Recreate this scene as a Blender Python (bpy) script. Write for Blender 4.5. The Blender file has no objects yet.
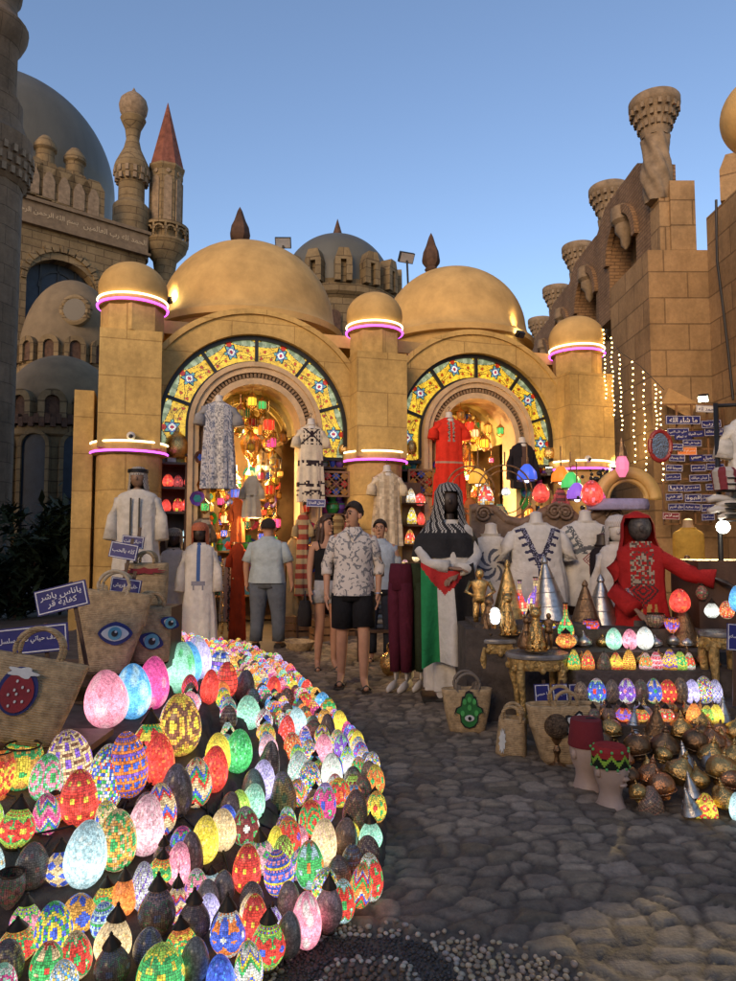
import bpy, math, random
import numpy as np
from mathutils import Vector, Matrix
rnd = random.Random(11)
PI = math.pi; sin = math.sin; cos = math.cos; R = math.radians
S = bpy.context.scene; C = S.collection
# ---------------------------------------------------------------- camera model
CAMZ = 1.4; PITCH = R(4.0); FL = 708.0
CAM = Vector((0, 0, CAMZ))
def ray(px, py):
    a = (px-368.0)/FL; b = (490.5-py)/FL
    return Vector((a, cos(PITCH)-b*sin(PITCH), sin(PITCH)+b*cos(PITCH)))
def at_y(px, py, Y):
    d = ray(px, py); return CAM+d*(Y/d.y)
def at_z(px, py, z=0.0):
    d = ray(px, py); return CAM+d*((z-CAMZ)/d.z)
# ---------------------------------------------------------------- mesh helper
class MB:
    def __init__(s, M=None):
        s.v = []; s.f = []; s.c = []; s.M = M
    def add(s, vs, fs, col=None):
        o = len(s.v)
        if s.M is not None: vs = [s.M @ Vector(v) for v in vs]
        s.v.extend([(v[0], v[1], v[2]) for v in vs])
        s.f.extend([tuple(i+o for i in f) for f in fs])
        if isinstance(col, list): s.c.extend(col)
        else: s.c.extend([col]*len(fs))
        return s
    def box(s, c, d, rz=0, col=None, top=1.0):
        x, y, z = d[0]/2, d[1]/2, d[2]/2
        vs = []
        for sz in (-1, 1):
            k = 1 if sz < 0 else top
            for sx, sy in ((-1,-1),(1,-1),(1,1),(-1,1)):
                px, py = sx*x*k, sy*y*k
                vs.append((c[0]+px*cos(rz)-py*sin(rz), c[1]+px*sin(rz)+py*cos(rz), c[2]+sz*z))
        return s.add(vs, [(3,2,1,0),(4,5,6,7),(0,1,5,4),(1,2,6,5),(2,3,7,6),(3,0,4,7)], col)
    def lathe(s, prof, c=(0,0,0), n=24, sx=1, sy=1, col=None, mod=None, a0=0.0, a1=2*PI, caps=True):
        full = abs(a1-a0-2*PI) < 1e-6
        m = n if full else n+1
        vs = []; fs = []; cs = []
        for k, (r, z) in enumerate(prof):
            for i in range(m):
                a = a0+(a1-a0)*i/n
                rr = r*(mod(a, z, k) if mod else 1)
                vs.append((c[0]+rr*cos(a)*sx, c[1]+rr*sin(a)*sy, c[2]+z))
        for k in range(len(prof)-1):
            for i in range(n):
                j = (i+1) % m if full else i+1
                fs.append((k*m+i, k*m+j, (k+1)*m+j, (k+1)*m+i))
                cs.append(col(i, k) if callable(col) else col)
        if caps and full:
            fs.append(tuple(range(m-1, -1, -1))); cs.append(col(0, 0) if callable(col) else col)
            q = (len(prof)-1)*m
            fs.append(tuple(range(q, q+m))); cs.append(col(0, len(prof)-2) if callable(col) else col)
        return s.add(vs, fs, cs)
    def tube(s, pts, r, n=8, col=None, flat=1.0):
        pts = [Vector(p) for p in pts]
        rr = r if isinstance(r, (list, tuple)) else [r]*len(pts)
        vs = []; fs = []
        up = Vector((0, 0, 1))
        for k, p in enumerate(pts):
            t = (pts[min(k+1, len(pts)-1)]-pts[max(k-1, 0)]).normalized()
            ref = up if abs(t.dot(up)) < .95 else Vector((0, 1, 0))
            a = t.cross(ref).normalized(); b = a.cross(t).normalized()
            for i in range(n):
                th = 2*PI*i/n
                vs.append(p+a*(cos(th)*rr[k])+b*(sin(th)*rr[k]*flat))
        for k in range(len(pts)-1):
            for i in range(n):
                j = (i+1) % n
                fs.append((k*n+i, k*n+j, (k+1)*n+j, (k+1)*n+i))
        fs.append(tuple(range(n-1, -1, -1))); fs.append(tuple(range((len(pts)-1)*n, len(pts)*n)))
        return s.add(vs, fs, col)
    def loft(s, secs, n=32, col=None, fold=0.0, fk=9, caps=True, ph=0.0, ex=2.0, sub=1):
        # secs: (x, y, z, rx, ry[, foldscale]); col(xrel, z, yrel, ang) gives a face colour
        if sub > 1:
            out = []
            for k in range(len(secs)-1):
                A = list(secs[k])+[1]*(6-len(secs[k])); B = list(secs[k+1])+[1]*(6-len(secs[k+1]))
                for q in range(sub):
                    t = q/sub; out.append([A[i]*(1-t)+B[i]*t for i in range(6)])
            out.append(list(secs[-1])+[1]*(6-len(secs[-1]))); secs = out
        vs = []; fs = []; cs = []
        for q in secs:
            x, y, z, rx, ry = q[:5]; fsx = q[5] if len(q) > 5 else 1
            for i in range(n):
                a = 2*PI*i/n
                ca, sa = cos(a), sin(a)
                e = 2.0/ex
                cx = math.copysign(abs(ca)**e, ca); sy_ = math.copysign(abs(sa)**e, sa)
                f = 1+fold*fsx*(sin(fk*a+ph+z*1.3)+.5*sin((fk*1.7//1)*a+1.3+ph*2))
                vs.append((x+rx*cx*f, y+ry*sy_*f, z))
        for k in range(len(secs)-1):
            for i in range(n):
                j = (i+1) % n
                fs.append((k*n+i, k*n+j, (k+1)*n+j, (k+1)*n+i))
                if callable(col):
                    a = 2*PI*(i+.5)/n
                    q = secs[k]; q2 = secs[k+1]
                    cs.append(col(q[3]*cos(a), (q[2]+q2[2])/2, sin(a), a))
                else: cs.append(col)
        if caps:
            cc = col(0, secs[0][2], 1, PI/2) if callable(col) else col
            fs.append(tuple(range(n-1, -1, -1))); cs.append(cc)
            q = (len(secs)-1)*n; fs.append(tuple(range(q, q+n)))
            cs.append(col(0, secs[-1][2], 1, PI/2) if callable(col) else col)
        return s.add(vs, fs, cs)
    def prism(s, poly, y0, y1, col=None):   # polygon in x,z extruded along y
        n = len(poly)
        vs = [(p[0], y0, p[1]) for p in poly]+[(p[0], y1, p[1]) for p in poly]
        fs = [tuple(range(n)), tuple(range(2*n-1, n-1, -1))]
        for i in range(n):
            j = (i+1) % n
            fs.append((i, i+n, j+n, j))
        return s.add(vs, fs, col)
    def strip(s, A, B, y0, y1, col=None, closed=False):  # wall between polylines A and B (x,z), extruded y0..y1
        n = len(A)
        vs = [(p[0], y0, p[1]) for p in A]+[(p[0], y0, p[1]) for p in B]+[(p[0], y1, p[1]) for p in A]+[(p[0], y1, p[1]) for p in B]
        fs = []
        for i in range(n if closed else n-1):
            j = (i+1) % n
            fs += [(i, j, n+j, n+i), (2*n+i, 3*n+i, 3*n+j, 2*n+j), (i, 2*n+i, 2*n+j, j), (n+i, n+j, 3*n+j, 3*n+i)]
        if not closed:
            fs += [(0, n, 3*n, 2*n), (n-1, 3*n-1, 4*n-1, 2*n-1)]
        return s.add(vs, fs, col)
    def arc(s, cx, cz, r0, r1, y0, y1, a0=0.0, a1=PI, n=32, col=None):
        A = [(cx+r0*cos(a0+(a1-a0)*i/n), cz+r0*sin(a0+(a1-a0)*i/n)) for i in range(n+1)]
        B = [(cx+r1*cos(a0+(a1-a0)*i/n), cz+r1*sin(a0+(a1-a0)*i/n)) for i in range(n+1)]
        return s.strip(A, B, y0, y1, col)
    def torus(s, c, Rr, r, n=32, m=8, a0=0, a1=2*PI, axis='z', col=None, sx=1.0):
        pts = []
        full = abs(a1-a0-2*PI) < 1e-6
        for i in range(n+1):
            a = a0+(a1-a0)*i/n
            p = (cos(a)*Rr*sx, sin(a)*Rr, 0) if axis == 'z' else (cos(a)*Rr*sx, 0, sin(a)*Rr) if axis == 'y' else (0, cos(a)*Rr*sx, sin(a)*Rr)
            pts.append((c[0]+p[0], c[1]+p[1], c[2]+p[2]))
        return s.tube(pts, r, m, col)
    def ball(s, c, r, n=12, m=8, sz=1.0, col=None):
        return s.lathe([(max(1e-4, r*sin(PI*k/m)), -r*sz*cos(PI*k/m)) for k in range(m+1)], c, n, col=col, caps=False)
def build(name, mb, m, parent=None, smooth=True, loc=None, rz=None):
    me = bpy.data.meshes.new(name)
    me.from_pydata(mb.v, [], mb.f)
    if any(c is not None for c in mb.c):
        at = me.color_attributes.new('Col', 'FLOAT_COLOR', 'CORNER')
        cnt = np.empty(len(me.polygons), dtype=np.int32); me.polygons.foreach_get('loop_total', cnt)
        fc = np.array([(c if c is not None else (.5, .5, .5))[:3] for c in mb.c], dtype=np.float32)
        fc = np.hstack([fc, np.ones((len(fc), 1), np.float32)])
        at.data.foreach_set('color', np.repeat(fc, cnt, axis=0).ravel())
    if smooth:
        me.polygons.foreach_set('use_smooth', [True]*len(me.polygons))
        if smooth != 'all': me.set_sharp_from_angle(angle=R(38))
    me.materials.append(m)
    o = bpy.data.objects.new(name, me); C.objects.link(o)
    if parent is not None: o.parent = parent
    if loc is not None: o.location = loc
    if rz is not None: o.rotation_euler = (0, 0, rz)
    return o
LABELS = {}
def tag(o, label, cat, group=None):
    o['label'] = label; o['category'] = cat
    if group: o['group'] = group
    LABELS.setdefault(label, []).append(o)
    return o
def thing(name, label, cat, loc=(0,0,0), rz=0, group=None):
    o = bpy.data.objects.new(name, None); C.objects.link(o)
    o.empty_display_size = .1
    o.location = loc; o.rotation_euler = (0, 0, rz)
    return tag(o, label, cat, group)
def struct(o, kind='structure'):
    o['kind'] = kind; return o
# ---------------------------------------------------------------- materials
def new_mat(name):
    m = bpy.data.materials.new(name); m.use_nodes = True
    nt = m.node_tree; b = nt.nodes['Principled BSDF']
    return m, nt, b
def N(nt, t, **kw):
    n = nt.nodes.new(t)
    for k, v in kw.items():
        if k in n.inputs: n.inputs[k].default_value = v
        else: setattr(n, k, v)
    return n
def L(nt, a, b): nt.links.new(a, b)
def mix(nt, fac, a, b, mode='MIX'):
    n = nt.nodes.new('ShaderNodeMix'); n.data_type = 'RGBA'; n.blend_type = mode
    for inp, v in ((0, fac), (6, a), (7, b)):
        if hasattr(v, 'is_linked') or hasattr(v, 'links'): L(nt, v, n.inputs[inp])
        else: n.inputs[inp].default_value = v if inp == 0 else (*v[:3], 1)
    return n.outputs[2]
def mathn(nt, op, a, b=0.0):
    n = nt.nodes.new('ShaderNodeMath'); n.operation = op
    for i, v in enumerate((a, b)):
        if hasattr(v, 'links'): L(nt, v, n.inputs[i])
        else: n.inputs[i].default_value = v
    return n.outputs[0]
def noise(nt, scale, detail=4, rough=.6, coord='Object', stretch=None):
    tc = N(nt, 'ShaderNodeTexCoord')
    n = N(nt, 'ShaderNodeTexNoise', Scale=scale, Detail=detail, Roughness=rough)
    if stretch:
        mp = N(nt, 'ShaderNodeMapping'); mp.inputs['Scale'].default_value = stretch
        L(nt, tc.outputs[coord], mp.inputs[0]); L(nt, mp.outputs[0], n.inputs['Vector'])
    else: L(nt, tc.outputs[coord], n.inputs['Vector'])
    return n.outputs['Fac']
def ramp(nt, fac, stops):
    n = N(nt, 'ShaderNodeValToRGB')
    e = n.color_ramp.elements
    while len(e) < len(stops): e.new(.5)
    for i, (p, c) in enumerate(stops):
        e[i].position = p; e[i].color = (*c[:3], 1)
    L(nt, fac, n.inputs[0]); return n.outputs[0]
def bump(nt, b, h, strength=.3, dist=.02):
    n = N(nt, 'ShaderNodeBump', Strength=strength, Distance=dist)
    L(nt, h, n.inputs['Height']); L(nt, n.outputs[0], b.inputs['Normal'])
MATS = {}
def mat(name, col=(.5,.5,.5), rough=.6, metal=0.0, var=.25, vs=6.0, bmp=.15, bs=40.0, attr=False, emit=0.0, spec=.5, weave=0, sheen=0, stretch=None):
    if name in MATS: return MATS[name]
    m, nt, b = new_mat(name)
    b.inputs['Roughness'].default_value = rough; b.inputs['Metallic'].default_value = metal
    b.inputs['Specular IOR Level'].default_value = spec
    nz = noise(nt, vs, 5, .65, stretch=stretch)
    lo = 1-var; hi = 1+var
    if attr:
        a = N(nt, 'ShaderNodeVertexColor', layer_name='Col'); base = a.outputs[0]
    else:
        rg = N(nt, 'ShaderNodeRGB'); rg.outputs[0].default_value = (*col, 1); base = rg.outputs[0]
    g = ramp(nt, nz, [(.3, (lo, lo, lo)), (.7, (hi, hi, hi))])
    cc = mix(nt, 1.0, base, g, 'MULTIPLY')
    L(nt, cc, b.inputs['Base Color'])
    if sheen: b.inputs['Sheen Weight'].default_value = sheen
    if weave:
        tc = N(nt, 'ShaderNodeTexCoord'); w = N(nt, 'ShaderNodeTexWave', Scale=weave, Distortion=2.0, Detail=2.0)
        w.bands_direction = 'Z'; L(nt, tc.outputs['Object'], w.inputs['Vector'])
        bump(nt, b, w.outputs['Fac'], .6, .006)
    elif bmp: bump(nt, b, noise(nt, bs, 4, .6), bmp, .02)
    if emit:
        L(nt, cc, b.inputs['Emission Color']); b.inputs['Emission Strength'].default_value = emit
    MATS[name] = m; return m
def stone(name, c1, c2, mortar, bw=.6, bh=.3, mort=.012, stain=.35, bmp=.5, off=.5):
    if name in MATS: return MATS[name]
    m, nt, b = new_mat(name)
    b.inputs['Roughness'].default_value = .85; b.inputs['Specular IOR Level'].default_value = .25
    tc = N(nt, 'ShaderNodeTexCoord'); sp = N(nt, 'ShaderNodeSeparateXYZ'); L(nt, tc.outputs['Object'], sp.inputs[0])
    u = mathn(nt, 'ADD', sp.outputs[0], sp.outputs[1])
    cb = N(nt, 'ShaderNodeCombineXYZ'); L(nt, u, cb.inputs[0]); L(nt, sp.outputs[2], cb.inputs[1])
    br = N(nt, 'ShaderNodeTexBrick', Scale=1.0)
    br.inputs['Brick Width'].default_value = bw; br.inputs['Row Height'].default_value = bh
    br.inputs['Mortar Size'].default_value = mort; br.inputs['Mortar Smooth'].default_value = .3
    br.inputs['Color1'].default_value = (*c1, 1); br.inputs['Color2'].default_value = (*c2, 1); br.inputs['Mortar'].default_value = (*mortar, 1)
    br.offset = off
    L(nt, cb.outputs[0], br.inputs['Vector'])
    nz = noise(nt, 1.1, 6, .7); n2 = noise(nt, 14, 5, .7); n3 = noise(nt, 3.0, 5, .7, stretch=(1, 1, .22))
    g = ramp(nt, nz, [(.3, (1-stain,)*3), (.68, (1.12,)*3)])
    g2 = ramp(nt, n2, [(.3, (.82,)*3), (.7, (1.12,)*3)])
    g3 = ramp(nt, n3, [(.3, (.74, .72, .7)), (.55, (1.03,)*3)])
    c = mix(nt, 1.0, br.outputs['Color'], g, 'MULTIPLY'); c = mix(nt, 1.0, c, g2, 'MULTIPLY'); c = mix(nt, .7, c, g3, 'MULTIPLY')
    L(nt, c, b.inputs['Base Color'])
    h = mathn(nt, 'SUBTRACT', mathn(nt, 'MULTIPLY', n2, .5), br.outputs['Fac'])
    bump(nt, b, h, bmp, .02)
    MATS[name] = m; return m
def emat(name, col, strength):
    if name in MATS: return MATS[name]
    m, nt, b = new_mat(name)
    b.inputs['Base Color'].default_value = (*col, 1)
    b.inputs['Emission Color'].default_value = (*col, 1); b.inputs['Emission Strength'].default_value = strength
    MATS[name] = m; return m
def lampmat(name, strength, grout=(.03,.02,.015), glow=True):
    # mosaic glass: every tile is a face, dark grout follows the tile edges through the UV map
    m, nt, b = new_mat(name)
    b.inputs['Roughness'].default_value = .22
    a = N(nt, 'ShaderNodeVertexColor', layer_name='Col')
    uv = N(nt, 'ShaderNodeUVMap', uv_map='tile'); sp = N(nt, 'ShaderNodeSeparateXYZ'); L(nt, uv.outputs[0], sp.inputs[0])
    def edge(x): return mathn(nt, 'ABSOLUTE', mathn(nt, 'SUBTRACT', x, .5))
    e = mathn(nt, 'MAXIMUM', edge(sp.outputs[0]), edge(sp.outputs[1]))
    g = mathn(nt, 'GREATER_THAN', e, .425)
    nz = ramp(nt, noise(nt, 55, 3, .7), [(.3, (.55,)*3), (.65, (1.2,)*3)])
    c = mix(nt, 1.0, a.outputs[0], nz, 'MULTIPLY')
    vo = N(nt, 'ShaderNodeTexVoronoi', Scale=95.0); vo.feature = 'DISTANCE_TO_EDGE'; tc = N(nt, 'ShaderNodeTexCoord'); L(nt, tc.outputs['Object'], vo.inputs['Vector'])
    ck = ramp(nt, vo.outputs['Distance'], [(.0, (.5,)*3), (.12, (1.0,)*3)])
    c = mix(nt, 1.0, c, ck, 'MULTIPLY')
    c = mix(nt, g, c, mix(nt, .07, grout, a.outputs[0]))
    # lit glass passes most light through, so little of it comes back as surface colour
    L(nt, mix(nt, 1.0, c, (.32,)*3, 'MULTIPLY') if strength else c, b.inputs['Base Color'])
    bump(nt, b, mathn(nt, 'SUBTRACT', 1.0, g), .5, .004)
    if strength:
        # the bulb sits low inside the glass, so the glow fades towards the tip and the foot
        tg = N(nt, 'ShaderNodeTexCoord'); sz = N(nt, 'ShaderNodeSeparateXYZ'); L(nt, tg.outputs['Generated'], sz.inputs[0])
        gl = ramp(nt, sz.outputs[2], [(.0, (.22,)*3), (.38, (1.0,)*3), (.64, (.70,)*3), (1.0, (.20,)*3)])
        L(nt, mix(nt, 1.0, c, gl, 'MULTIPLY') if glow else c, b.inputs['Emission Color']); b.inputs['Emission Strength'].default_value = strength
    return m
# ---------------------------------------------------------------- camera, sky, sun
cd = bpy.data.cameras.new('camera'); cam = bpy.data.objects.new('camera', cd); C.objects.link(cam)
cam.location = CAM; cam.rotation_euler = (R(90)+PITCH, 0, 0)
cd.sensor_fit = 'VERTICAL'; cd.sensor_height = 36.0; cd.lens = 36.0*FL/981.0
cd.clip_start = .05; cd.clip_end = 3000
S.camera = cam
W = bpy.data.worlds.new('World'); S.world = W; W.use_nodes = True
wn = W.node_tree; bg = wn.nodes['Background']
sky = wn.nodes.new('ShaderNodeTexSky'); sky.sky_type = 'NISHITA'; sky.sun_disc = False
SUN_EL = R(16.0); SUN_AZ = R(205)      # compass from +Y clockwise: low behind the camera
sky.sun_elevation = SUN_EL; sky.sun_rotation = SUN_AZ
sky.air_density = 1.0; sky.dust_density = 0.1; sky.ozone_density = 6.0
tint = wn.nodes.new('ShaderNodeMix'); tint.data_type = 'RGBA'; tint.blend_type = 'MULTIPLY'; tint.inputs[0].default_value = 1; tint.inputs[7].default_value = (1.66, 1.08, .82, 1)
wn.links.new(sky.outputs[0], tint.inputs[6]); wn.links.new(tint.outputs[2], bg.inputs[0]); bg.inputs[1].default_value = .128
sl = bpy.data.lights.new('sun', 'SUN'); so = bpy.data.objects.new('sun', sl); C.objects.link(so)
sl.energy = 1.3; sl.angle = R(30); sl.color = (1.0, .66, .34)
sd = Vector((sin(SUN_AZ)*cos(SUN_EL), cos(SUN_AZ)*cos(SUN_EL), sin(SUN_EL)))
so.rotation_euler = sd.to_track_quat('Z', 'Y').to_euler()
S.view_settings.view_transform = 'Standard'; S.view_settings.look = 'None'
S.view_settings.exposure = 1.12; S.view_settings.gamma = 1
S.cycles.use_denoising = True; S.cycles.max_bounces = 6; S.cycles.diffuse_bounces = 3; S.cycles.glossy_bounces = 3
S.cycles.sample_clamp_indirect = 4
def lamp(name, loc, power, col, kind='POINT', size=.1, aim=None, ang=90, blend=.6):
    l = bpy.data.lights.new(name, kind); l.energy = power; l.color = col
    if kind == 'POINT': l.shadow_soft_size = size
    if kind == 'SPOT':
        l.spot_size = R(ang); l.spot_blend = blend; l.shadow_soft_size = size
    if kind == 'AREA': l.size = size
    o = bpy.data.objects.new(name, l); C.objects.link(o); o.location = loc
    if aim is not None: o.rotation_euler = (Vector(loc)-Vector(aim)).to_track_quat('Z', 'Y').to_euler()
    return o
# ---------------------------------------------------------------- ground
def cell_field(X, Y, sx, sy, seed, jit=.85):
    # Voronoi of a jittered grid: nearest, second nearest distance, cell id and offset from the cell centre
    rs = np.random.RandomState(seed); n = 256
    jx = (rs.rand(n, n)-.5)*jit; jy = (rs.rand(n, n)-.5)*jit
    gx = np.floor(X/sx).astype(int); gy = np.floor(Y/sy).astype(int)
    f1 = np.full(X.shape, 9.); f2 = np.full(X.shape, 9.); ci = np.zeros(X.shape, int)
    ox = np.zeros(X.shape); oy = np.zeros(X.shape)
    for dx in (-2, -1, 0, 1, 2):
        for dy in (-2, -1, 0, 1, 2):
            a = gx+dx; b = gy+dy
            cx = (a+.5+jx[a % n, b % n])*sx; cy = (b+.5+jy[a % n, b % n])*sy
            d = np.hypot(X-cx, Y-cy)
            near = d < f1
            f2 = np.where(near, f1, np.minimum(f2, d))
            ci = np.where(near, (a % n)*n+(b % n), ci); ox = np.where(near, X-cx, ox); oy = np.where(near, Y-cy, oy)
            f1 = np.where(near, d, f1)
    return f1, f2, ci, ox, oy
def smooth_noise(X, Y, sc, seed):
    rs = np.random.RandomState(seed); g = rs.rand(128, 128)
    x = X/sc; y = Y/sc; xi = np.floor(x).astype(int); yi = np.floor(y).astype(int); fx = x-xi; fy = y-yi
    fx = fx*fx*(3-2*fx); fy = fy*fy*(3-2*fy)
    q = lambda a, b: g[a % 128, b % 128]
    return (q(xi, yi)*(1-fx)+q(xi+1, yi)*fx)*(1-fy)+(q(xi, yi+1)*(1-fx)+q(xi+1, yi+1)*fx)*fy
def grid_mesh(name, xs, ys, Z, col, m):
    nx, ny = len(xs), len(ys)
    X, Y = np.meshgrid(xs, ys)
    co = np.stack([X.ravel(), Y.ravel(), Z.ravel()], 1)
    idx = np.arange(nx*ny).reshape(ny, nx)
    f = np.stack([idx[:-1, :-1].ravel(), idx[:-1, 1:].ravel(), idx[1:, 1:].ravel(), idx[1:, :-1].ravel()], 1)
    me = bpy.data.meshes.new(name); me.from_pydata(co.tolist(), [], f.tolist())
    me.polygons.foreach_set('use_smooth', [True]*len(f))
    at = me.color_attributes.new('Col', 'FLOAT_COLOR', 'POINT')
    cc = np.concatenate([col.reshape(-1, 3), np.ones((nx*ny, 1))], 1).astype(np.float32)
    at.data.foreach_set('color', cc.ravel())
    me.materials.append(m); o = bpy.data.objects.new(name, me); C.objects.link(o); return o
PC = (0.0, 2.33)     # centre of the pebble ring
def pebble_zone(X, Y):
    d = np.hypot(X-PC[0], Y-PC[1]); a = np.arctan2(Y-PC[1], X-PC[0])
    edge = .40+.06*np.sin(a*3+1)+np.where(a < .75, (.75-a)*.30, 0)+.03*np.sin(a*11)
    z = d < np.clip(edge, .3, .78)
    return z
gx = np.arange(-1.2, 3.4, .017); gy = np.concatenate([np.arange(1.75, 5.0, .017), np.arange(5.0, 11.6, .034)])
X, Y = np.meshgrid(gx, gy)
wx = X+.05*(smooth_noise(X, Y, .16, 3)-.5)+.02*(smooth_noise(X, Y, .05, 4)-.5); wy = Y+.05*(smooth_noise(X, Y, .16, 5)-.5)
f1, f2, ci, ox, oy = cell_field(wx*.92, wy*1.3, .128, .128, 8)
rs = np.random.RandomState(5); tone = rs.rand(70000); tx = rs.rand(70000)-.5; ty = rs.rand(70000)-.5; hh = rs.rand(70000)
e = np.clip((f2-f1)/.034, 0, 1); e = e*e*(3-2*e)
und = .035*(smooth_noise(X, Y, .9, 9)-.5)
Z = e*(.009+.010*hh[ci])+(ox*tx[ci]+oy*ty[ci])*.09*e+und+.007*smooth_noise(X, Y, .06, 2)+.006*smooth_noise(X, Y, .035, 12)
pz = pebble_zone(X, Y)
Z = np.where(pz, und-.002, Z)
t = tone[ci][..., None]
st = np.array([.265, .205, .14])*(.5+.75*t)+np.array([.02, .01, -.01])*(hh[ci][..., None]-.5)
mo = np.array([.085, .064, .045])*(.8+.5*smooth_noise(X, Y, .12, 6)[..., None])
col = mo*(1-e[..., None])+st*e[..., None]
blot = smooth_noise(X, Y, .5, 31)[..., None]
col = col*(.62+.6*blot)
col = np.where(pz[..., None], np.array([.13, .105, .08]), col)
gm = mat('cobble_stone', attr=True, rough=.62, var=.3, vs=26, bmp=.35, bs=70, spec=.45)
struct(grid_mesh('cobblestone_path', gx, gy, Z, np.clip(col, .01, 1), gm))
gp = MB(); gp.add([(-400, -60, -.035), (400, -60, -.035), (400, 900, -.035), (-400, 900, -.035)], [(0, 1, 2, 3)])
struct(build('ground', gp, mat('earth', (.15, .125, .1), .9, var=.35, vs=1.5), smooth=False))
def ground_z(x, y):
    i = int(np.clip(np.searchsorted(gx, x), 0, len(gx)-1)); j = int(np.clip(np.searchsorted(gy, y), 0, len(gy)-1))
    if gx[0] <= x <= gx[-1] and gy[0] <= y <= gy[-1]: return float(Z[max(0, j-1):j+1, max(0, i-1):i+1].max())
    return -.03
# pebbles of the mosaic: one mesh of countless stones
pm = MB(); rp = random.Random(4); cand = []
def peb(x, y, r, col, dark=False):
    a = rp.uniform(0, PI); k = rp.uniform(.62, .95); h = rp.uniform(.5, .8)
    z = ground_z(x, y)+.006
    vs = []; n = 8
    for zz, q in ((-.4, .8), (.25, 1.0), (.75, .66)):
        for i in range(n):
            th = 2*PI*i/n; px = r*q*cos(th); py = r*q*k*sin(th)
            vs.append((x+px*cos(a)-py*sin(a), y+px*sin(a)+py*cos(a), z+r*h*zz))
    vs.append((x, y, z+r*h))
    fs = [(q*n+i, q*n+(i+1) % n, (q+1)*n+(i+1) % n, (q+1)*n+i) for q in (0, 1) for i in range(n)]
    fs += [(2*n+i, 2*n+(i+1) % n, 3*n) for i in range(n)]
    pm.add(vs, fs, col)
occ = {}
for tries in range(60000):
    x = rp.uniform(-.75, 1.6); y = rp.uniform(1.8, 2.95)
    if not bool(pebble_zone(np.array([x]), np.array([y]))[0]): continue
    d = math.hypot(x-PC[0], y-PC[1]); a = math.atan2(y-PC[1], x-PC[0])
    wob = .012*sin(a*5)
    dd = d+wob
    if .305 < dd < .345 and a < 2.4: r = rp.uniform(.011, .014); c0 = (.46, .41, .33)
    elif .145 < dd < .18: r = rp.uniform(.010, .013); c0 = (.46, .41, .33)
    elif .18 < dd < .305: r = rp.uniform(.006, .009); c0 = (.05, .047, .045)
    elif dd < .145: r = rp.uniform(.010, .014); c0 = (.17, .11, .07)
    else: r = rp.uniform(.009, .0155); c0 = (.44, .34, .23)
    gi, gj = int(x/.03), int(y/.03); bad = False
    for ii in (gi-1, gi, gi+1):
        for jj in (gj-1, gj, gj+1):
            for (qx, qy, qr) in occ.get((ii, jj), ()):
                if (qx-x)**2+(qy-y)**2 < ((qr+r)*.86)**2: bad = True
    if bad: continue
    occ.setdefault((gi, gj), []).append((x, y, r))
    k = rp.uniform(.6, 1.35); peb(x, y, r, (c0[0]*k, c0[1]*k*rp.uniform(.94, 1.05), c0[2]*k*rp.uniform(.85, 1.1)))
po = build('pebbles', pm, mat('pebble', attr=True, rough=.5, var=.2, vs=60, bmp=.1), smooth='all')
struct(po, 'stuff')
# ---------------------------------------------------------------- stepped display on the left
EDGE = [(-1.75, 9.6), (-1.7, 9.3), (-.86, 7.6), (-.33, 5.83), (-.07, 4.96), (.075, 4.2), (.10, 3.7), (.08, 3.2), (-.04, 2.80), (-.28, 2.45), (-.6, 2.22), (-1.1, 2.08), (-1.8, 2.0), (-3.4, 1.95)]
_E = np.array(EDGE)
def inward(X, Y):
    best = np.full(np.shape(X), 99.); side = np.zeros(np.shape(X))
    for (ax, ay), (bx, by) in zip(_E[:-1], _E[1:]):
        dx, dy = bx-ax, by-ay; t = np.clip(((X-ax)*dx+(Y-ay)*dy)/(dx*dx+dy*dy), 0, 1)
        d = np.hypot(X-ax-t*dx, Y-ay-t*dy)
        s = (dx*(Y-ay)-dy*(X-ax))
        near = d < best
        side = np.where(near, np.sign(s), side); best = np.where(near, d, best)
    return -best*side
RIM = .52; STEP = .235; RISE = .088
def step_z(s):
    s = np.asarray(s, float)
    k = np.floor((s-RIM)/STEP); fr = (s-RIM)/STEP-k
    k = np.clip(k, 0, 3); base = np.where(s < RIM, .045, .045+RISE*(k+1))
    # carpet rounds the front edge of each tread
    lip = np.where((s >= RIM) & (fr < .16) & (s < RIM+4*STEP), (1-fr/.16)**2*.022, 0)
    return base-lip
def terrace_z(x, y): return float(step_z(inward(np.array(x), np.array(y))))
tx_ = np.arange(-3.3, .14, .02); ty_ = np.arange(1.98, 9.5, .02)
X, Y = np.meshgrid(tx_, ty_); Sg = inward(X, Y)
fold = .010*(smooth_noise(X, Y, .10, 41)-.5)+.014*(smooth_noise(X, Y, .3, 42)-.5)
Zt = np.where(Sg > .02, step_z(Sg)+fold, np.clip(Sg/.02, -1, 1)*.05)
keep = Sg > -.02
idx = np.arange(X.size).reshape(X.shape)
q = keep[:-1, :-1] & keep[:-1, 1:] & keep[1:, 1:] & keep[1:, :-1]
f = np.stack([idx[:-1, :-1][q], idx[:-1, 1:][q], idx[1:, 1:][q], idx[1:, :-1][q]], 1)
me = bpy.data.meshes.new('display_steps')
me.from_pydata(np.stack([X.ravel(), Y.ravel(), Zt.ravel()], 1).tolist(), [], f.tolist())
me.polygons.foreach_set('use_smooth', [True]*len(f))
me.materials.append(mat('carpet', (.105, .085, .07), .95, var=.35, vs=9, bmp=.5, bs=120, spec=.1))
steps = bpy.data.objects.new('display_steps', me); C.objects.link(steps)
tag(steps, 'curved stepped display under grey brown carpet that carries the mosaic lamps on the left', 'display stand')
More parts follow.
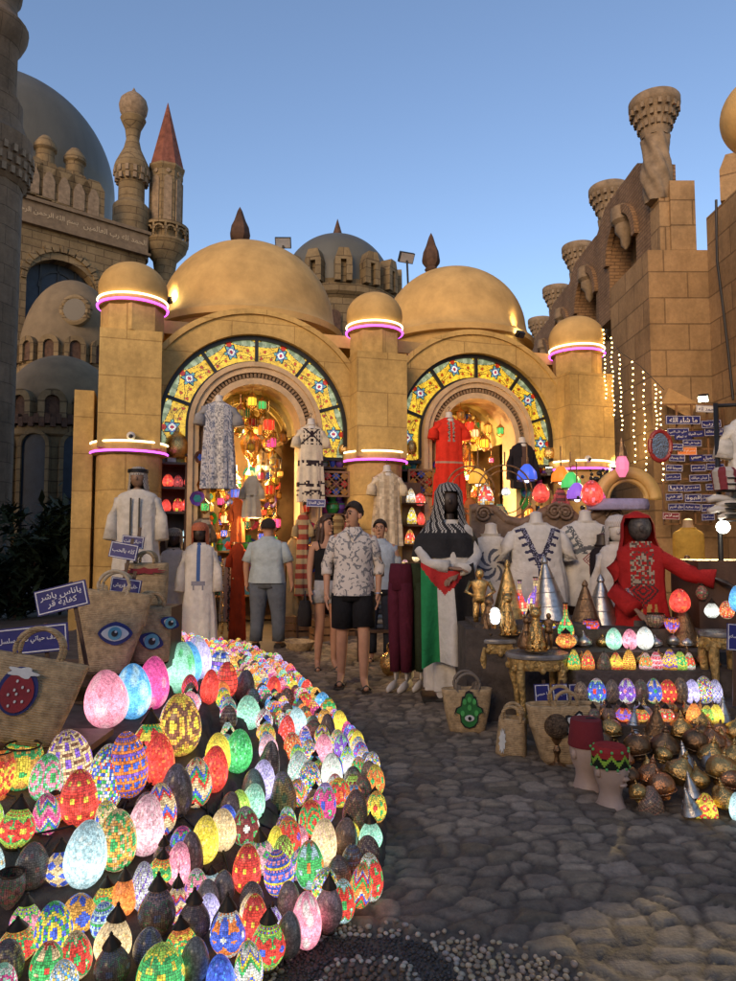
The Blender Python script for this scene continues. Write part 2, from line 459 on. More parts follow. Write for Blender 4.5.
def on_terrace(px, py):
    d = ray(px, py); t = 1.5
    for i in range(4000):
        p = CAM+d*t
        if inward(np.array(p.x), np.array(p.y)) > -.03:
            if p.z <= terrace_z(p.x, p.y): return p
        elif p.z <= 0: return p
        t += .006
    return p
# ---------------------------------------------------------------- materials of the buildings
PLASTER = stone('facade_plaster', (.60, .40, .145), (.55, .355, .12), (.40, .25, .085), .95, .52, .008, .42, .45)
DOMEM = mat('dome_plaster', (.50, .325, .125), .8, var=.22, vs=2.2, bmp=.25, bs=22, spec=.2)
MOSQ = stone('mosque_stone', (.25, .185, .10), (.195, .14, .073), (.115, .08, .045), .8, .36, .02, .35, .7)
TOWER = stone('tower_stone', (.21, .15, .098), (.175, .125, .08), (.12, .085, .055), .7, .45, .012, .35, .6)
GALL = stone('gallery_stone', (.37, .24, .12), (.29, .185, .09), (.19, .12, .06), .85, .48, .013, .35, .7)
BRICK = stone('brown_brick', (.30, .185, .10), (.25, .15, .08), (.17, .105, .06), .24, .075, .012, .35, .8)
CARVE = mat('carved_stone', (.22, .165, .11), .85, var=.35, vs=5, bmp=.5, bs=30, spec=.2)
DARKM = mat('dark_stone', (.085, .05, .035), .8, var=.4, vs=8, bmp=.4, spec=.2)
ROOFRED = mat('red_cone_roof', (.17, .065, .045), .8, var=.4, vs=4, bmp=.4, bs=14, spec=.2)
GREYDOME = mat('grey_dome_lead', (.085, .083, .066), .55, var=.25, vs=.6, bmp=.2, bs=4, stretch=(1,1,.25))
GLASSDARK = mat('dark_window_glass', (.025, .035, .05), .45, var=.3, vs=3, bmp=.05, spec=.3)
WOODD = mat('dark_wood', (.075, .038, .02), .5, var=.4, vs=7, bmp=.2, stretch=(1,1,.15))
WOOD = mat('brown_wood', (.20, .105, .045), .5, var=.4, vs=7, bmp=.2, stretch=(1,1,.15))
BLACK = mat('black_iron', (.012, .011, .01), .45, var=.2)
GOLD = mat('gold_plaster', (.55, .36, .12), .45, var=.2, vs=5, bmp=.2)
NEONW = emat('neon_warm_white', (1.0, .80, .42), 1.9)
NEONP = emat('neon_purple', (.55, .07, .80), 2.0)
# ---------------------------------------------------------------- the bazaar facade (local x along, -y towards the camera)
FO = Vector((-3.40, 10.0, 0)); FA = math.atan2(2.17, 7.10)
bz = thing('bazaar_building', 'golden bazaar facade with two shop arches under two domes and three ball topped pillars', 'building', FO, FA)
FM = Matrix.Translation(FO) @ Matrix.Rotation(FA, 4, 'Z'); FI = FM.inverted()
def fac(px, py, y=0.0):
    # pixel -> facade local point on the plane local y
    o = FI @ CAM; d = (FI.to_3x3() @ ray(px, py)); t = (y-o.y)/d.y
    return o+d*t
def fw(u, y, z): return FM @ Vector((u, y, z))
PU = [fac(131, 400).x, fac(376, 400, -.1).x, fac(577, 400).x]
AU = [fac(257, 430).x, fac(480, 430).x]
SPR = 3.08; RG = 1.43
def arch_path(cu, r, z0, n=40, spr=SPR):
    return [(cu+r, z0)]+[(cu+r*cos(PI*i/n), spr+r*sin(PI*i/n)) for i in range(n+1)]+[(cu-r, z0)]
def zpix(px, py, y=0): return fac(px, py, y).z
# front walls with the big arch cut out, curved top
for cu in AU:
    w = MB(); w.strip(arch_path(cu, RG, 0), arch_path(cu, RG+.36, 0), 0, .34); build('arch_wall', w, PLASTER, bz)
    w = MB(); w.arc(cu, SPR, RG+.30, RG+.38, -.04, .36, 0, PI, 40); build('arch_coping', w, PLASTER, bz)
# body behind: side walls, roof, back walls of the two shops
b = MB()
x0, x1 = PU[0]-.35, PU[2]+.3
b.box((x0+.12, 2.3, 2.1), (.24, 4.4, 4.2)); b.box((x1-.12, 2.3, 2.1), (.24, 4.4, 4.2))
b.box(((x0+x1)/2, 4.6, 2.2), (x1-x0, .25, 4.4)); b.box((PU[1], 2.45, 2.1), (.25, 4.1, 4.2))
build('side_wall', b, PLASTER, bz, smooth=False)
b = MB(); b.box(((x0+x1)/2, 2.55, 4.62), (x1-x0, 4.3, .2)); build('roof_slab', b, DOMEM, bz, smooth=False)
# pillars with ball, neon rings
def pillar(u, rr, ztop_sq, z_ring, z_ball, zb_r, neon_lo, half, name='pillar', y=-.02):
    oct_ = lambda r: r/cos(PI/8)
    p = MB()
    p.box((u, y, (neon_lo+ztop_sq)/2), (half*2, half*2, ztop_sq-neon_lo))
    p.lathe([(oct_(rr), ztop_sq), (oct_(rr), z_ring)], (u, y, 0), 8)
    p.lathe([(oct_(half*1.0), 0), (oct_(half*1.0), neon_lo+.02)], (u, y, 0), 12)
    o = build(name, p, PLASTER, bz)
    q = MB(); q.lathe([(rr*1.02, z_ring-.02), (rr*1.16, z_ring+.01), (rr*1.18, z_ring+.10), (rr*1.1, z_ring+.14)], (u, y, 0), 40); build('ring_moulding', q, PLASTER, o)
    q = MB(); q.lathe([(half*1.16, neon_lo-.08), (half*1.24, neon_lo-.06), (half*1.24, neon_lo+.10), (half*1.16, neon_lo+.12)], (u, y, 0), 32)
    build('ring_moulding', q, PLASTER, o)
    q = MB(); zc = z_ball
    prof = [(max(.002, zb_r*cos(t)), zc+zb_r*.86*sin(t)) for t in [R(a) for a in range(-48, 91, 6)]]
    q.lathe(prof, (u, y, 0), 40); build('cap_ball', q, DOMEM, o)
    for zz, m, k in ((z_ring+.115, NEONW, 1.20), (z_ring+.03, NEONP, 1.21)):
        q = MB(); q.torus((u, y, zz), rr*k, .015, 48, 8); build('neon_tube', q, m, o)
    for zz, m in ((neon_lo+.085, NEONW), (neon_lo-.045, NEONP)):
        q = MB(); q.torus((u, y, zz), half*1.27, .014, 48, 8, PI*1.03, PI*1.97); build('neon_tube', q, m, o)
    return o
zr0 = zpix(131, 297, -.4); zr1 = zpix(374, 323, -.4); zr2 = zpix(569, 345, -.4)
pillar(PU[0], .40, zpix(131, 330, -.4), zr0-.08, zr0+.20, .48, zpix(127, 448, -.4), .41)
pillar(PU[1], .37, zpix(376, 352, -.4), zr1-.08, zr1+.22, .445, zpix(378, 457, -.4), .40)
pillar(PU[2], .385, zpix(576, 372, -.4), zr2-.08, zr2+.22, .475, zpix(583, 466, -.4), .42)
b = MB(); b.box((PU[0]-.62, .3, 1.75), (.26, .6, 3.5)); build('side_buttress', b, PLASTER, bz, smooth=False)
# domes
for px, pr, Yd, ptop, fin in ((249, 87, 12.3, 247, (240, 207)), (453, 72, 13.7, 271, (431, 233))):
    r = pr/FL*Yd; top = at_y(px, ptop, Yd); c = FI @ Vector((top.x, Yd, 0)); zc = top.z-r*.94
    d = MB(); prof = [(r*1.10, -.30), (r*1.11, -.2), (r*1.04, -.12), (r*1.01, 0)]+[(max(.003, r*cos(t)), r*.94*sin(t)) for t in [PI/2*i/18 for i in range(1, 19)]]
    d.lathe(prof, (c.x, c.y, zc), 64); d.lathe([(r*1.0, 4.3-zc), (r*1.0, -.29)], (c.x, c.y, zc), 48)
    do = build('dome', d, DOMEM, bz)
    ft = at_y(fin[0], fin[1], Yd); hz = top.z-.03; H = ft.z-hz
    q = MB(); q.lathe([(.07, 0), (.12, .04), (.13, .07), (.10, .1), (.17, .2), (.18, .26), (.155, .4*H+.1), (.10, .68*H), (.045, .9*H), (.004, H)], (FI @ Vector((ft.x, Yd, 0))).to_tuple()[:2]+(hz,), 10, mod=lambda a, z, k: 1+.06*cos(5*a))
    build('finial', q, DARKM, do)
# stained glass bands
def hsh(*a):
    x = sin(sum(v*k for v, k in zip(a, (127.1, 311.7, 74.7))))*43758.5453; return x-math.floor(x)
def glass_color(pa, pr, seed):
    # pa in -1..1 across the panel, pr 0 (inner) .. 1 (outer)
    n = hsh(round(pa*9), round(pr*7), seed)
    amber = (.80*(.8+.3*n), .50*(.75+.35*n), .035)
    x = pa*.95; y = pr
    def inside(cx, cy, rx, ry, rot=0):
        dx, dy = x-cx, y-cy; c_, s_ = cos(rot), sin(rot)
        return ((dx*c_+dy*s_)/rx)**2+((-dx*s_+dy*c_)/ry)**2
    for sg in (-1, 1):
        q = inside(sg*.52, .90, .46, .17, -sg*.28)
        if q < 1: return (.012, .012, .01) if q > .84 else (.20, .24, .13) if hsh(round(x*6), round(y*5)) > .35 else (.33, .37, .22)
    for cx, cy in ((-.62, .52), (.62, .52), (-.33, .25), (.33, .25), (-.74, .2), (.74, .2)):
        d = math.hypot(x-cx, (y-cy)*.62)
        if d < .035: return (.45, .03, .01)
        if d < .055: return (.30, .10, .01)
    q = math.hypot(x, (y-.55)*.8); a = math.atan2((y-.55)*.8, x)
    petal = .20+.05*cos(6*a)
    if q < .07: return (.35, .02, .05)
    if q < .12: return (.75, .75, .62)
    if q < .17: return (.08, .12, .30)
    if q < petal: return (.13, .32, .27) if cos(6*a) > -.4 else (.35, .50, .40)
    if q < petal+.035: return (.012, .012, .01)
    if abs(x) < .07 and y > .8: return (.40, .03, .01)
    for k in (-1, 1):
        if abs(y-(.62-.5*abs(x)**1.5)-.04*sin(9*x)) < .016: return (.10, .05, .01)
        if abs(y-(.38-.35*abs(x)**2)) < .014: return (.10, .05, .01)
    fx = (pa*5.3+.3*sin(pr*9)+seed) % 1; fy = (pr*4.3+.25*sin(pa*8)) % 1
    if fx < .04 or fy < .05: return (.36, .2, .02)
    return amber
gm_, gnt, gb = new_mat('stained_glass')
ga = N(gnt, 'ShaderNodeVertexColor', layer_name='Col')
gcol = mix(gnt, 1.0, ga.outputs[0], ramp(gnt, noise(gnt, 9, 4, .7), [(.3, (.5,)*3), (.7, (1.25,)*3)]), 'MULTIPLY')
L(gnt, mix(gnt, 1.0, gcol, (.3,)*3, 'MULTIPLY'), gb.inputs['Base Color']); L(gnt, gcol, gb.inputs['Emission Color']); gb.inputs['Emission Strength'].default_value = .58  # emission stands in for light shining from behind the panes
gb.inputs['Roughness'].default_value = .15
bump(gnt, gb, noise(gnt, 30, 3), .2, .01)
R0, R1 = 1.0, RG-.03
PANG = [R(a) for a in (-20, 18, 54, 90, 126, 162, 200)]; NP = 6
def pol(cu, r, a):
    if a < 0: return (cu+r, SPR+r*a)
    if a > PI: return (cu-r, SPR-r*(a-PI))
    return (cu+r*cos(a), SPR+r*sin(a))
for ai, cu in enumerate(AU):
    win = None
    fr = MB()
    AA = [PANG[0]+(PANG[-1]-PANG[0])*i/70 for i in range(71)]
    for ra, rb_ in ((R1-.03, RG), (R0-.01, R0+.035)): fr.strip([pol(cu, ra, a) for a in AA], [pol(cu, rb_, a) for a in AA], .10, .2)
    for a in PANG:
        aa = min(PI, max(0, a)); c0 = pol(cu, (R0+R1)/2, a)
        fr.M = Matrix.Translation((c0[0], 0, c0[1])) @ Matrix.Rotation(-aa, 4, 'Y')
        fr.box((0, .15, 0), (R1-R0, .09, .05)); fr.M = None
    win = build('window_frame', fr, BLACK, bz, smooth=False)
    for k in range(NP):
        g = MB(); na, nr = 44, 30; vs = []; fs = []; cs = []
        for i in range(na+1):
            for j in range(nr+1):
                a = PANG[k]+(PANG[k+1]-PANG[k])*i/na; r = R0+.03+(R1-R0-.05)*j/nr
                xz = pol(cu, r, a); vs.append((xz[0], .16, xz[1]))
        for i in range(na):
            for j in range(nr):
                q = i*(nr+1)+j; fs.append((q, q+1, q+nr+2, q+nr+1))
                cs.append(glass_color(((i+.5)/na)*2-1, (j+.5)/nr, k*3+ai))
        g.add(vs, fs, cs); build('glass_panel', g, gm_, win, smooth=False)
# inner stone arches
ARCHM = mat('pale_arch_stone', (.52, .36, .20), .6, var=.2, vs=4, bmp=.3, bs=20)
for cu in AU:
    a_ = MB()
    for r0, r1, y0 in ((.93, 1.0, -.02), (.845, .93, .02), (.67, .765, .04)):
        a_.strip(arch_path(cu, r0, 0), arch_path(cu, r1, 0), y0, .5)
    ao = build('portal_arch', a_, ARCHM, bz)
    t_ = MB(); t_.strip(arch_path(cu, .765, 1.2), arch_path(cu, .845, 1.2), .10, .45)
    n = 44
    for i in range(n):
        an = PI*(i+.5)/n
        t_.M = Matrix.Translation((cu, 0, SPR)) @ Matrix.Rotation(-an, 4, 'Y')
        t_.box((.805, .075, 0), (.062, .06, .036)); t_.M = None
    build('carved_band', t_, mat('carved_band_stone', (.24, .15, .08), .8, var=.4, vs=20, bmp=.5), ao)
    v_ = MB(); nn = 24   # barrel vault and back wall
    A = [(cu+.67*cos(PI*i/nn), SPR+.67*sin(PI*i/nn)) for i in range(nn+1)]
    v_.strip(A, [(cu+.70*cos(PI*i/nn), SPR+.70*sin(PI*i/nn)) for i in range(nn+1)], .5, 2.1)
    for k in range(4): v_.arc(cu, SPR, .60, .67, .75+k*.4, .85+k*.4, 0, PI, 24)
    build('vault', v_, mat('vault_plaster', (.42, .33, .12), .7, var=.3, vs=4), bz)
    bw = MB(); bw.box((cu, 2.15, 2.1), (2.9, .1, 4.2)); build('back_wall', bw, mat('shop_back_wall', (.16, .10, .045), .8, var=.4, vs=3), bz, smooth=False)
    # timber cabinets fill the sides of the bay below the glass
    for sg in (-1, 1):
        c_ = MB(); xc = cu+sg*1.215
        for zz in (.0, .5, 1.0, 1.42, 1.78, 2.14, 2.5):
            c_.box((xc, .34, zz+.02), (.43, .46, .035))
        c_.box((xc, .56, 1.27), (.43, .03, 2.5)); c_.box((xc-.205, .34, 1.27), (.03, .46, 2.5)); c_.box((xc+.205, .34, 1.27), (.03, .46, 2.5))
        build('wooden_shelf_unit', c_, WOODD, bz, smooth=False)
# ---------------------------------------------------------------- mosque on the left
def frame_of(px0, pyt0, Y0, px1, Y1):
    pass
MQ0 = at_y(14, 197, 30.0); MQ1 = at_y(146, 238, 34.0)
ang = math.atan2(MQ1.y-MQ0.y, MQ1.x-MQ0.x); MLEN = math.hypot(MQ1.x-MQ0.x, MQ1.y-MQ0.y)
MO = Vector((MQ0.x, MQ0.y, 0)); MH = (MQ0.z+MQ1.z)/2
mq = thing('mosque', 'large pale stone mosque with a big grey dome, inscription band and arched niches', 'mosque', MO, ang)
MM = Matrix.Translation(MO) @ Matrix.Rotation(ang, 4, 'Z'); MI = MM.inverted()
def mqp(px, py, y=0.0):
    o = MI @ CAM; d = MI.to_3x3() @ ray(px, py); t = (y-o.y)/d.y
    return o+d*t
# main wall with a big arched window
wc = mqp(62, 300); wr = abs(mqp(97, 300).x-mqp(27, 300).x)/2; wz = mqp(62, 287).z
w = MB()
n = 24
A = [(wc.x+wr, 0)]+[(wc.x+wr*cos(PI*i/n), wz+wr*.8*sin(PI*i/n)) for i in range(n+1)]+[(wc.x-wr, 0)]
B = [(MLEN, 0)]+[(MLEN if i <= n//3 else (-4 if i >= n-n//3 else MLEN+(i-n/3)/(n/3)*(-4-MLEN)), MH if n//3 <= i <= n-n//3 else (MH*i/(n/3) if i < n/3 else MH*(n-i)/(n/3))) for i in range(n+1)]+[(-4, 0)]
w.strip(A, B, 0, 1.0)
w.box((MLEN-.5, 6, MH/2), (1.0, 12, MH))
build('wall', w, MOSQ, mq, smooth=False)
w = MB(); w.box((wc.x, .7, wz*.5+wr*.4), (wr*2.1, .1, wz+wr)); wo = build('window', w, GLASSDARK, mq, smooth=False)
w = MB()
for k in (-.5, 0, .5): w.box((wc.x+k*wr, .62, wz+wr*.2), (.10, .08, wr*1.4))
w.arc(wc.x, wz, wr*.52, wr*.58, .58, .66, 0, PI, 24); w.arc(wc.x, wz, wr*.9, wr*.98, .58, .66, 0, PI, 24)
build('window_frame', w, BLACK, wo, smooth=False)
w = MB()
for i in range(15):   # voussoirs round the window
    a0 = PI*i/15+.02; a1 = PI*(i+1)/15-.02
    w.arc(wc.x, wz, wr*1.02, wr*(1.22 if i % 2 else 1.16), -.12, .1, a0, a1, 3)
build('window_arch', w, MOSQ, mq, smooth=False)
# inscription band with carved letters
b = MB(); b.box((MLEN/2-2, -.06, MH-.42), (MLEN+4.1, .2, .95)); b.box((MLEN/2-2, -.12, MH+.12), (MLEN+4.3, .34, .16)); b.box((MLEN/2-2, -.12, MH-.95), (MLEN+4.3, .3, .12))
bo = build('inscription_band', b, mat('band_stone', (.16, .115, .07), .85, var=.3, vs=4, bmp=.4), mq, smooth=False)
ARAB = {}
def _forms(s):
    base = {'ا': (0xFE8D, 1), 'ب': (0xFE8F, 2), 'ة': (0xFE93, 1), 'ت': (0xFE95, 2), 'ث': (0xFE99, 2), 'ج': (0xFE9D, 2), 'ح': (0xFEA1, 2), 'خ': (0xFEA5, 2), 'د': (0xFEA9, 1), 'ذ': (0xFEAB, 1), 'ر': (0xFEAD, 1), 'ز': (0xFEAF, 1), 'س': (0xFEB1, 2), 'ش': (0xFEB5, 2), 'ص': (0xFEB9, 2), 'ض': (0xFEBD, 2), 'ط': (0xFEC1, 2), 'ظ': (0xFEC5, 2), 'ع': (0xFEC9, 2), 'غ': (0xFECD, 2), 'ف': (0xFED1, 2), 'ق': (0xFED5, 2), 'ك': (0xFED9, 2), 'ل': (0xFEDD, 2), 'م': (0xFEE1, 2), 'ن': (0xFEE5, 2), 'ه': (0xFEE9, 2), 'و': (0xFEED, 1), 'ى': (0xFEEF, 1), 'ي': (0xFEF1, 2)}
    out = []
    s = s.replace('لا', '\u0001')
    base['\u0001'] = (0xFEFB, 1)
    for i, ch in enumerate(s):
        if ch not in base: out.append(ch); continue
        code, k = base[ch]
        pj = i > 0 and s[i-1] in base and base[s[i-1]][1] == 2
        nj = k == 2 and i+1 < len(s) and s[i+1] in base
        # isolated, final, initial, medial
        if k == 2: out.append(chr(code+(3 if pj and nj else 1 if pj else 2 if nj else 0)))
        else: out.append(chr(code+(1 if pj else 0)))
    return ''.join(reversed(out))
def text_geo(s, arabic=True, res=3):
    body = '\n'.join(_forms(x) for x in s.split('\n')) if arabic else s
    key = body
    if key in ARAB: return ARAB[key]
    cu = bpy.data.curves.new('lettering', 'FONT'); cu.body = body; cu.size = 1; cu.align_x = 'CENTER'; cu.align_y = 'CENTER'
    cu.resolution_u = res; cu.extrude = .012; cu.offset = .012
    o = bpy.data.objects.new('lettering', cu); C.objects.link(o)
    dg = bpy.context.evaluated_depsgraph_get(); dg.update()
    me = bpy.data.meshes.new_from_object(o.evaluated_get(dg))
    vs = np.array([v.co[:] for v in me.vertices]); fs = [tuple(p.vertices) for p in me.polygons]
    bpy.data.objects.remove(o); bpy.data.curves.remove(cu); bpy.data.meshes.remove(me)
    ARAB[key] = (vs, fs); return vs, fs
def put_text(mb, s, c, w, h, arabic=True, fit=True):
    # letters in the x,z plane facing -y, fitted into w x h around c
    vs, fs = text_geo(s, arabic)
    lo, hi = vs.min(0), vs.max(0); k = min(w/(hi[0]-lo[0]), h/(hi[1]-lo[1]))
    kx = k if not fit else w/(hi[0]-lo[0]); kx = min(kx, k*2.0)
    m = (lo+hi)/2
    mb.add([(c[0]+(v[0]-m[0])*kx, c[1]-(v[2])*k*.6, c[2]+(v[1]-m[1])*k) for v in vs], fs)
t = MB()
put_text(t, 'بسم الله الرحمن الرحيم', (MLEN*.22, -.17, MH-.42), MLEN*.46, .80); put_text(t, 'الحمد لله رب العالمين', (MLEN*.74, -.17, MH-.42), MLEN*.5, .80)
build('carved_lettering', t, mat('pale_carving', (.42, .33, .21), .8), bo, smooth=False)
# crest: little gables and niches above the band
b = MB(); g = MB()
for i in range(8):
    x = -1.2+i*(MLEN*.78)/7; z = MH+.35+.35*(1-i/7); hw = .52
    for q in range(1): b.prism([(x-hw, z), (x+hw, z), (x+hw, z+1.35), (x+.25, z+1.75), (x-.25, z+1.75), (x-hw, z+1.35)], .2, .7)
    g.strip([(x-.26, z+.05), (x-.26, z+.9), (x-.12, z+1.22), (x, z+1.32)], [(x+.26, z+.05), (x+.26, z+.9), (x+.12, z+1.22), (x+.001, z+1.32)], .17, .21)
    if i % 2 == 0:
        b.lathe([(.42, z+1.6), (.42, z+2.5), (.52, z+2.6), (.52, z+2.75), (.40, z+3.0), (.2, z+3.25), (.01, z+3.35)], (x, .9, 0), 12)
co = build('parapet', b, MOSQ, mq); build('niche', g, CARVE, co, smooth=False)
# big dome
dc = at_y(6, 186, 40.0); dr = 106/FL*40
d = MB(); d.lathe([(dr*.98, -6), (dr*.98, -.3), (dr*1.0, 0)]+[(max(.01, dr*cos(PI/2*i/24)), dr*1.03*sin(PI/2*i/24)) for i in range(1, 25)], tuple(MI @ dc), 72)
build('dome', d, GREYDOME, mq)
# turret with an onion top at the corner
tc = MI @ at_y(129, 300, 35.0); tz = lambda py: at_y(129, py, 35.0).z; pxm = 35.0/FL
prof = [(18, 260), (18, 208), (16, 206), (13, 203), (13, 184), (17.5, 178), (18, 170), (17, 166), (14, 160), (9, 150), (6.5, 140), (8, 130), (11, 124), (13, 120), (11.5, 118)]
t = MB(); t.lathe([(r*pxm, tz(py)) for r, py in prof], (tc.x, tc.y, 0), 16)
to = build('turret', t, MOSQ, mq)
t = MB(); t.lathe([(10.5*pxm, tz(118)), (13.5*pxm, tz(113)), (14.6*pxm, tz(107)), (13*pxm, tz(101)), (8*pxm, tz(96)), (2.5*pxm, tz(92)), (.4*pxm, tz(88))], (tc.x, tc.y, 0), 24); build('onion_top', t, CARVE, to)
t = MB()
for i in range(14):
    a = 2*PI*i/14
    for r, py in ((15, 181), (16.5, 175)): t.box((tc.x+r*pxm*cos(a), tc.y+r*pxm*sin(a), tz(py)), (.18, .18, .3), a)
build('corbel', t, CARVE, to, smooth=False)
# two stacked apses with domes in front of the wall
def apse(px, Y, rpx, ztop_py, dome_py, nb, name, mtl):
    c = MI @ at_y(px, 500, Y); r = rpx*Y/FL; z1 = at_y(px, ztop_py, Y-r).z; zd = at_y(px, dome_py, Y).z
    a = MB(); a.lathe([(r, 0), (r, z1-1.1), (r*1.05, z1-1.0), (r*1.05, z1-.75), (r*1.0, z1-.7), (r*1.0, z1)], (c.x, c.y, 0), 24)
    ao = build(name, a, mtl, mq)
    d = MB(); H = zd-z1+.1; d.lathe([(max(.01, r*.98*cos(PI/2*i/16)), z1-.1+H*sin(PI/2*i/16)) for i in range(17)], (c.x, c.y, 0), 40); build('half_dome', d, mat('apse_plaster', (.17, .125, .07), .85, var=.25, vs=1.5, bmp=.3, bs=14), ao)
    w = MB()
    for i in range(nb):
        k = MB()
        an = PI+PI*(i+.5)/nb - ang
        M2 = Matrix.Translation((c.x+r*1.0*cos(an), c.y+r*1.0*sin(an), 0)) @ Matrix.Rotation(an+PI/2, 4, 'Z')
        hw = r*PI/nb*.36
        w.M = M2; k.M = M2
        # scalloped crest with a blind arch
        w.arc(0, z1+.0, hw*.62, hw*1.2, -.16, .16, 0, PI, 12); w.box((-hw*.9, 0, z1-.3), (hw*.55, .3, .6)); w.box((hw*.9, 0, z1-.3), (hw*.55, .3, .6))
        k.strip([(-hw*.6, z1-.55)]+[(-hw*.6*cos(PI/2*j/6), z1+hw*.6*sin(PI/2*j/6)) for j in range(7)], [(hw*.6, z1-.55)]+[(hw*.6*cos(PI/2*j/6)+.001, z1+hw*.6*sin(PI/2*j/6)) for j in range(7)], -.06, .0)
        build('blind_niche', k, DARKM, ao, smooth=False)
    build('crest_arch', w, mtl, ao)
    return c, r, ao, z1
c1, r1, a1, z1 = apse(68, 29.0, 50, 345, 282, 7, 'upper_apse', MOSQ)
w = MB(); wz_ = at_y(76, 308, 27).z
M2 = Matrix.Translation(MI @ Vector((at_y(76, 308, 27.3).x, 27.3, 0))) @ Matrix.Rotation(-ang, 4, 'Z')
w.M = M2; w.torus((0, 0, wz_), .5, .16, 24, 8, axis='y'); build('round_window', w, MOSQ, a1)
w = MB(); w.M = M2; w.lathe([(.42, -.02), (.42, .02)], (0, 0, 0), 20) if False else w.prism([(.44*cos(2*PI*i/20), wz_+.44*sin(2*PI*i/20)) for i in range(20)], -.14, -.09); build('window_pane', w, BLACK, a1, smooth=False)
c2, r2, a2, z2 = apse(60, 24.0, 56, 402, 357, 6, 'lower_apse', MOSQ)
# tall arched windows in the lower apse
w = MB(); g = MB()
for i in range(5):
    an = PI+PI*(i+.5)/5-ang
    M2 = Matrix.Translation((c2.x+r2*cos(an), c2.y+r2*sin(an), 0)) @ Matrix.Rotation(an+PI/2, 4, 'Z')
    w.M = M2; g.M = M2; hw = .38; zs = at_y(60, 445, 22).z
    w.strip([(hw, .5)]+[(hw*cos(PI*j/12), zs+hw*sin(PI*j/12)) for j in range(13)]+[(-hw, .5)], [(hw+.12, .5)]+[((hw+.12)*cos(PI*j/12), zs+(hw+.12)*sin(PI*j/12)) for j in range(13)]+[(-hw-.12, .5)], -.14, .1)
    g.strip([(-hw, .5)]+[(-hw*cos(PI/2*j/6), zs+hw*sin(PI/2*j/6)) for j in range(7)], [(hw, .5)]+[(hw*cos(PI/2*j/6)+.001, zs+hw*sin(PI/2*j/6)) for j in range(7)], -.05, .02)
wo2 = build('arched_window', w, MOSQ, a2); build('window_pane', g, GLASSDARK, wo2, smooth=False)
w = MB(); zl = at_y(60, 398, 22.5).z
for i in range(40):
    a = PI+PI*i/39-ang
    w.box((c2.x+(r2*1.06)*cos(a), c2.y+(r2*1.06)*sin(a), zl-.75-(i % 2)*.1), (.16, .16, .3), a)
build('corbel', w, DARKM, a2, smooth=False)
# near minaret at the left edge of the picture
TY = 16.0; tm = at_y(-27, 500, TY); tz = lambda py: at_y(-27, py, TY).z; pm_ = TY/FL
tw = thing('minaret_tower', 'tall round stone minaret shaft with balconies at the left edge', 'tower', (tm.x, TY, 0))
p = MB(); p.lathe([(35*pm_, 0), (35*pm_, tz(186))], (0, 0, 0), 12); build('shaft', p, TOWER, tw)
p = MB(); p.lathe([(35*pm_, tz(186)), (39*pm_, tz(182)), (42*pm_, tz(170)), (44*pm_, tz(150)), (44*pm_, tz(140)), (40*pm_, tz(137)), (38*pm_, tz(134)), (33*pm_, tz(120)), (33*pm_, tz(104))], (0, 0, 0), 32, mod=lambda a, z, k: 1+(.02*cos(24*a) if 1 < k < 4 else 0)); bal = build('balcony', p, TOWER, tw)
q = MB()
for i in range(28):
    a = 2*PI*i/28
    for r, py in ((39.5, 178), (41.5, 168), (43, 158)): q.box((r*pm_*cos(a+(py == 168)*.11), r*pm_*sin(a+(py == 168)*.11), tz(py)), (.12, .10, .17), a)
build('corbel', q, CARVE, bal, smooth=False)
p = MB(); p.lathe([(30*pm_, tz(104)), (30*pm_, tz(98)), (26*pm_, tz(97)), (26*pm_, tz(50)), (30*pm_, tz(44)), (35*pm_, tz(34)), (36*pm_, tz(26)), (31*pm_, tz(20)), (25*pm_, tz(14)), (24*pm_, tz(2)), (28*pm_, tz(-4)), (30*pm_, tz(-20)), (10*pm_, tz(-60))], (0, 0, 0), 24); build('upper_shaft', p, TOWER, tw)
# slender minaret with the red cone
NY = 36.0; nm = at_y(164, 300, NY); tz = lambda py: at_y(164, py, NY).z; pm_ = NY/FL
mn = thing('cone_minaret', 'slender octagonal minaret with a red brown cone roof and arcaded gallery', 'minaret', (nm.x, NY, 0))
p = MB(); p.lathe([(10*pm_, 0), (10*pm_, tz(275)), (12*pm_, tz(262)), (21*pm_, tz(252)), (22.5*pm_, tz(247)), (23.5*pm_, tz(246)), (23.5*pm_, tz(244))], (0, 0, 0), 16); build('shaft', p, MOSQ, mn)
p = MB()
for i in range(12):
    a = 2*PI*i/12
    M2 = Matrix.Rotation(a, 4, 'Z') @ Matrix.Translation((0, -22*pm_, 0)); p.M = M2
    p.box((-5.3*pm_, 0, tz(238)), (1.9*pm_, 1.6*pm_, 14*pm_)); p.arc(0, tz(238), 3.8*pm_, 5.5*pm_, -.06, .06, 0, PI, 8); p.M = None
p.lathe([(20*pm_, tz(232)), (23.5*pm_, tz(231.5)), (23.5*pm_, tz(228.5)), (20*pm_, tz(228))], (0, 0, 0), 24)
p.lathe([(17*pm_, tz(246)), (17*pm_, tz(229))], (0, 0, 0), 16)
build('gallery', p, MOSQ, mn)
p = MB(); p.lathe([(15.5*pm_/cos(PI/8), tz(230)), (15.5*pm_/cos(PI/8), tz(175)), (17.5*pm_/cos(PI/8), tz(172)), (17.5*pm_/cos(PI/8), tz(170))], (0, 0, 0), 8); lt = build('lantern_storey', p, MOSQ, mn, smooth=False)
p = MB()
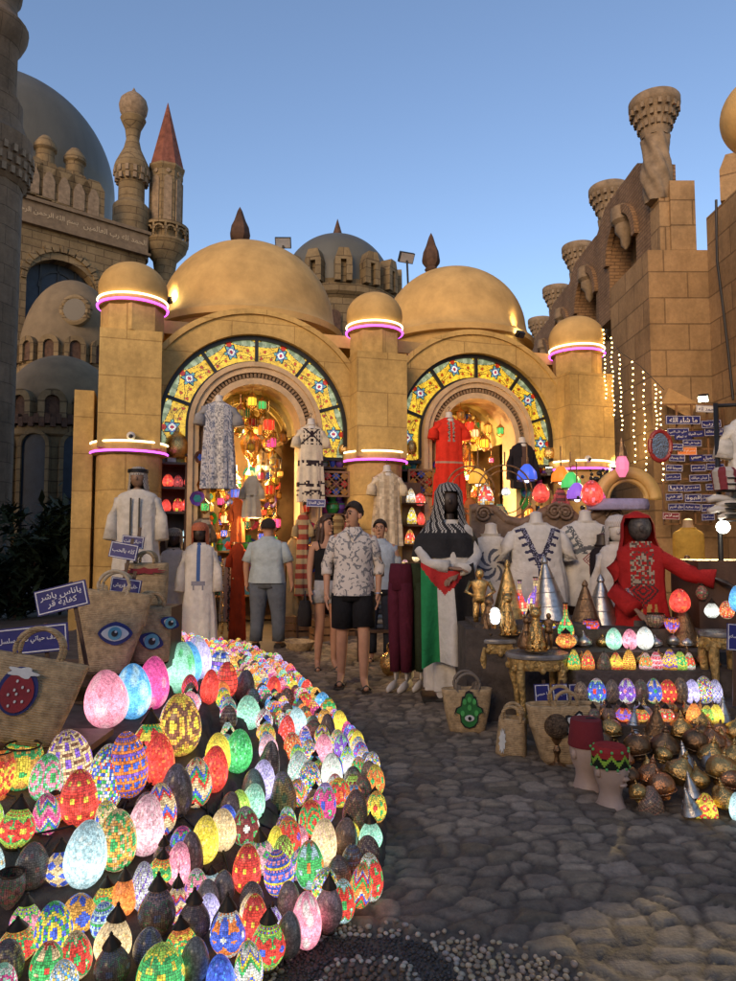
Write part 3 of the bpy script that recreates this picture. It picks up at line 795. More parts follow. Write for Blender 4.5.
for i in range(8):
    a = 2*PI*(i+.5)/8; p.M = Matrix.Rotation(a, 4, 'Z') @ Matrix.Translation((0, -15.6*pm_, 0))
    hw = 4*pm_; z0, z1_ = tz(226), tz(186)
    p.strip([(-hw, z0)]+[(-hw*cos(PI/2*j/6), z1_+hw*sin(PI/2*j/6)) for j in range(7)], [(hw, z0)]+[(hw*cos(PI/2*j/6)+.001, z1_+hw*sin(PI/2*j/6)) for j in range(7)], -.05, .05)
    p.prism([(2.2*pm_*cos(2*PI*j/12), tz(177.5)+2.2*pm_*sin(2*PI*j/12)) for j in range(12)], -.05, .05); p.M = None
build('niche', p, CARVE, lt, smooth=False)
p = MB(); p.lathe([(18*pm_, tz(171)), (17*pm_, tz(167)), (.3*pm_, tz(103))], (0, 0, 0), 8); build('cone_roof', p, ROOFRED, mn, smooth=False)
# domed building behind the shops
BY = 30.0; bm = at_y(337, 400, BY); tz = lambda py: at_y(337, py, BY).z; pb = BY/FL
bb = thing('domed_hall', 'stone hall with a grey dome ringed by slotted merlons behind the two golden domes', 'building', (bm.x, BY, 0))
p = MB(); p.lathe([(56*pb, 0), (56*pb, tz(316)), (62*pb, tz(311)), (62*pb, tz(304)), (57*pb, tz(303)), (57*pb, tz(298))], (0, 0, 0), 16); bw_ = build('wall', p, MOSQ, bb)
g = MB()
for i in range(14):
    a = 2*PI*i/14; g.M = Matrix.Rotation(a, 4, 'Z') @ Matrix.Translation((0, -56.4*pb, 0)); hw = 6*pb
    z0, z1_ = tz(370), tz(334)
    g.strip([(-hw, z0)]+[(-hw*cos(PI/2*j/6), z1_+hw*sin(PI/2*j/6)) for j in range(7)], [(hw, z0)]+[(hw*cos(PI/2*j/6)+.001, z1_+hw*sin(PI/2*j/6)) for j in range(7)], -.12, .1)
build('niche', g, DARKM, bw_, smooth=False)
for i in range(14):
    a = 2*PI*(i+.3)/14; m_ = MB(); m_.M = Matrix.Rotation(a, 4, 'Z') @ Matrix.Translation((0, -60*pb, 0))
    hw = 8.5*pb; z0 = tz(303)
    for sg in (-1, 1): m_.box((sg*hw*.64, 0, z0+10*pb), (hw*.66, .5, 20*pb))
    m_.prism([(-hw, z0+20*pb), (hw, z0+20*pb), (hw*.55, z0+31*pb), (-hw*.55, z0+31*pb)], -.25, .25)
    m_.box((0, .08, z0+10*pb), (hw*.6, .2, 20*pb)); build('merlon', m_, MOSQ, bb, smooth=False)
p = MB(); p.lathe([(56*pb, tz(300)), (56*pb, tz(291))]+[(max(.01, 56*pb*cos(PI/2*i/20)), tz(291)+56*pb*sin(PI/2*i/20)) for i in range(1, 21)], (0, 0, 0), 56); dd = build('dome', p, GREYDOME, bb)
p = MB(); p.lathe([(5*pb, tz(238)), (4.5*pb, tz(233)), (.2*pb, tz(219))], (0, 0, 0), 10); build('finial', p, DARKM, dd)
# ---------------------------------------------------------------- gallery building on the right with twisted columns
gb_ = thing('column_gallery', 'stepped stone gallery wall on the right carrying flared twisted columns', 'building', (0, 0, 0))
XW = 5.35
p = MB(); zt = at_y(653, 250, 12.5).z
p.box((5.07+.55, 13.5, zt/2), (1.1, 2.0, zt)); build('pier', p, GALL, gb_, smooth=False)
# wall behind the pier, recess with arches
p = MB(); zw = at_y(617, 290, 14.4).z
p.box((XW+.75, 21.5, (zw-.6)/2), (1.0, 14.0, zw-.6)); build('wall', p, GALL, gb_, smooth=False)
D0 = 12.95; SP = 3.35
def at_x(px, py, X): d = ray(px, py); t = X/d.x; return CAM+d*t
for k in range(5):
    Y0 = D0+SP*k; xk = 5.5+.27*k
    zc = CAMZ+455.0/FL*13.0  # top of capitals
    zb = zc-1.75             # top of the post the column stands on
    xo = (665-368)/FL*13.0+.27*k-.05
    m_ = MB()
    # post and column
    m_.box((xo+.42, Y0, zt/2+zb/2), (.46, .5, zb-zt+.1))
    m_.box((xo+.22, Y0+.02, zt/2+zb/2-.15), (.42, .42, zb-zt-.2))
    build('post', m_, GALL if k == 0 else BRICK, gb_, smooth=False)
    t_ = MB(); rr = .235
    prof = [(rr*.8, zb-.25), (rr*.9, zb+.1), (rr*1.05, zb+.3)]+[(rr*(1.05+.06*j/8), zb+.3+.7*j/8) for j in range(9)]
    prof2 = []
    for j in range(29):
        z = zb-.25+1.25*j/28; prof2.append((rr*(.85+.3*min(1, j/10)), z))
    t_.lathe(prof2, (xo+.05, Y0, 0), 40, mod=lambda a, z, kk: (1-.16*math.exp(-((z-zb-.75)/.3)**2))*(1+.11*sin(6*a+z*11)))
    cl = build('twisted_column', t_, CARVE, gb_)
    t_ = MB(); t_.lathe([(rr*1.05, zb+1.0), (rr*1.15, zb+1.12), (rr*1.36, zb+1.3), (rr*1.66, zb+1.46), (rr*1.92, zb+1.58), (rr*1.98, zb+1.6), (rr*1.98, zb+1.72), (rr*1.9, zb+1.75), (rr*1.85, zb+1.70), (rr*.3, zb+1.68)], (xo+.05, Y0, 0), 40, mod=lambda a, z, kk: 1+(.03*cos(20*a+kk*PI) if kk < 4 else 0)); build('capital', t_, CARVE, cl)
    t_ = MB()
    for i in range(18):
        for r, z in ((1.22, 1.2), (1.48, 1.36), (1.78, 1.5)):
            a = 2*PI*(i+(.5 if z == 1.34 else 0))/18; t_.box((xo+.05+rr*r*cos(a), Y0+rr*r*sin(a), zb+z), (.07, .06, .1), a)
    build('corbel', t_, CARVE, cl, smooth=False)
    # bay: gabled brick arch facing the street
    z0 = zt-.3; zg = zc-.75
    M2 = Matrix.Translation((xo+.28, Y0+.25, 0)) @ Matrix.Rotation(PI/2, 4, 'Z')
    g = MB(); g.M = M2; L_ = SP-.5; ac = L_*.55; ar = .80; zs = zg-1.45
    A = [(ac-ar, z0)]+[(ac-ar*cos(PI*j/16), zs+ar*1.1*sin(PI*j/16)) for j in range(17)]+[(ac+ar, z0)]
    top_ = lambda x: zg-max(0, abs(x-ac)-.95)*.6
    B = [(0, z0)]+[(2*ac*j/16, top_(2*ac*j/16)) for j in range(17)]+[(2*ac, z0)]
    g.strip(A, B, -.25, .25); g.arc(ac, zs, ar-.02, ar+.16, .22, .34, 0, PI, 16); build('brick_arch', g, BRICK, gb_, smooth=False)
    g = MB(); g.M = M2; g.box((ac, -.32, (z0+zs)/2+.2), (ar*2, .12, zs-z0+1.2)); build('arch_infill', g, GALL, gb_, smooth=False)
    g = MB(); g.M = M2
    g.lathe([(.02, zs+.05), (.10, zs+.15), (.12, zs+.32), (.22, zs+.45), (.22, zs+.58), (.30, zs+.66), (.30, zs+.95)], (ac, .16, 0), 12); build('hanging_corbel', g, CARVE, gb_)
# timber screen low on the left side of the gallery
p = MB()
for i in range(9): p.box((5.32, 14.7+i*.42, 3.55), (.09, .09, 1.5))
for z in (2.85, 3.55, 4.3): p.box((5.30, 16.4, z), (.11, 4.2, .10))
build('timber_railing', p, WOOD, gb_, smooth=False)
# near wall at the right edge
nw = thing('boundary_wall', 'tall pale stone wall with a pointed merlon at the right edge of the street', 'wall', (0, 0, 0))
zt2 = at_y(703, 218, 12.5).z
p = MB(); p.box((6.45, 7.9, zt2/2), (.6, 9.2, zt2)); build('wall', p, GALL, nw, smooth=False)
q = at_y(718, 190, 12.0)
p = MB(); p.M = Matrix.Translation((6.42, 11.9, zt2)) @ Matrix.Rotation(-PI/2*.35, 4, 'Z')
p.prism([(-.26, 0), (.26, 0), (.26, .55), (.16, .8), (-.16, .8), (-.26, .55)], -.22, .22); build('merlon', p, GALL, nw, smooth=False)
gbp = at_y(763, 115, 9.0)
gp_ = thing('ball_pillar', 'gold ball topped pillar just past the right edge', 'pillar', (gbp.x, 9.0, 0))
p = MB(); p.lathe([(.3, 0), (.3, gbp.z-.42)], (0, 0, 0), 12); build('shaft', p, PLASTER, gp_)
p = MB(); p.ball((0, 0, gbp.z), .52, 40, 24); build('cap_ball', p, DOMEM, gp_)
# dark bushes at the foot of the mosque
def bush(c, rx, ry, rz, n, m, seed, name, label):
    rb = random.Random(seed); t = thing(name, label, 'bush', (c[0], c[1], 0), group='dark bushes below the mosque')
    lf = MB()
    clumps = [(rb.gauss(0, .45)*rx, rb.gauss(0, .45)*ry, c[2]+rb.uniform(-.8, .9)*rz) for _ in range(26)]
    for i in range(n):
        q = clumps[i % 26]; p_ = Vector((q[0]+rb.gauss(0, .16)*rx, q[1]+rb.gauss(0, .16)*ry, max(.05, q[2]+rb.gauss(0, .16)*rz)))
        a = rb.uniform(0, 2*PI); s = rb.uniform(.05, .12); tl = rb.uniform(-1, 1)
        d1 = Vector((cos(a), sin(a), tl))*s*1.6; d2 = Vector((-sin(a), cos(a), rb.uniform(-.6, .6)))*s*.5
        lf.add([p_-d1, p_+d2, p_+d1, p_-d2], [(0, 1, 2, 3)])
    build('foliage', lf, m, t, smooth=False)
    st_ = MB()
    for i in range(5):
        a = rb.uniform(0, 2*PI); st_.tube([(0, 0, 0), (cos(a)*rx*.2, sin(a)*ry*.2, c[2]*.6), (cos(a)*rx*.5, sin(a)*ry*.5, c[2])], [.05, .035, .015], 6)
    build('stem', st_, DARKM, t)
LEAF = mat('dark_leaf', (.022, .038, .016), .6, var=.5, vs=3)
q = at_y(18, 560, 13.0); bush((q.x, 13.0, 1.0), 1.0, .7, .95, 2600, LEAF, 1, 'shrub', 'dark feathery shrub beside the minaret shaft at the left edge')
q = at_y(72, 560, 13.6); bush((q.x, 13.6, 1.1), .75, .6, 1.0, 2200, LEAF, 2, 'shrub', 'dark leafy shrub next to the left ball topped pillar')

# unseen block added outside the frame on the left to shade the mosque foot
sb = MB(); sb.box((-12.6, 8.2, 6.5), (7.0, 11.5, 13)); sb.box((-12.6, 8.2, 13.1), (7.3, 11.8, .3))
for i in range(6): sb.box((-9.2, 3.2+i*2.0, 13.6), (.4, 1.0, .9))
so_ = thing('left_shade_block', 'unseen block with a crenellated roof added beyond the left edge for shade', 'building'); build('wall', sb, TOWER, so_, smooth=False)


sb = MB(); sb.box((-4, -9, 2.15), (34, 5, 4.3)); sb.box((-4, -6.45, 4.4), (34.4, .4, .4))  # unseen occluder added behind the camera, keeps low sun off the street level
so2 = thing('rear_shade_block', 'unseen long flat roofed block added behind the viewer to shade the street', 'building'); build('wall', sb, TOWER, so2, smooth=False)
# ---------------------------------------------------------------- mosaic lamps
LIT = lampmat('lit_mosaic_glass', 1.3); DIM = lampmat('unlit_mosaic_glass', 0.0, (.02, .016, .013))
PAL = {'red': (.80, .035, .015), 'orange': (.92, .22, .02), 'amber': (.85, .40, .05), 'yellow': (.92, .68, .04), 'cream': (.84, .60, .30), 'white': (.74, .74, .66), 'ice': (.50, .74, .78),
       'pink': (.90, .28, .38), 'rose': (.86, .45, .50), 'magenta': (.75, .06, .28), 'lilac': (.55, .48, .85), 'purple': (.24, .10, .60), 'blue': (.05, .12, .70), 'sky blue': (.10, .45, .90),
       'teal': (.05, .40, .42), 'mint': (.32, .72, .50), 'green': (.06, .50, .12), 'lime': (.45, .75, .08), 'brown': (.25, .10, .05), 'maroon': (.22, .03, .03), 'grey': (.30, .27, .25), 'black': (.02, .02, .02), 'dark purple': (.10, .06, .12)}
def profile(shape, m):
    out = []
    for k in range(m+1):
        t = k/m
        if shape == 'egg':
            th = PI*(.06+.94*t) if t > 0 else PI*.06
            z = .5-.5*cos(th); r = .5*sin(th)*(1+.17*cos(th)); r /= .512; r *= .5
            if k == m: r = .004
        elif shape == 'capped':
            z = t; r = (.30+.42*sin(min(1, t/.42)*PI/2) if t < .42 else .22+.50*max(0, cos((t-.42)/.58*PI/2))**.9)*.5/.72
        elif shape == 'bowl':
            z = t; r = (.28+.72*sin(t/.62*PI/2) if t < .62 else 1-.20*((t-.62)/.38)**2)*.5
        elif shape == 'bell':
            z = t; r = (.46 if t < .08 else .46*(1-((t-.08)/.92)**2.2*.86)+.02)
            if k == m: r = .004
        elif shape == 'bottle':
            z = t; r = (.5*max(0, sin(PI*(.18+.82*min(1, t/.62))))**.8 if t < .5 else .13+.20*max(0, (.62-t)/.12))
            r = max(.13, r) if t > .3 else max(.3, r)
        out.append((r, z))
    return out
MOTIFS = {}
def tile_colors(motif, c1, c2, c3, nu, nv, rb, u0):
    P1, P2, P3 = PAL[c1], PAL[c2], PAL[c3]
    cols = []
    kf = 4 if nu < 34 else 5
    grn = PAL['green']; wht = PAL['cream']; blk = (.03, .02, .02)
    moon = [(rb.uniform(0, 1), rb.uniform(0, 1), rb.uniform(.06, .16)) for _ in range(16)]
    for j in range(nv):
        for i in range(nu):
            u = ((i+.5)/nu-u0) % 1; v = (j+.5)/nv
            f = (u*kf+.5) % 1-.5; dx = f/kf*nu; dy = (v-.5)*nv*1.0; rho = math.hypot(dx, dy*.85); an = math.atan2(dy, dx)
            band = v < .14 or v > .80
            c = P1
            if motif == 'flowers':
                Rr = nv*.20*(1+.30*cos(6*an))
                if rho < nv*.06: c = P3
                elif rho < Rr: c = P2
                elif rho < Rr+1.0 and nv > 14: c = grn if c1 != 'green' and c2 != 'green' else P3
                elif band: c = (P2, P3, P1)[i % 3] if j % 2 else P1
            elif motif == 'star':
                Rr = nv*.23*(1+.48*cos(5*an-PI/2))
                if rho < nv*.05: c = P3
                elif rho < Rr: c = P2
                elif rho < nv*.38 and rho > nv*.33: c = P3
                elif band: c = P3 if (i//2) % 2 else P1
            elif motif == 'rosette':
                q = int(rho/max(1.2, nv*.055)); c = (P3, P2, P1, P2, P1, P3, P1, P1, P1)[min(q, 8)] if rho < nv*.42 else P1
                if q in (2, 4) and int((an/PI*8) % 2): c = P3
            elif motif == 'dots':
                a = (i+ (3 if (j//6) % 2 else 0)) % 6; b = j % 6
                if a in (2, 3) and b in (2, 3): c = P2
                elif band and j in (1, nv-3) and i % 2: c = P3
            elif motif == 'diamonds':
                cu_ = (i % 8)-3.5; cv = (j % 8)-3.5; q = abs(cu_)+abs(cv)
                if q < 1.5: c = P3
                elif q < 3.2: c = P2
            elif motif == 'zigzag':
                q = (j+abs((i % 8)-4)) % 9; c = P1 if q < 4 else P2 if q < 6 else P3 if q < 8 else wht
            elif motif == 'chevron':
                q = dy+abs(dx)*1.1; q2 = (q % (nv*.34))/(nv*.34)
                c = P1 if q2 < .35 else P2 if q2 < .55 else P3 if q2 < .75 else PAL['blue'] if q2 < .88 else wht
            elif motif == 'bands':
                q = j % 6
                if q in (0,): c = P3
                elif q in (2, 3): c = P2 if (i % 4) < (2 if q == 2 else 3) else P1
                elif q == 5: c = P2 if i % 2 else P1
            elif motif == 'confetti':
                c = rb.choice([P1, P2, P3, PAL['white'], PAL['blue'], PAL['green'], PAL['yellow']])
            elif motif == 'drops':
                a = i % 4; b = (j+(3 if (i//4) % 2 else 0)) % 6
                c = P2 if a in (1, 2) and b in (1, 2, 3) else P1
                if b == 5: c = P3
            elif motif == 'crackle':
                k = rb.uniform(.62, 1.2); c = tuple(x*k for x in P1)
                if rb.random() < .12: c = tuple(x*.5+y*.5 for x, y in zip(P1, P2))
            elif motif == 'clouds':
                q = 0
                for (mu, mv, mr) in moon:
                    du = abs(u-mu); du = min(du, 1-du)
                    d = math.hypot(du*2.2, v-mv)
                    if d < mr: q = max(q, 1-(d/mr)**3)
                k = rb.uniform(.86, 1.12); c = tuple((x*(1-q*.8)+y*q*.8)*k for x, y in zip(P1, P2))
            elif motif == 'beads':
                c = P2 if (i+j) % 4 == 0 else P3 if (i-j) % 5 == 0 else P1
            if motif not in ('crackle', 'clouds'):
                k = rb.uniform(.5, 1.2); c = tuple(x*k for x in c)
            cols.append(c)
    return [tuple(x*.93+.04*max(c) for x in c) for c in cols]
def lamp_mesh(name, shape, w, h, motif, c1, c2, c3, lit, nu, nv, seed, u0):
    rb = random.Random(seed)
    hb = h*(.74 if shape == 'capped' else 1.0)
    prof = profile(shape, nv)
    vs = []; fs = []
    jit = .16*PI*w/nu
    for k, (r, z) in enumerate(prof):
        for i in range(nu):
            a = 2*PI*(i+.5*(k % 2)*0)/nu
            ja = rb.uniform(-.12, .12)*2*PI/nu if 0 < k < nv else 0
            a += (PI/nu) if False else 0
            vs.append((r*w*cos(a+ja), r*w*sin(a+ja), z*hb+(rb.uniform(-.12, .12)*hb/nv if 0 < k < nv else 0)))
    for k in range(nv):
        for i in range(nu):
            j = (i+1) % nu; fs.append((k*nu+i, k*nu+j, (k+1)*nu+j, (k+1)*nu+i))
    cols = tile_colors(motif, c1, c2, c3, nu, nv, rb, u0)
    if not lit: cols = [tuple((.14+x*.44+.07*max(c))*q for x, q in zip(c, (1.12, .96, .78))) for c in cols]
    me = bpy.data.meshes.new(name); me.from_pydata(vs, [], fs)
    at = me.color_attributes.new('Col', 'FLOAT_COLOR', 'CORNER')
    fc = np.concatenate([np.array(cols, np.float32), np.ones((len(cols), 1), np.float32)], 1)
    at.data.foreach_set('color', np.repeat(fc, 4, axis=0).ravel())
    uv = me.uv_layers.new(name='tile')
    if motif in ('crackle', 'clouds'):   # crushed glass: no grout lines
        q = np.tile(np.array([.5, .5], np.float32), 4*len(fs)) if motif == 'clouds' else np.array([rb.choice([.5, .5, .5, .02]) if False else .5 for _ in range(8*len(fs))], np.float32)
    else: q = np.tile(np.array([0, 0, 1, 0, 1, 1, 0, 1], np.float32), len(fs))
    q = np.ascontiguousarray(q, dtype=np.float32)
    uv.data.foreach_set('uv', q)
    me.polygons.foreach_set('use_smooth', [True]*len(fs))
    me.materials.append(LIT if lit else DIM)
    return me, hb
CAPM = mat('bronze_cap', (.055, .035, .02), .42, .75, var=.4, vs=14, bmp=.2, spec=.5)
LAMPS = []     # (object, short description, row phrase)
BEAM = {'crackle': 'plain crackle glass', 'clouds': 'cloudy mottled glass'}
def describe(shape, lit, motif, c1, c2, c3, w, h):
    sh = {'egg': 'egg lamp', 'capped': 'bronze capped lamp', 'bowl': 'open bowl lamp', 'bell': 'bell lamp', 'bottle': 'bottle lamp'}[shape]
    st = 'lit' if lit else 'unlit'
    if motif == 'crackle': return f'{st} {c1} crackle {sh}'
    if motif == 'clouds': return f'{st} mottled {c1} {sh}'
    if motif == 'confetti': return f'{st} {c1} {c2} confetti {sh}'
    ph = {'flowers': f'{c2} flowers', 'star': f'{c2} stars', 'rosette': f'{c2} rosettes', 'dots': f'{c2} dots', 'diamonds': f'{c2} diamonds', 'zigzag': f'{c2} zigzags', 'chevron': f'{c2} chevrons', 'bands': f'{c2} bands', 'drops': f'{c2} teardrops', 'beads': f'{c2} beads'}[motif]
    return f'{st} {c1} {sh} with {ph}'
def make_lamp(p, w, h, shape, lit, motif, c1, c2, c3, row, group, seed, tilt=.0, tiltdir=0, face=None, scale_res=1.0):
    hp = h*scale_res
    nv = 30 if hp > .15 else 24 if hp > .11 else 18
    nu = int(nv*1.75)//2*2
    if p[1] > 5.2: nv = 12; nu = 20
    a = math.atan2(CAM.y-p[1], CAM.x-p[0]) if face is None else face
    u0 = (a/(2*PI)+random.Random(seed).uniform(-.06, .06)) % 1
    me, hb = lamp_mesh('mosaic_lamp', shape, w, h, motif, c1, c2, c3, lit, nu, nv, seed, u0)
    if shape in ('capped', 'bowl', 'bottle') or (shape == 'bell' and seed % 2):
        o = bpy.data.objects.new('mosaic_lamp', me); C.objects.link(o)
        q = MB()
        if shape == 'capped':
            q.lathe([(.27*w, hb*.985), (.24*w, hb*1.03), (.17*w, hb*1.12), (.09*w, hb*1.21), (.05*w, hb*1.26), (.06*w, hb*1.29), (.01*w, h)], (0, 0, 0), 16); build('cap', q, CAPM, o)
            q = MB(); q.lathe([(.26*w, -.03*h), (.28*w, .0), (.22*w, .03*h)], (0, 0, 0), 16); build('foot', q, CAPM, o)
        elif shape == 'bowl':
            q.torus((0, 0, h), .40*w, .015*w+.002, 24, 6); build('rim', q, CAPM, o)
        elif shape == 'bell':
            q.lathe([(.1*w, h*.93), (.08*w, h*1.0), (.03*w, h*1.05), (.004, h*1.12)], (0, 0, 0), 10); build('cap', q, CAPM, o)
        else:
            q.torus((0, 0, h), .13*w, .006, 16, 6); build('rim', q, CAPM, o)
    else:
        o = bpy.data.objects.new('mosaic_lamp', me); C.objects.link(o)
    o.location = p
    if tilt: o.rotation_euler = (tilt*cos(tiltdir), tilt*sin(tiltdir), 0)
    LAMPS.append((o, describe(shape, lit, motif, c1, c2, c3, w, h), row)); o['group'] = group; o['category'] = 'lamp'
    return o
# hand placed from the photograph: px centre, py base, width px, height px, shape, lit, motif, colours
HAND = """
19 792 40 44 bowl 1 star amber yellow green|0 802 26 46 bowl 1 rosette orange yellow red|44 803 32 45 egg 1 rosette mint pink green|72 788 43 56 egg 1 drops cream purple brown|101 815 37 66 egg 1 confetti blue red white
130 798 38 64 egg 1 bands orange blue purple|159 787 30 50 egg 1 crackle red orange red|80 827 37 54 egg 1 dots red yellow red|50 826 30 40 capped 1 flowers orange red blue|14 848 34 50 capped 1 flowers lime red yellow
143 856 36 58 egg 1 crackle rose white white|162 837 30 50 egg 1 zigzag cream red blue|177 819 31 52 egg 0 crackle dark_purple lilac blue|116 871 38 58 egg 1 rosette cream amber green|82 888 40 64 egg 1 crackle ice white pink
62 886 32 44 capped 1 diamonds cream blue blue|31 890 32 44 egg 0 dots grey red black|8 909 28 34 bowl 0 flowers grey red green|160 884 25 35 capped 1 flowers orange green yellow|177 887 24 42 egg 1 crackle pink white white
191 882 24 46 egg 0 crackle maroon rose red|144 913 24 46 egg 1 beads white lilac purple|124 915 27 46 capped 1 crackle orange amber red|106 918 27 38 capped 1 flowers yellow green orange|76 933 33 36 egg 1 diamonds amber blue blue
53 958 36 50 egg 1 rosette green yellow blue|17 962 37 42 capped 1 flowers amber red green|110 966 35 60 capped 1 crackle cream amber white|78 979 29 44 egg 1 flowers cream red green|45 988 32 42 egg 1 star cream green red
113 986 34 50 capped 0 flowers grey maroon blue|147 968 29 36 egg 0 star grey blue white|156 936 36 58 capped 0 flowers rose maroon blue|175 924 22 48 capped 1 zigzag cream purple red|182 962 31 42 capped 1 rosette orange green yellow
160 1003 46 52 egg 1 flowers lime green yellow|194 984 28 42 egg 0 crackle grey white black|193 942 32 50 capped 0 dots brown cream red|223 852 26 40 egg 1 crackle cream amber rose|204 864 27 46 egg 1 crackle yellow cream white
231 830 24 36 egg 0 crackle brown maroon red|247 848 27 38 egg 1 flowers grey maroon white|264 875 26 46 capped 1 diamonds rose green purple|246 895 28 46 egg 1 dots red yellow orange|281 897 29 44 egg 1 bands blue pink yellow
289 858 25 38 egg 1 flowers orange red purple|274 862 16 34 egg 1 crackle yellow lime amber|311 891 28 46 egg 1 star ice green orange|323 868 26 46 egg 1 crackle cream rose orange|313 838 26 36 egg 1 rosette orange green red
285 820 26 46 egg 0 flowers lilac yellow green|344 858 24 36 egg 0 crackle brown amber red|354 835 25 44 egg 0 beads brown red amber|371 852 23 38 capped 1 crackle mint white white|368 867 24 28 egg 0 beads maroon cream cream
371 902 26 46 egg 1 flowers white red green|359 909 22 42 egg 1 chevron orange green red|343 923 24 42 egg 1 flowers ice red green|340 893 24 34 egg 0 star grey brown orange|328 931 28 54 capped 0 crackle rose pink grey
307 950 29 52 egg 1 clouds pink white white|289 918 22 34 egg 0 crackle grey rose white|288 959 25 42 egg 0 crackle grey black white|267 968 34 58 capped 1 flowers lime red blue|255 948 26 50 egg 1 dots red yellow yellow
228 956 34 58 capped 1 star orange blue white|223 907 22 34 egg 0 crackle grey black brown|207 918 24 34 egg 0 crackle grey brown black|252 917 24 32 egg 0 beads brown grey cream|222 1003 28 46 egg 1 crackle blue sky_blue white
249 996 28 48 egg 1 chevron white green yellow|237 774 28 42 egg 1 crackle green mint lime|219 776 26 40 egg 1 crackle yellow lime amber|213 794 27 44 egg 1 crackle red orange maroon|196 808 30 48 egg 1 chevron cream red green
180 757 42 60 egg 1 rosette amber brown yellow|148 768 36 56 capped 1 star yellow red green|249 731 24 34 egg 1 crackle mint grey green|251 822 24 36 egg 1 crackle mint white green|240 829 22 36 egg 1 crackle lime cream green
262 802 24 40 egg 1 crackle lilac white white|268 788 20 44 egg 0 star grey black white|254 812 24 40 egg 0 crackle teal grey black|286 748 17 30 egg 1 crackle red rose orange|299 737 18 28 egg 1 crackle ice mint white
323 767 18 30 egg 1 crackle pink rose white|298 788 21 34 egg 1 beads white ice mint|294 762 18 28 egg 1 rosette cream orange red|333 792 21 36 egg 1 crackle white mint green|310 798 23 34 egg 1 confetti blue orange white
341 808 22 28 egg 1 flowers yellow red orange|323 826 24 40 egg 1 flowers lilac magenta blue|328 789 18 26 egg 0 beads brown rose black|308 763 16 22 egg 1 confetti red blue cream|322 714 16 20 egg 1 crackle sky_blue ice white
330 722 15 22 egg 1 rosette yellow green amber|273 700 15 22 egg 1 crackle red orange red|376 797 18 30 egg 1 flowers yellow orange green|376 824 20 30 egg 1 flowers amber yellow red|372 778 16 24 egg 1 confetti lilac white red
357 755 14 22 egg 1 crackle yellow lime amber|341 737 15 24 egg 1 crackle yellow amber lime|328 744 15 28 egg 0 beads maroon grey brown|313 742 20 20 egg 0 flowers brown orange red|343 762 17 26 egg 1 star mint purple white
358 785 16 26 egg 1 flowers rose green orange|364 806 18 28 egg 0 rosette amber green red|305 714 15 20 egg 1 rosette lime red orange|287 712 16 22 egg 0 beads brown orange cream|291 693 13 20 egg 1 confetti red cream orange
""".strip()
# shelf of big eggs at the top of the display
TOP = """
108 729 42 56 egg 1 clouds pink rose white|133 720 36 54 egg 1 clouds sky_blue ice white|152 711 31 52 egg 1 clouds magenta pink white|178 695 30 50 egg 1 clouds mint green white|188 688 28 44 egg 1 clouds sky_blue blue white|199 681 27 42 egg 1 clouds lilac white white
217 682 24 30 egg 1 bands white blue purple|226 700 22 36 egg 1 dots red orange orange|208 706 18 34 egg 1 crackle red maroon red|243 706 20 34 egg 0 crackle dark_purple grey grey
"""
seedc = 100
placed = []
def row_phrase(px, py):
    if px > 265 and py < 905: return 'along the path edge of the display'
    if py > 930: return 'low at the front of the display'
    if py < 735: return 'on the top step below the baskets'
    return 'on the middle steps of the display'
def add_from_pixels(txt, grow=1.0):
    global seedc
    for it in txt.replace('\n', '|').split('|'):
        it = it.split()
        if not it: continue
        px, py, wp, hp = map(float, it[:4]); shape = it[4]; lit = it[5] == '1'; motif = it[6]; c1, c2, c3 = [x.replace('_', ' ') for x in it[7:10]]
        p = on_terrace(px, py-2); k = p.y/FL
        w = wp*k*grow; h = hp*k*grow
        seedc += 1; rb = random.Random(seedc)
        placed.append([p, w/2])
        make_lamp((p.x, p.y, p.z-.004), w, h, shape, lit, motif, c1, c2, c3, row_phrase(px, py), 'mosaic lamps on the stepped display', seedc, rb.uniform(.02, .13), rb.uniform(0, 6.28))
add_from_pixels(HAND); add_from_pixels(TOP)
# the rest of the rows, packed along the curve of the steps
def curve_pt(t, s):
    # point at arc length t along EDGE, s inward
    acc = 0
    for (a, b) in zip(_E[:-1], _E[1:]):
        l = np.hypot(*(b-a))
        if acc+l >= t:
            q = a+(b-a)*((t-acc)/l); d = (b-a)/l; n = np.array([d[1], -d[0]])
            return q+n*s
        acc += l
    return None
rf = random.Random(77)
SH = ['egg']*6+['capped']*2+['bell']
LITC = ['red', 'orange', 'amber', 'yellow', 'cream', 'white', 'ice', 'pink', 'rose', 'lilac', 'mint', 'lime', 'green', 'sky blue', 'magenta', 'blue', 'purple', 'teal']
MOT = ['flowers', 'star', 'rosette', 'dots', 'diamonds', 'zigzag', 'bands', 'confetti', 'beads', 'crackle', 'crackle', 'flowers', 'drops', 'chevron']
SECOND = ['red', 'orange', 'yellow', 'white', 'blue', 'green', 'pink', 'purple', 'cream', 'magenta', 'lime', 'sky blue', 'brown', 'maroon']
FARC = ['red', 'orange', 'amber', 'yellow', 'cream', 'pink', 'red', 'orange', 'lime', 'sky blue', 'rose', 'lilac', 'green', 'magenta', 'amber', 'mint']
used_combo = set(); nfill = 0
fills = []
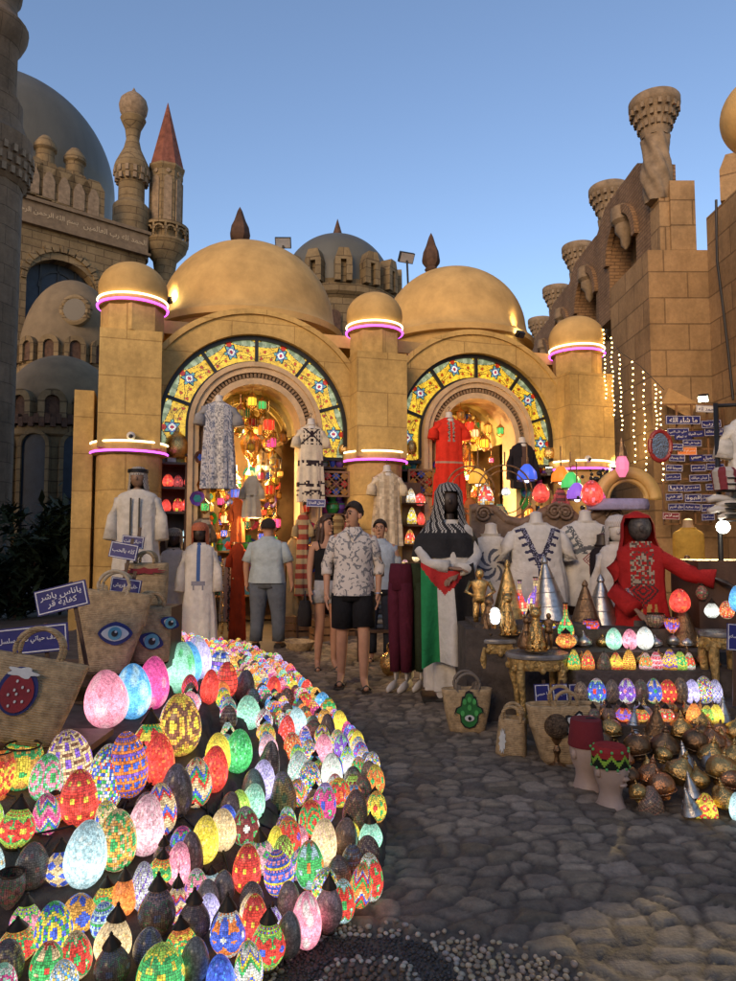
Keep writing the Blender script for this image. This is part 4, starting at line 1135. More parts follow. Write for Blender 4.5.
for s in [.07, .17, .27, .37, .46]+[RIM+STEP*(k+.5) for k in range(4)]+[RIM+STEP*4.6]:
    t = .25
    while t < 13:
        q = curve_pt(t, s)
        if q is None: break
        x, y = q; far = y > 5.5
        t += .09
        if y < 2.1 or x < -.56*y or y > 9.0: continue
        z = terrace_z(x, y)
        w = (.094 if s < .5 else .108)*rf.uniform(.8, 1.12); h = w*rf.uniform(1.25, 1.55)
        if far: w *= 1.05
        if s > RIM+STEP*3 and y < 4.6: continue
        if any((x-p.x)**2+(y-p.y)**2 < ((w/2+r)*.84)**2 for p, r in placed): continue
        if s > RIM+STEP*4 and y < 5.2: continue
        placed.append([Vector((x, y, z)), w/2]); fills.append((x, y, z, w, h, s))
fills.sort(key=lambda q: q[1]/q[3])
OWN = 262-len(LAMPS)
merged = []
for n_, (x, y, z, w, h, s) in enumerate(fills):
    for tr in range(40):
        fr_ = y > 5.2
        lit = rf.random() < (.9 if y > 5.5 or s < .5 else .8)
        shape = rf.choice(SH); motif = rf.choice(MOT if not fr_ else ['flowers', 'star', 'rosette', 'bands', 'crackle', 'crackle', 'diamonds', 'dots'])
        c1 = rf.choice((FARC if fr_ else LITC) if lit else ['grey', 'brown', 'dark purple', 'maroon', 'cream', 'teal']); c2 = rf.choice(SECOND); c3 = rf.choice(SECOND)
        key = describe(shape, lit, motif, c1, c2, c3, w, h)
        if key not in used_combo and c1 != c2: break
    used_combo.add(key); seedc += 1; nfill += 1
    where = 'at the far end of the display' if y > 6.2 else 'along the path edge of the display' if s < .5 and y > 2.9 else 'low at the front of the display' if s < .5 else 'on the middle steps of the display'
    if n_ < OWN:
        make_lamp((x, y, z-.004), w, h, shape, lit, motif, c1, c2, c3, where, 'mosaic lamps on the stepped display', seedc, rf.uniform(.02, .14), rf.uniform(0, 6.28))
    else:
        me, hb = lamp_mesh('mosaic_lamp', 'egg', w, h, motif, c1, c2, c3, lit, 18, 11, seedc, 0)
        merged.append((me, x, y, z, lit))
if merged:
    V = []; Fc = []; Cc = []; Mi = []; off = 0
    for me, x, y, z, lit in merged:
        V += [(v.co.x+x, v.co.y+y, v.co.z+z-.004) for v in me.vertices]
        for p_ in me.polygons: Fc.append(tuple(i+off for i in p_.vertices)); Mi.append(0 if lit else 1)
        buf = np.empty(len(me.loops)*4, np.float32); me.color_attributes['Col'].data.foreach_get('color', buf); Cc.append(buf)
        off += len(me.vertices); bpy.data.meshes.remove(me)
    me = bpy.data.meshes.new('distant_mosaic_lamps'); me.from_pydata(V, [], Fc)
    at = me.color_attributes.new('Col', 'FLOAT_COLOR', 'CORNER'); at.data.foreach_set('color', np.concatenate(Cc))
    uv = me.uv_layers.new(name='tile'); uv.data.foreach_set('uv', np.tile(np.array([0, 0, 1, 0, 1, 1, 0, 1], np.float32), len(Fc)))
    me.polygons.foreach_set('use_smooth', [True]*len(Fc)); me.materials.append(LIT); me.materials.append(DIM); me.polygons.foreach_set('material_index', Mi)
    o = bpy.data.objects.new('distant_mosaic_lamps', me); C.objects.link(o); o['kind'] = 'stuff'
print('LAMPS', len(LAMPS), 'fill', nfill)
# electric flex trailing between the lamps
CABLE = mat('black_cable', (.012, .011, .011), .5, var=.1)
for k, (s, ta, tb, nm) in enumerate(((.53, 6.0, 7.9, 'black power cable snaking along the foot of the first step'), (.78, 6.6, 9.4, 'black power cable looping across the middle steps'), (1.02, 7.2, 10.0, 'black power cable draped along the upper steps'), (.60, 9.0, 11.0, 'black power cable tangled among the lamps low at the left'))):
    pts = []; rb = random.Random(k+3)
    n = 46
    for i in range(n):
        t = ta+(tb-ta)*i/(n-1); q = curve_pt(t, s+.05*sin(i*.9+k)+.03*sin(i*2.3))
        if q is None: continue
        pts.append((q[0], q[1], terrace_z(q[0], q[1])+.018+.02*abs(sin(i*.55+k))))
    c_ = MB(); c_.tube(pts, .005, 6); tag(build('power_cable', c_, CABLE, smooth='all'), nm, 'cable', 'power cables on the lamp display')
# ---------------------------------------------------------------- cloth, mannequins and people
CLOTH = mat('cloth', attr=True, rough=.9, var=.16, vs=9, bmp=.75, bs=17, spec=.15)
GYPS = mat('mannequin_white', (.55, .52, .48), .5, var=.08)
DARKSKIN = mat('dark_mannequin', (.035, .022, .016), .5, var=.2)
STRAW = mat('woven_straw', (.42, .30, .165), .85, var=.4, vs=26, bs=0, weave=30, spec=.2)
def front(yr): return yr < .15
def const(c): return lambda x, z, yr, a: c
WHITE = (.62, .59, .54)
def garment(t, w, Lg, d=.12, hem=1.1, sleeve='short', col=None, fold=.07, fk=9, z0=0.0, arms=None, n=56, sub=5, name='gown', neck=.075, slv=.075, colslv=None, vneck=False):
    col = col or const(WHITE)
    h = w/2
    secs = [(0, 0, z0-Lg, h*hem, d*hem*1.05, 1.5), (0, 0, z0-Lg*.72, h*(1+(hem-1)*.6), d*1.05, 1.1), (0, 0, z0-Lg*.45, h*.93, d*.98, .6), (0, 0, z0-.28 if Lg > .5 else z0-Lg*.3, h*.90, d*.98, .25), (0, 0, z0-.12, h*.93, d*.92, .1), (0, 0, z0-.05, h*.90, d*.78, .05), (0, 0, z0-.02, h*.78, d*.66, .03), (0, 0, z0+.008, h*.50, d*.56, 0), (0, 0, z0+.03, neck*1.15, neck, 0)]
    m = MB(); m.loft(secs, n, col, fold, fk, caps=False, ph=w*17, ex=2.15, sub=sub)
    g = build(name, m, CLOTH, t, smooth='all')
    if sleeve != 'none':
        for sg in (-1, 1):
            m = MB()
            if arms and arms.get(sg): pts = arms[sg]
            elif sleeve == 'short': pts = [(sg*h*.55, 0, z0-.075), (sg*h*.86, 0, z0-.095), (sg*(h*1.02+.01), -.01, z0-.19), (sg*(h*1.07+.02), -.015, z0-.32)]
            else: pts = [(sg*h*.55, 0, z0-.075), (sg*h*.86, 0, z0-.105), (sg*(h*1.02+.01), 0, z0-.30), (sg*(h*1.05+.03), -.05, z0-.58)]
            k = len(pts); rr = [slv*.7, slv*.9]+[slv]*(k-3)+[slv*1.12]
            m.tube(pts, rr, 16, (colslv or col)(.0, z0-.1, 1, 0) if not colslv else colslv(0, 0, 0, 0), flat=.9)
            build('sleeve', m, CLOTH, t, smooth='all')
    return g
def neck_stump(t, z0=0.0, m=None, head=False):
    q = MB(); q.lathe([(.085, z0-.03), (.07, z0+.03), (.056, z0+.07), (.055, z0+.12), (.02, z0+.135)], (0, 0, 0), 20, sy=.9); build('neck_form', q, m or GYPS, t)
def head_ball(t, z, m, r=.095, name='head'):
    q = MB(); q.lathe([(.05, z-.2), (.05, z-.12)]+[(max(.01, r*sin(PI*k/10)), z-r*1.25*cos(PI*k/10)) for k in range(1, 11)], (0, -.01, 0), 20, sy=1.1)
    q.ball((0, -.118, z-.01), .016, 8, 6, 1.6); build(name, q, m, t)
def stand_pole(t, z1, z0=0.0, m=None):
    q = MB(); q.lathe([(.15, z0), (.15, z0+.02), (.02, z0+.04), (.018, z1)], (0, 0, 0), 16); build('stand', q, m or BLACK, t)
def keffiyeh(t, z, c1, c2, band=True, drop=.45, wide=.16):
    # head cloth: cap over the skull and a fall over the shoulders, checked
    def colf(x, zz, yr, a):
        return c2 if (int(a*11) + int((zz+5)*44)) % 2 else c1
    m = MB()
    secs = [(0, .05, z-drop, wide*1.5, .15, 1), (0, .05, z-drop*.6, wide*1.25, .14, .8), (0, .045, z-.18, wide*.86, .13, .5), (0, .02, z-.03, .112, .125, .2), (0, 0, z+.08, .108, .12, 0), (0, 0, z+.128, .07, .085, 0), (0, 0, z+.142, .01, .01, 0)]
    nseg = 72; q = MB()
    q.loft(secs, nseg, colf, .05, 8, caps=False, sub=9)
    # leave the face open: drop faces in front below the brow
    keep = []; kc = []
    for f, c in zip(q.f, q.c):
        cx = sum(q.v[i][0] for i in f)/len(f); cy = sum(q.v[i][1] for i in f)/len(f); cz = sum(q.v[i][2] for i in f)/len(f)
        if cy < -.02 and abs(cx) < .075+max(0, (z-.1-cz))*.25 and cz < z+.035: continue
        keep.append(f); kc.append(c)
    q.f = keep; q.c = kc
    o = build('head_cloth', q, CLOTH, t, smooth='all')
    if band:
        r = MB()
        for dz in (0, .022): r.torus((0, 0, z+.072+dz), .115, .012, 32, 8)
        build('head_band', r, BLACK, o)
    return o
# ---- mannequins
FR = FA
def man_thing(name, label, px, py, Y, rz=0, group='dressed mannequins'):
    p = at_y(px, py, Y); return thing(name, label, 'mannequin', (p.x, Y, p.z), rz, group)
t = man_thing('robed_mannequin', 'tall white robed mannequin in a checked head cloth before the left pillar', 138, 492, 8.6, .12)
garment(t, .52, 1.25, .14, 1.05, 'long', const((.55, .52, .46)), .06); head_ball(t, .17, mat('mannequin_skin', (.22, .13, .08), .5)); keffiyeh(t, .17, (.5, .47, .42), (.10, .09, .09), True, .55, .15)
q = MB(); q.box((0, 0, -1.62), (.6, .45, .70)); build('plinth', q, WOODD, t, smooth=False)
q = MB()
for sx in (-1, 1): q.box((sx*.05, -.155, -.33), (.018, .012, .5))
build('cord', q, BLACK, t, smooth=False)
t = man_thing('robed_mannequin', 'small white robed mannequin with a dark patterned head cloth beside the lit egg shelf', 174, 550, 9.25, .2)
garment(t, .36, 1.1, .11, 1.15, 'long', const((.52, .48, .43)), .05, slv=.06); head_ball(t, .15, DARKSKIN, .085); keffiyeh(t, .15, (.08, .08, .07), (.30, .26, .2), False, .3, .12); stand_pole(t, -1.0, -at_y(174, 550, 9.25).z)
t = man_thing('robed_mannequin', 'white robed mannequin with dark face, rust head scarf and blue tie cord', 200, 545, 9.0, .1)
def tiec(x, z, yr, a):
    if front(yr) and abs(x) < .022 and -.45 < z < .05: return (.06, .12, .30)
    if front(yr) and abs(z+.48) < .09 and abs(x) < .09-(abs(z+.48))*.7 and (abs(x) > .04 or abs(z+.48) < .03): return (.22, .22, .26)
    return (.58, .55, .50)
garment(t, .40, 1.25, .12, 1.15, 'long', tiec, .045, slv=.06); head_ball(t, .15, DARKSKIN, .085); keffiyeh(t, .15, (.45, .16, .08), (.30, .08, .05), False, .32, .12)
# hanging dresses on the facade
def hang(name, label, px, py, yoff, w_px, h_px, **kw):
    p = fw(*fac(px, py, yoff)); k = p.y/FL
    t = thing(name, label, kw.pop('cat', 'dress'), p, FR, 'garments hung on the shop front')
    st = kw.pop('stump', True)
    garment(t, w_px*k, h_px*k, **kw)
    if st: neck_stump(t)
    q = MB(); q.tube([(0, 0, .13), (0, 0, .17), (.02, 0, .19), (0, 0, .215), (-.02, 0, .19)], .005, 6); build('hook', q, BLACK, t)
    return t
def kaftan(x, z, yr, a):
    s = (int((z+5)*26+1.5*sin(x*40))+int((x+5)*34+sin(z*30))) % 3; v = hsh(int((z+5)*70), int((x+5)*80), 3)
    base = (.42, .42, .44) if s else (.16, .18, .24)
    if abs(x) < .055: base = (.5, .48, .45) if v > .4 else (.3, .3, .32)
    return tuple(c*(.7+.6*v) for c in base)
hang('kaftan_dress', 'grey and white snakeskin patterned kaftan hanging in the left arch', 219, 404, -.12, 33, 86, col=kaftan, n=150, sub=14, hem=1.0, slv=.085, d=.11)
def embro(x, z, yr, a):
    if front(yr):
        if -.28 < z < -.03 and abs(x) < .16:
            if int(abs(x)*55+1) % 3 == 1 and int(abs(z+.15)*48) % 3 != 1 or abs(abs(x)*.9-abs(z+.13)) < .018: return (.03, .02, .025)
        for zz in (-.56, -.86, -1.0):
            if abs(z-zz) < .045 and hsh(int((x+1)*34), int((z+3)*40), 1) > .5-(.2 if int((x+1)*12) % 2 else -.2): return (.035, .025, .03)
    return (.60, .52, .40)
hang('embroidered_dress', 'long cream dress with black cross stitch hanging right of the left arch', 311, 427, -.12, 27, 76, col=embro, n=150, sub=14, hem=1.0, slv=.07, d=.09)
def check(x, z, yr, a):
    v = hsh(int((x+2)*30), int((z+4)*24), 7)
    c = (.46, .36, .24) if int((x+2)*14) % 2 else (.56, .47, .34)
    return tuple(q*(.75+.4*v) for q in c)
hang('check_dress', 'tan checked dress hanging below the middle pillar ring', 387, 474, -.62, 29, 72, col=check, n=110, sub=10, hem=1.08, slv=.075, d=.1)
def redd(x, z, yr, a):
    if front(yr):
        if abs(x) < .05+.012*cos(z*90) and -.36 < z < .03 and (abs(x) > .012): return (.30, .27, .22) if hsh(int((x+1)*90), int((z+3)*90), 5) > .35 else (.08, .05, .04)
        if -.72 < z < -.685: return (.42, .25, .18)
    return (.62, .035, .018)
hang('red_dress', 'bright red dress with silver neck embroidery hanging in the right arch', 449, 420, -.12, 31, 86, col=redd, n=130, sub=12, hem=1.1, slv=.085, d=.1)
def vest(x, z, yr, a):
    if front(yr) and abs(x) < .03-(z)*.12 and z > -.5: return (.10, .06, .05)
    return (.018, .016, .02)
hang('dark_suit', 'black jacket over a brown waistcoat hanging at the right of the right arch', 522, 445, -.12, 26, 44, col=vest, hem=.95, sleeve='long', slv=.06, d=.1, cat='jacket')
# embroidered tops on torso forms behind the console tables
def tshirt_col(kind):
    def f(x, z, yr, a):
        if front(yr):
            ax = abs(x)
            if kind == 0:    # round floral yoke
                r = math.hypot(x, z+.26); b = math.atan2(z+.26, x)
                if r < .15 and (cos(7*b+r*60) > .2) and r > .03: return (.09, .10, .13)
            elif kind == 1:  # deep V of leaves
                d = ax-(z+.36)*.42
                if -.40 < z < -.02 and -.03 < d < .018: return (.035, .035, .06) if hsh(int(x*160), int(z*160), 2) > .25 else (.3, .3, .4)
                if -.36 < z < -.03 and .018 < d < .075 and sin(z*85+ax*30) > .35: return (.04, .04, .08)
                if math.hypot(x, z+.30) < .045 and math.hypot(x, z+.30) > .02: return (.05, .05, .12)
                if ax < .018 and -.46 < z < -.3: return (.04, .04, .08)
            else:
                d = ax-(z+.34)*.5
                if -.28 < z < -.02 and -.02 < d < .03 and hsh(int(x*140), int(z*140), 4) > .3: return (.10, .11, .12)
                if -.30 < z < -.02 and .03 < d < .085 and sin(z*80+ax*40) > .4: return (.14, .16, .17)
                q = ax+abs(z+.33)
                if q < .075 and int(q*80) % 2 == 0: return (.25, .05, .06)
                if ax < .14 and abs(z+.22+ax*.3) < .02: return (.12, .12, .13)
                if ax < .01 and -.46 < z < -.38: return (.2, .04, .05)
        return (.57, .545, .50)
    return f
for px, py, Y, wpx, kind, lab, hp in ((491, 537, 6.75, 38, 0, 'plain white top with a round black flower yoke next to the flag mannequin', 74), (536, 526, 6.55, 56, 1, 'wide white top with a black V of leaf embroidery, middle torso of the row', 78), (585, 524, 6.7, 54, 2, 'white top with grey leaves and a red diamond, torso beside the carved bench end', 80)):
    p = at_y(px, py, Y); k = Y/FL
    t = thing('torso_mannequin', lab, 'mannequin', (p.x, Y, p.z), 0, 'torso mannequins in white tops')
    garment(t, wpx*k, hp*k, .13, 1.12, 'short' if kind else 'none', tshirt_col(kind), .03, name='top', n=220, sub=18, slv=.07, neck=.085)
    if kind == 2: pass
    neck_stump(t); stand_pole(t, -.5, -p.z)
# grey keffiyeh mannequin beside the bench end and dark dress
p = at_y(618, 545, 6.3); t = thing('robed_mannequin', 'pale draped white robe mannequin between the dark dress and the red hooded one', 'mannequin', (p.x, 6.3, p.z), -.3, 'dressed mannequins')
garment(t, .34, .85, .12, 1.1, 'long', lambda x, z, yr, a: (.25, .27, .33) if abs(x-.06) < .012 and front(yr) else (.56, .53, .50), .05, slv=.06); head_ball(t, .13, GYPS, .09); keffiyeh(t, .13, (.5, .48, .46), (.42, .38, .36), False, .3, .12); stand_pole(t, -.6, -p.z)
p = at_y(603, 548, 6.5); t = thing('dark_dress_mannequin', 'slim black dress with pink trim between the white tops and the pale robe', 'mannequin', (p.x, 6.5, p.z), -.5, 'dressed mannequins')
garment(t, .26, .9, .12, 1.2, 'none', lambda x, z, yr, a: (.30, .10, .12) if x > .09 and hsh(int(z*60), 1, 2) > .4 else (.02, .015, .018), .05); neck_stump(t, 0, DARKSKIN); stand_pole(t, -.6, -p.z)
# red hooded dress, one arm stretched out
p = at_y(640, 545, 5.75); t = thing('red_robe_mannequin', 'mannequin in a red hooded embroidered robe stretching one arm to the side', 'mannequin', (p.x, 5.75, p.z), -.25, 'dressed mannequins')
def redrobe(x, z, yr, a):
    if front(yr):
        if abs(x) < .085 and z > -.32 and hsh(int((x+1)*70), int((z+2)*60), 9) > .3: return (.32, .27, .2) if hsh(int((x+1)*70), int((z+2)*60), 4) > .5 else (.10, .06, .05)
        if abs(x) < .13-abs(z+.36)*.9 and -.52 < z < -.30 and int((abs(x)+abs(z+.36))*50) % 2: return (.06, .03, .03)
        if abs(x) < .10 and -.56 < z < -.47 and int((x+1)*40) % 2: return (.40, .25, .08)
        if abs(x) < .07 and -.68 < z < -.60: return (.10, .09, .09)
    return (.34, .018, .018)
h = .2
garment(t, .40, .95, .13, 1.3, 'long', redrobe, .05, slv=.075, n=150, sub=14, arms={1: [(.13, 0, -.07), (.2, -.02, -.13), (.34, -.08, -.22), (.46, -.12, -.25), (.52, -.14, -.26)], -1: [(-.13, 0, -.08), (-.2, 0, -.2), (-.2, -.06, -.38), (-.08, -.2, -.50)]})
head_ball(t, .14, mat('patterned_veil', (.07, .06, .055), .5, .3, var=.7, vs=40), .09)
q = MB(); q.loft([(0, .03, -.06, .17, .13), (-.01, .03, .06, .135, .13), (-.015, .02, .17, .128, .13), (-.02, .02, .24, .10, .11), (-.02, .02, .275, .02, .03)], 36, (.34, .018, .018), .02, 7, caps=False, sub=3)
kf = [(f, c) for f, c in zip(q.f, q.c) if not (sum(q.v[i][1] for i in f)/4 < -.045 and -.02 < sum(q.v[i][2] for i in f)/4 < .215)]
q.f = [f for f, c in kf]; q.c = [c for f, c in kf]; build('hood', q, CLOTH, t, smooth='all')
def hand_mesh(m, wpos, d, side, s=1.0, spread=.5):
    # palm and five tapered fingers from the wrist along direction d
    d = Vector(d).normalized(); up = Vector((0, 1, 0)) if abs(d.z) > .7 else Vector((0, 0, 1))
    a = d.cross(up).normalized(); b = a.cross(d).normalized(); w = Vector(wpos)
    m.tube([w-d*.02*s, w+d*.03*s, w+d*.075*s, w+d*.095*s], [.022*s, .034*s, .038*s, .028*s], 10, flat=.55)
    for i, ln in enumerate((.062, .072, .066, .05)):
        o_ = a*((i-1.5)*.019*s)
        p0 = w+d*.085*s+o_; c_ = b*(-.012*s)
        m.tube([p0, p0+d*ln*.5*s+o_*.15*spread, p0+d*ln*s*.95+o_*.2*spread+c_*1.5], [.0095*s, .0088*s, .006*s], 8)
    p0 = w+d*.03*s+a*(-.03*s)*side
    m.tube([p0, p0+d*.03*s-a*.022*s*side, p0+d*.06*s-a*.03*s*side], [.011*s, .010*s, .007*s], 8)
q = MB(); hand_mesh(q, (.53, -.142, -.262), (.8, -.2, -.35), 1); build('hand', q, DARKSKIN, t)
q = MB(); hand_mesh(q, (-.06, -.22, -.51), (.6, -.3, -.6), -1); build('hand', q, mat('mannequin_skin', (.22, .13, .08), .5), t)
stand_pole(t, -.6, -p.z)
# yellow torso at the sign wall
p = at_y(688, 530, 8.5); t = thing('torso_mannequin', 'golden yellow blouse on a headless torso below the blue sign wall', 'mannequin', (p.x, 8.5, p.z), 0, 'dressed mannequins')
garment(t, .40, .78, .12, 1.0, 'none', const((.55, .33, .06)), .04, name='top'); neck_stump(t, 0, mat('tan_form', (.45, .3, .16), .6)); stand_pole(t, -.5, -p.z)
# white shirt hanging at the right edge
p = at_y(750, 418, 5.6); t = thing('hanging_shirt', 'long white shirt with red trim hung beside the sign wall at the right edge', 'shirt', (p.x, 5.6, p.z), -.4, 'garments hung on the shop front')
garment(t, .34, .72, .1, 1.1, 'short', lambda x, z, yr, a: (.5, .05, .04) if x > .10 and -.3 < z < -.16 else (.62, .6, .55), .05); neck_stump(t)
# mannequin with black and white head cloth and flag
p = at_z(441, 700, 0.0); YF = p.y
t = thing('flag_mannequin', 'robed mannequin in a black and white head cloth holding a long flag', 'mannequin', (p.x+.08, YF, .05), 0, 'dressed mannequins')
garment(t, .46, 1.45, .15, .95, 'long', const((.55, .52, .47)), .06, z0=1.50, arms={-1: [(-.16, 0, 1.42), (-.26, -.06, 1.25), (-.2, -.2, 1.14), (-.03, -.26, 1.12)], 1: [(.16, 0, 1.42), (.24, -.03, 1.22), (.15, -.18, 1.10), (.05, -.26, 1.10)]}, slv=.058)
head_ball(t, 1.70, DARKSKIN, .095)
def bw(x, zz, yr, a): return (.4, .39, .37) if (int(a*16)+int(zz*62)) % 2 and (int(a*8)+int(zz*31)) % 3 and zz > 1.42 else (.025, .025, .028)
q = MB(); q.loft([(-.04, .02, 1.20, .29, .18, 1), (-.03, .02, 1.36, .275, .19, .8), (-.01, .04, 1.52, .165, .155, .5), (0, .03, 1.66, .135, .145, .2), (0, .02, 1.78, .125, .14, 0), (0, .02, 1.85, .08, .09, 0), (0, .02, 1.87, .01, .01, 0)], 100, bw, .05, 7, caps=False, sub=12)
kf = [(f, c) for f, c in zip(q.f, q.c) if not (sum(q.v[i][1] for i in f)/4 < -.03 and abs(sum(q.v[i][0] for i in f)/4-.01) < .06 and 1.50 < sum(q.v[i][2] for i in f)/4 < 1.78)]
q.f = [f for f, c in kf]; q.c = [c for f, c in kf]; build('head_cloth', q, CLOTH, t, smooth='all')
q = MB(); hand_mesh(q, (-.02, -.27, 1.11), (1, -.1, -.1), -1); hand_mesh(q, (.03, -.27, 1.06), (-.4, -.25, -.3), 1); build('hand', q, mat('mannequin_skin', (.22, .13, .08), .5), t)
q = MB(); q.box((0, 0, -.03), (.5, .4, .04)); build('base_plate', q, BLACK, t, smooth=False)
q = MB()
for sx in (-1, 1): q.tube([(sx*.09, .02, .12), (sx*.09, 0, .04), (sx*.1, -.12, .02)], [.04, .045, .03], 10)
build('foot', q, GYPS, t)
# the flag hangs in folds from the hands: vertical stripes with the red triangle on top
fl = MB(); nx, nz = 44, 60; vs = []; fs = []; cs = []
for j in range(nz+1):
    for i in range(nx+1):
        u = i/nx; v = j/nz; wd = .50+.08*v
        x = -.27+u*wd*(.90+.05*v); z = 1.19-.10*sin(PI*u)*(1-v)-v*(.92-.06*u)+.03*sin(u*PI*2)*v-.06*(1-v)*abs(u-.5)
        y = -.24-.06*sin(u*13+v*1.5)*(.35+.65*v)-.05*sin(u*PI)
        vs.append((x, y, z))
for j in range(nz):
    for i in range(nx):
        u = (i+.5)/nx; v = (j+.5)/nz; q0 = j*(nx+1)+i; fs.append((q0, q0+1, q0+nx+2, q0+nx+1))
        tri = v < .30*(1-abs(u-.5)*1.9) if True else False
        c = (.42, .03, .03) if (v/.26+abs(u-.42)/.5) < 1 else (.02, .20, .07) if u < .30 else (.55, .53, .5) if u < .60 else (.02, .018, .018)
        cs.append(c)
fl.add(vs, fs, cs); fo = build('flag', fl, CLOTH, None, smooth='all', loc=(p.x+.08, YF, .05))
tag(fo, 'hanging flag with green, white and black stripes and a red triangle', 'flag')
# trousers displayed on leg forms
for px, c, lab, dx in ((401, (.075, .012, .025), 'maroon trousers on a pair of white leg forms, next to the green pair', 0), (416, (.028, .04, .022), 'dark green trousers on white leg forms beside the flag mannequin', 1)):
    p = at_z(px, 690, 0.02)
    t = thing('leg_mannequin', lab, 'mannequin', (p.x, p.y+.05*dx, 0.02), -.5, 'trouser leg forms'); t.scale = (.66, .8, 1)
    for sx in (-1, 1):
        q = MB(); X0 = sx*.085
        q.tube([(X0, 0, .17), (X0, 0, .45), (X0, .0, .8), (X0*.8, 0, .98)], [.075, .09, .105, .11], 18, c); build('trouser_leg', q, CLOTH, t, smooth='all')
        q = MB(); q.tube([(X0, .02, .25), (X0, .025, .10), (X0, .0, .05), (X0-.01, -.1, .035), (X0-.015, -.19, .02)], [.042, .036, .045, .04, .022], 12); build('foot', q, GYPS, t, smooth='all')
    q = MB(); q.loft([(0, 0, .92, .18, .12), (0, 0, 1.05, .175, .12), (0, 0, 1.16, .15, .11)], 28, c, .02, 8); build('waist', q, CLOTH, t, smooth='all')
# ---- people
SKIN = mat('skin', (.42, .225, .14), .55, var=.12, vs=9, spec=.35)
HAIR = mat('dark_hair', (.022, .014, .010), .65, var=.6, vs=40, bmp=1.0, bs=90, stretch=(1, 1, .2))
HAIRB = mat('brown_hair', (.055, .024, .012), .5, var=.4, vs=30, bmp=.5, bs=60, stretch=(1, 1, .2))
def skin_body(t, joints, edges, root, m):
    names = list(joints); idx = {n: i for i, n in enumerate(names)}
    me = bpy.data.meshes.new('body'); me.from_pydata([joints[n][0] for n in names], [(idx[a], idx[b]) for a, b in edges], [])
    o = bpy.data.objects.new('body', me); C.objects.link(o)
    md = o.modifiers.new('skin', 'SKIN'); md.use_smooth_shade = True; md.branch_smoothing = .3
    for n in names:
        sv = me.skin_vertices[0].data[idx[n]]; r = joints[n][1]; sv.radius = r if isinstance(r, tuple) else (r, r); sv.use_root = (n == root)
    sd = o.modifiers.new('sub', 'SUBSURF'); sd.levels = 2; sd.render_levels = 2
    dg = bpy.context.evaluated_depsgraph_get(); dg.update()
    me2 = bpy.data.meshes.new_from_object(o.evaluated_get(dg)); me2.name = 'body'
    o.modifiers.clear(); o.data = me2; me2.materials.clear(); me2.materials.append(m)
    me2.polygons.foreach_set('use_smooth', [True]*len(me2.polygons)); o.parent = t
    return o
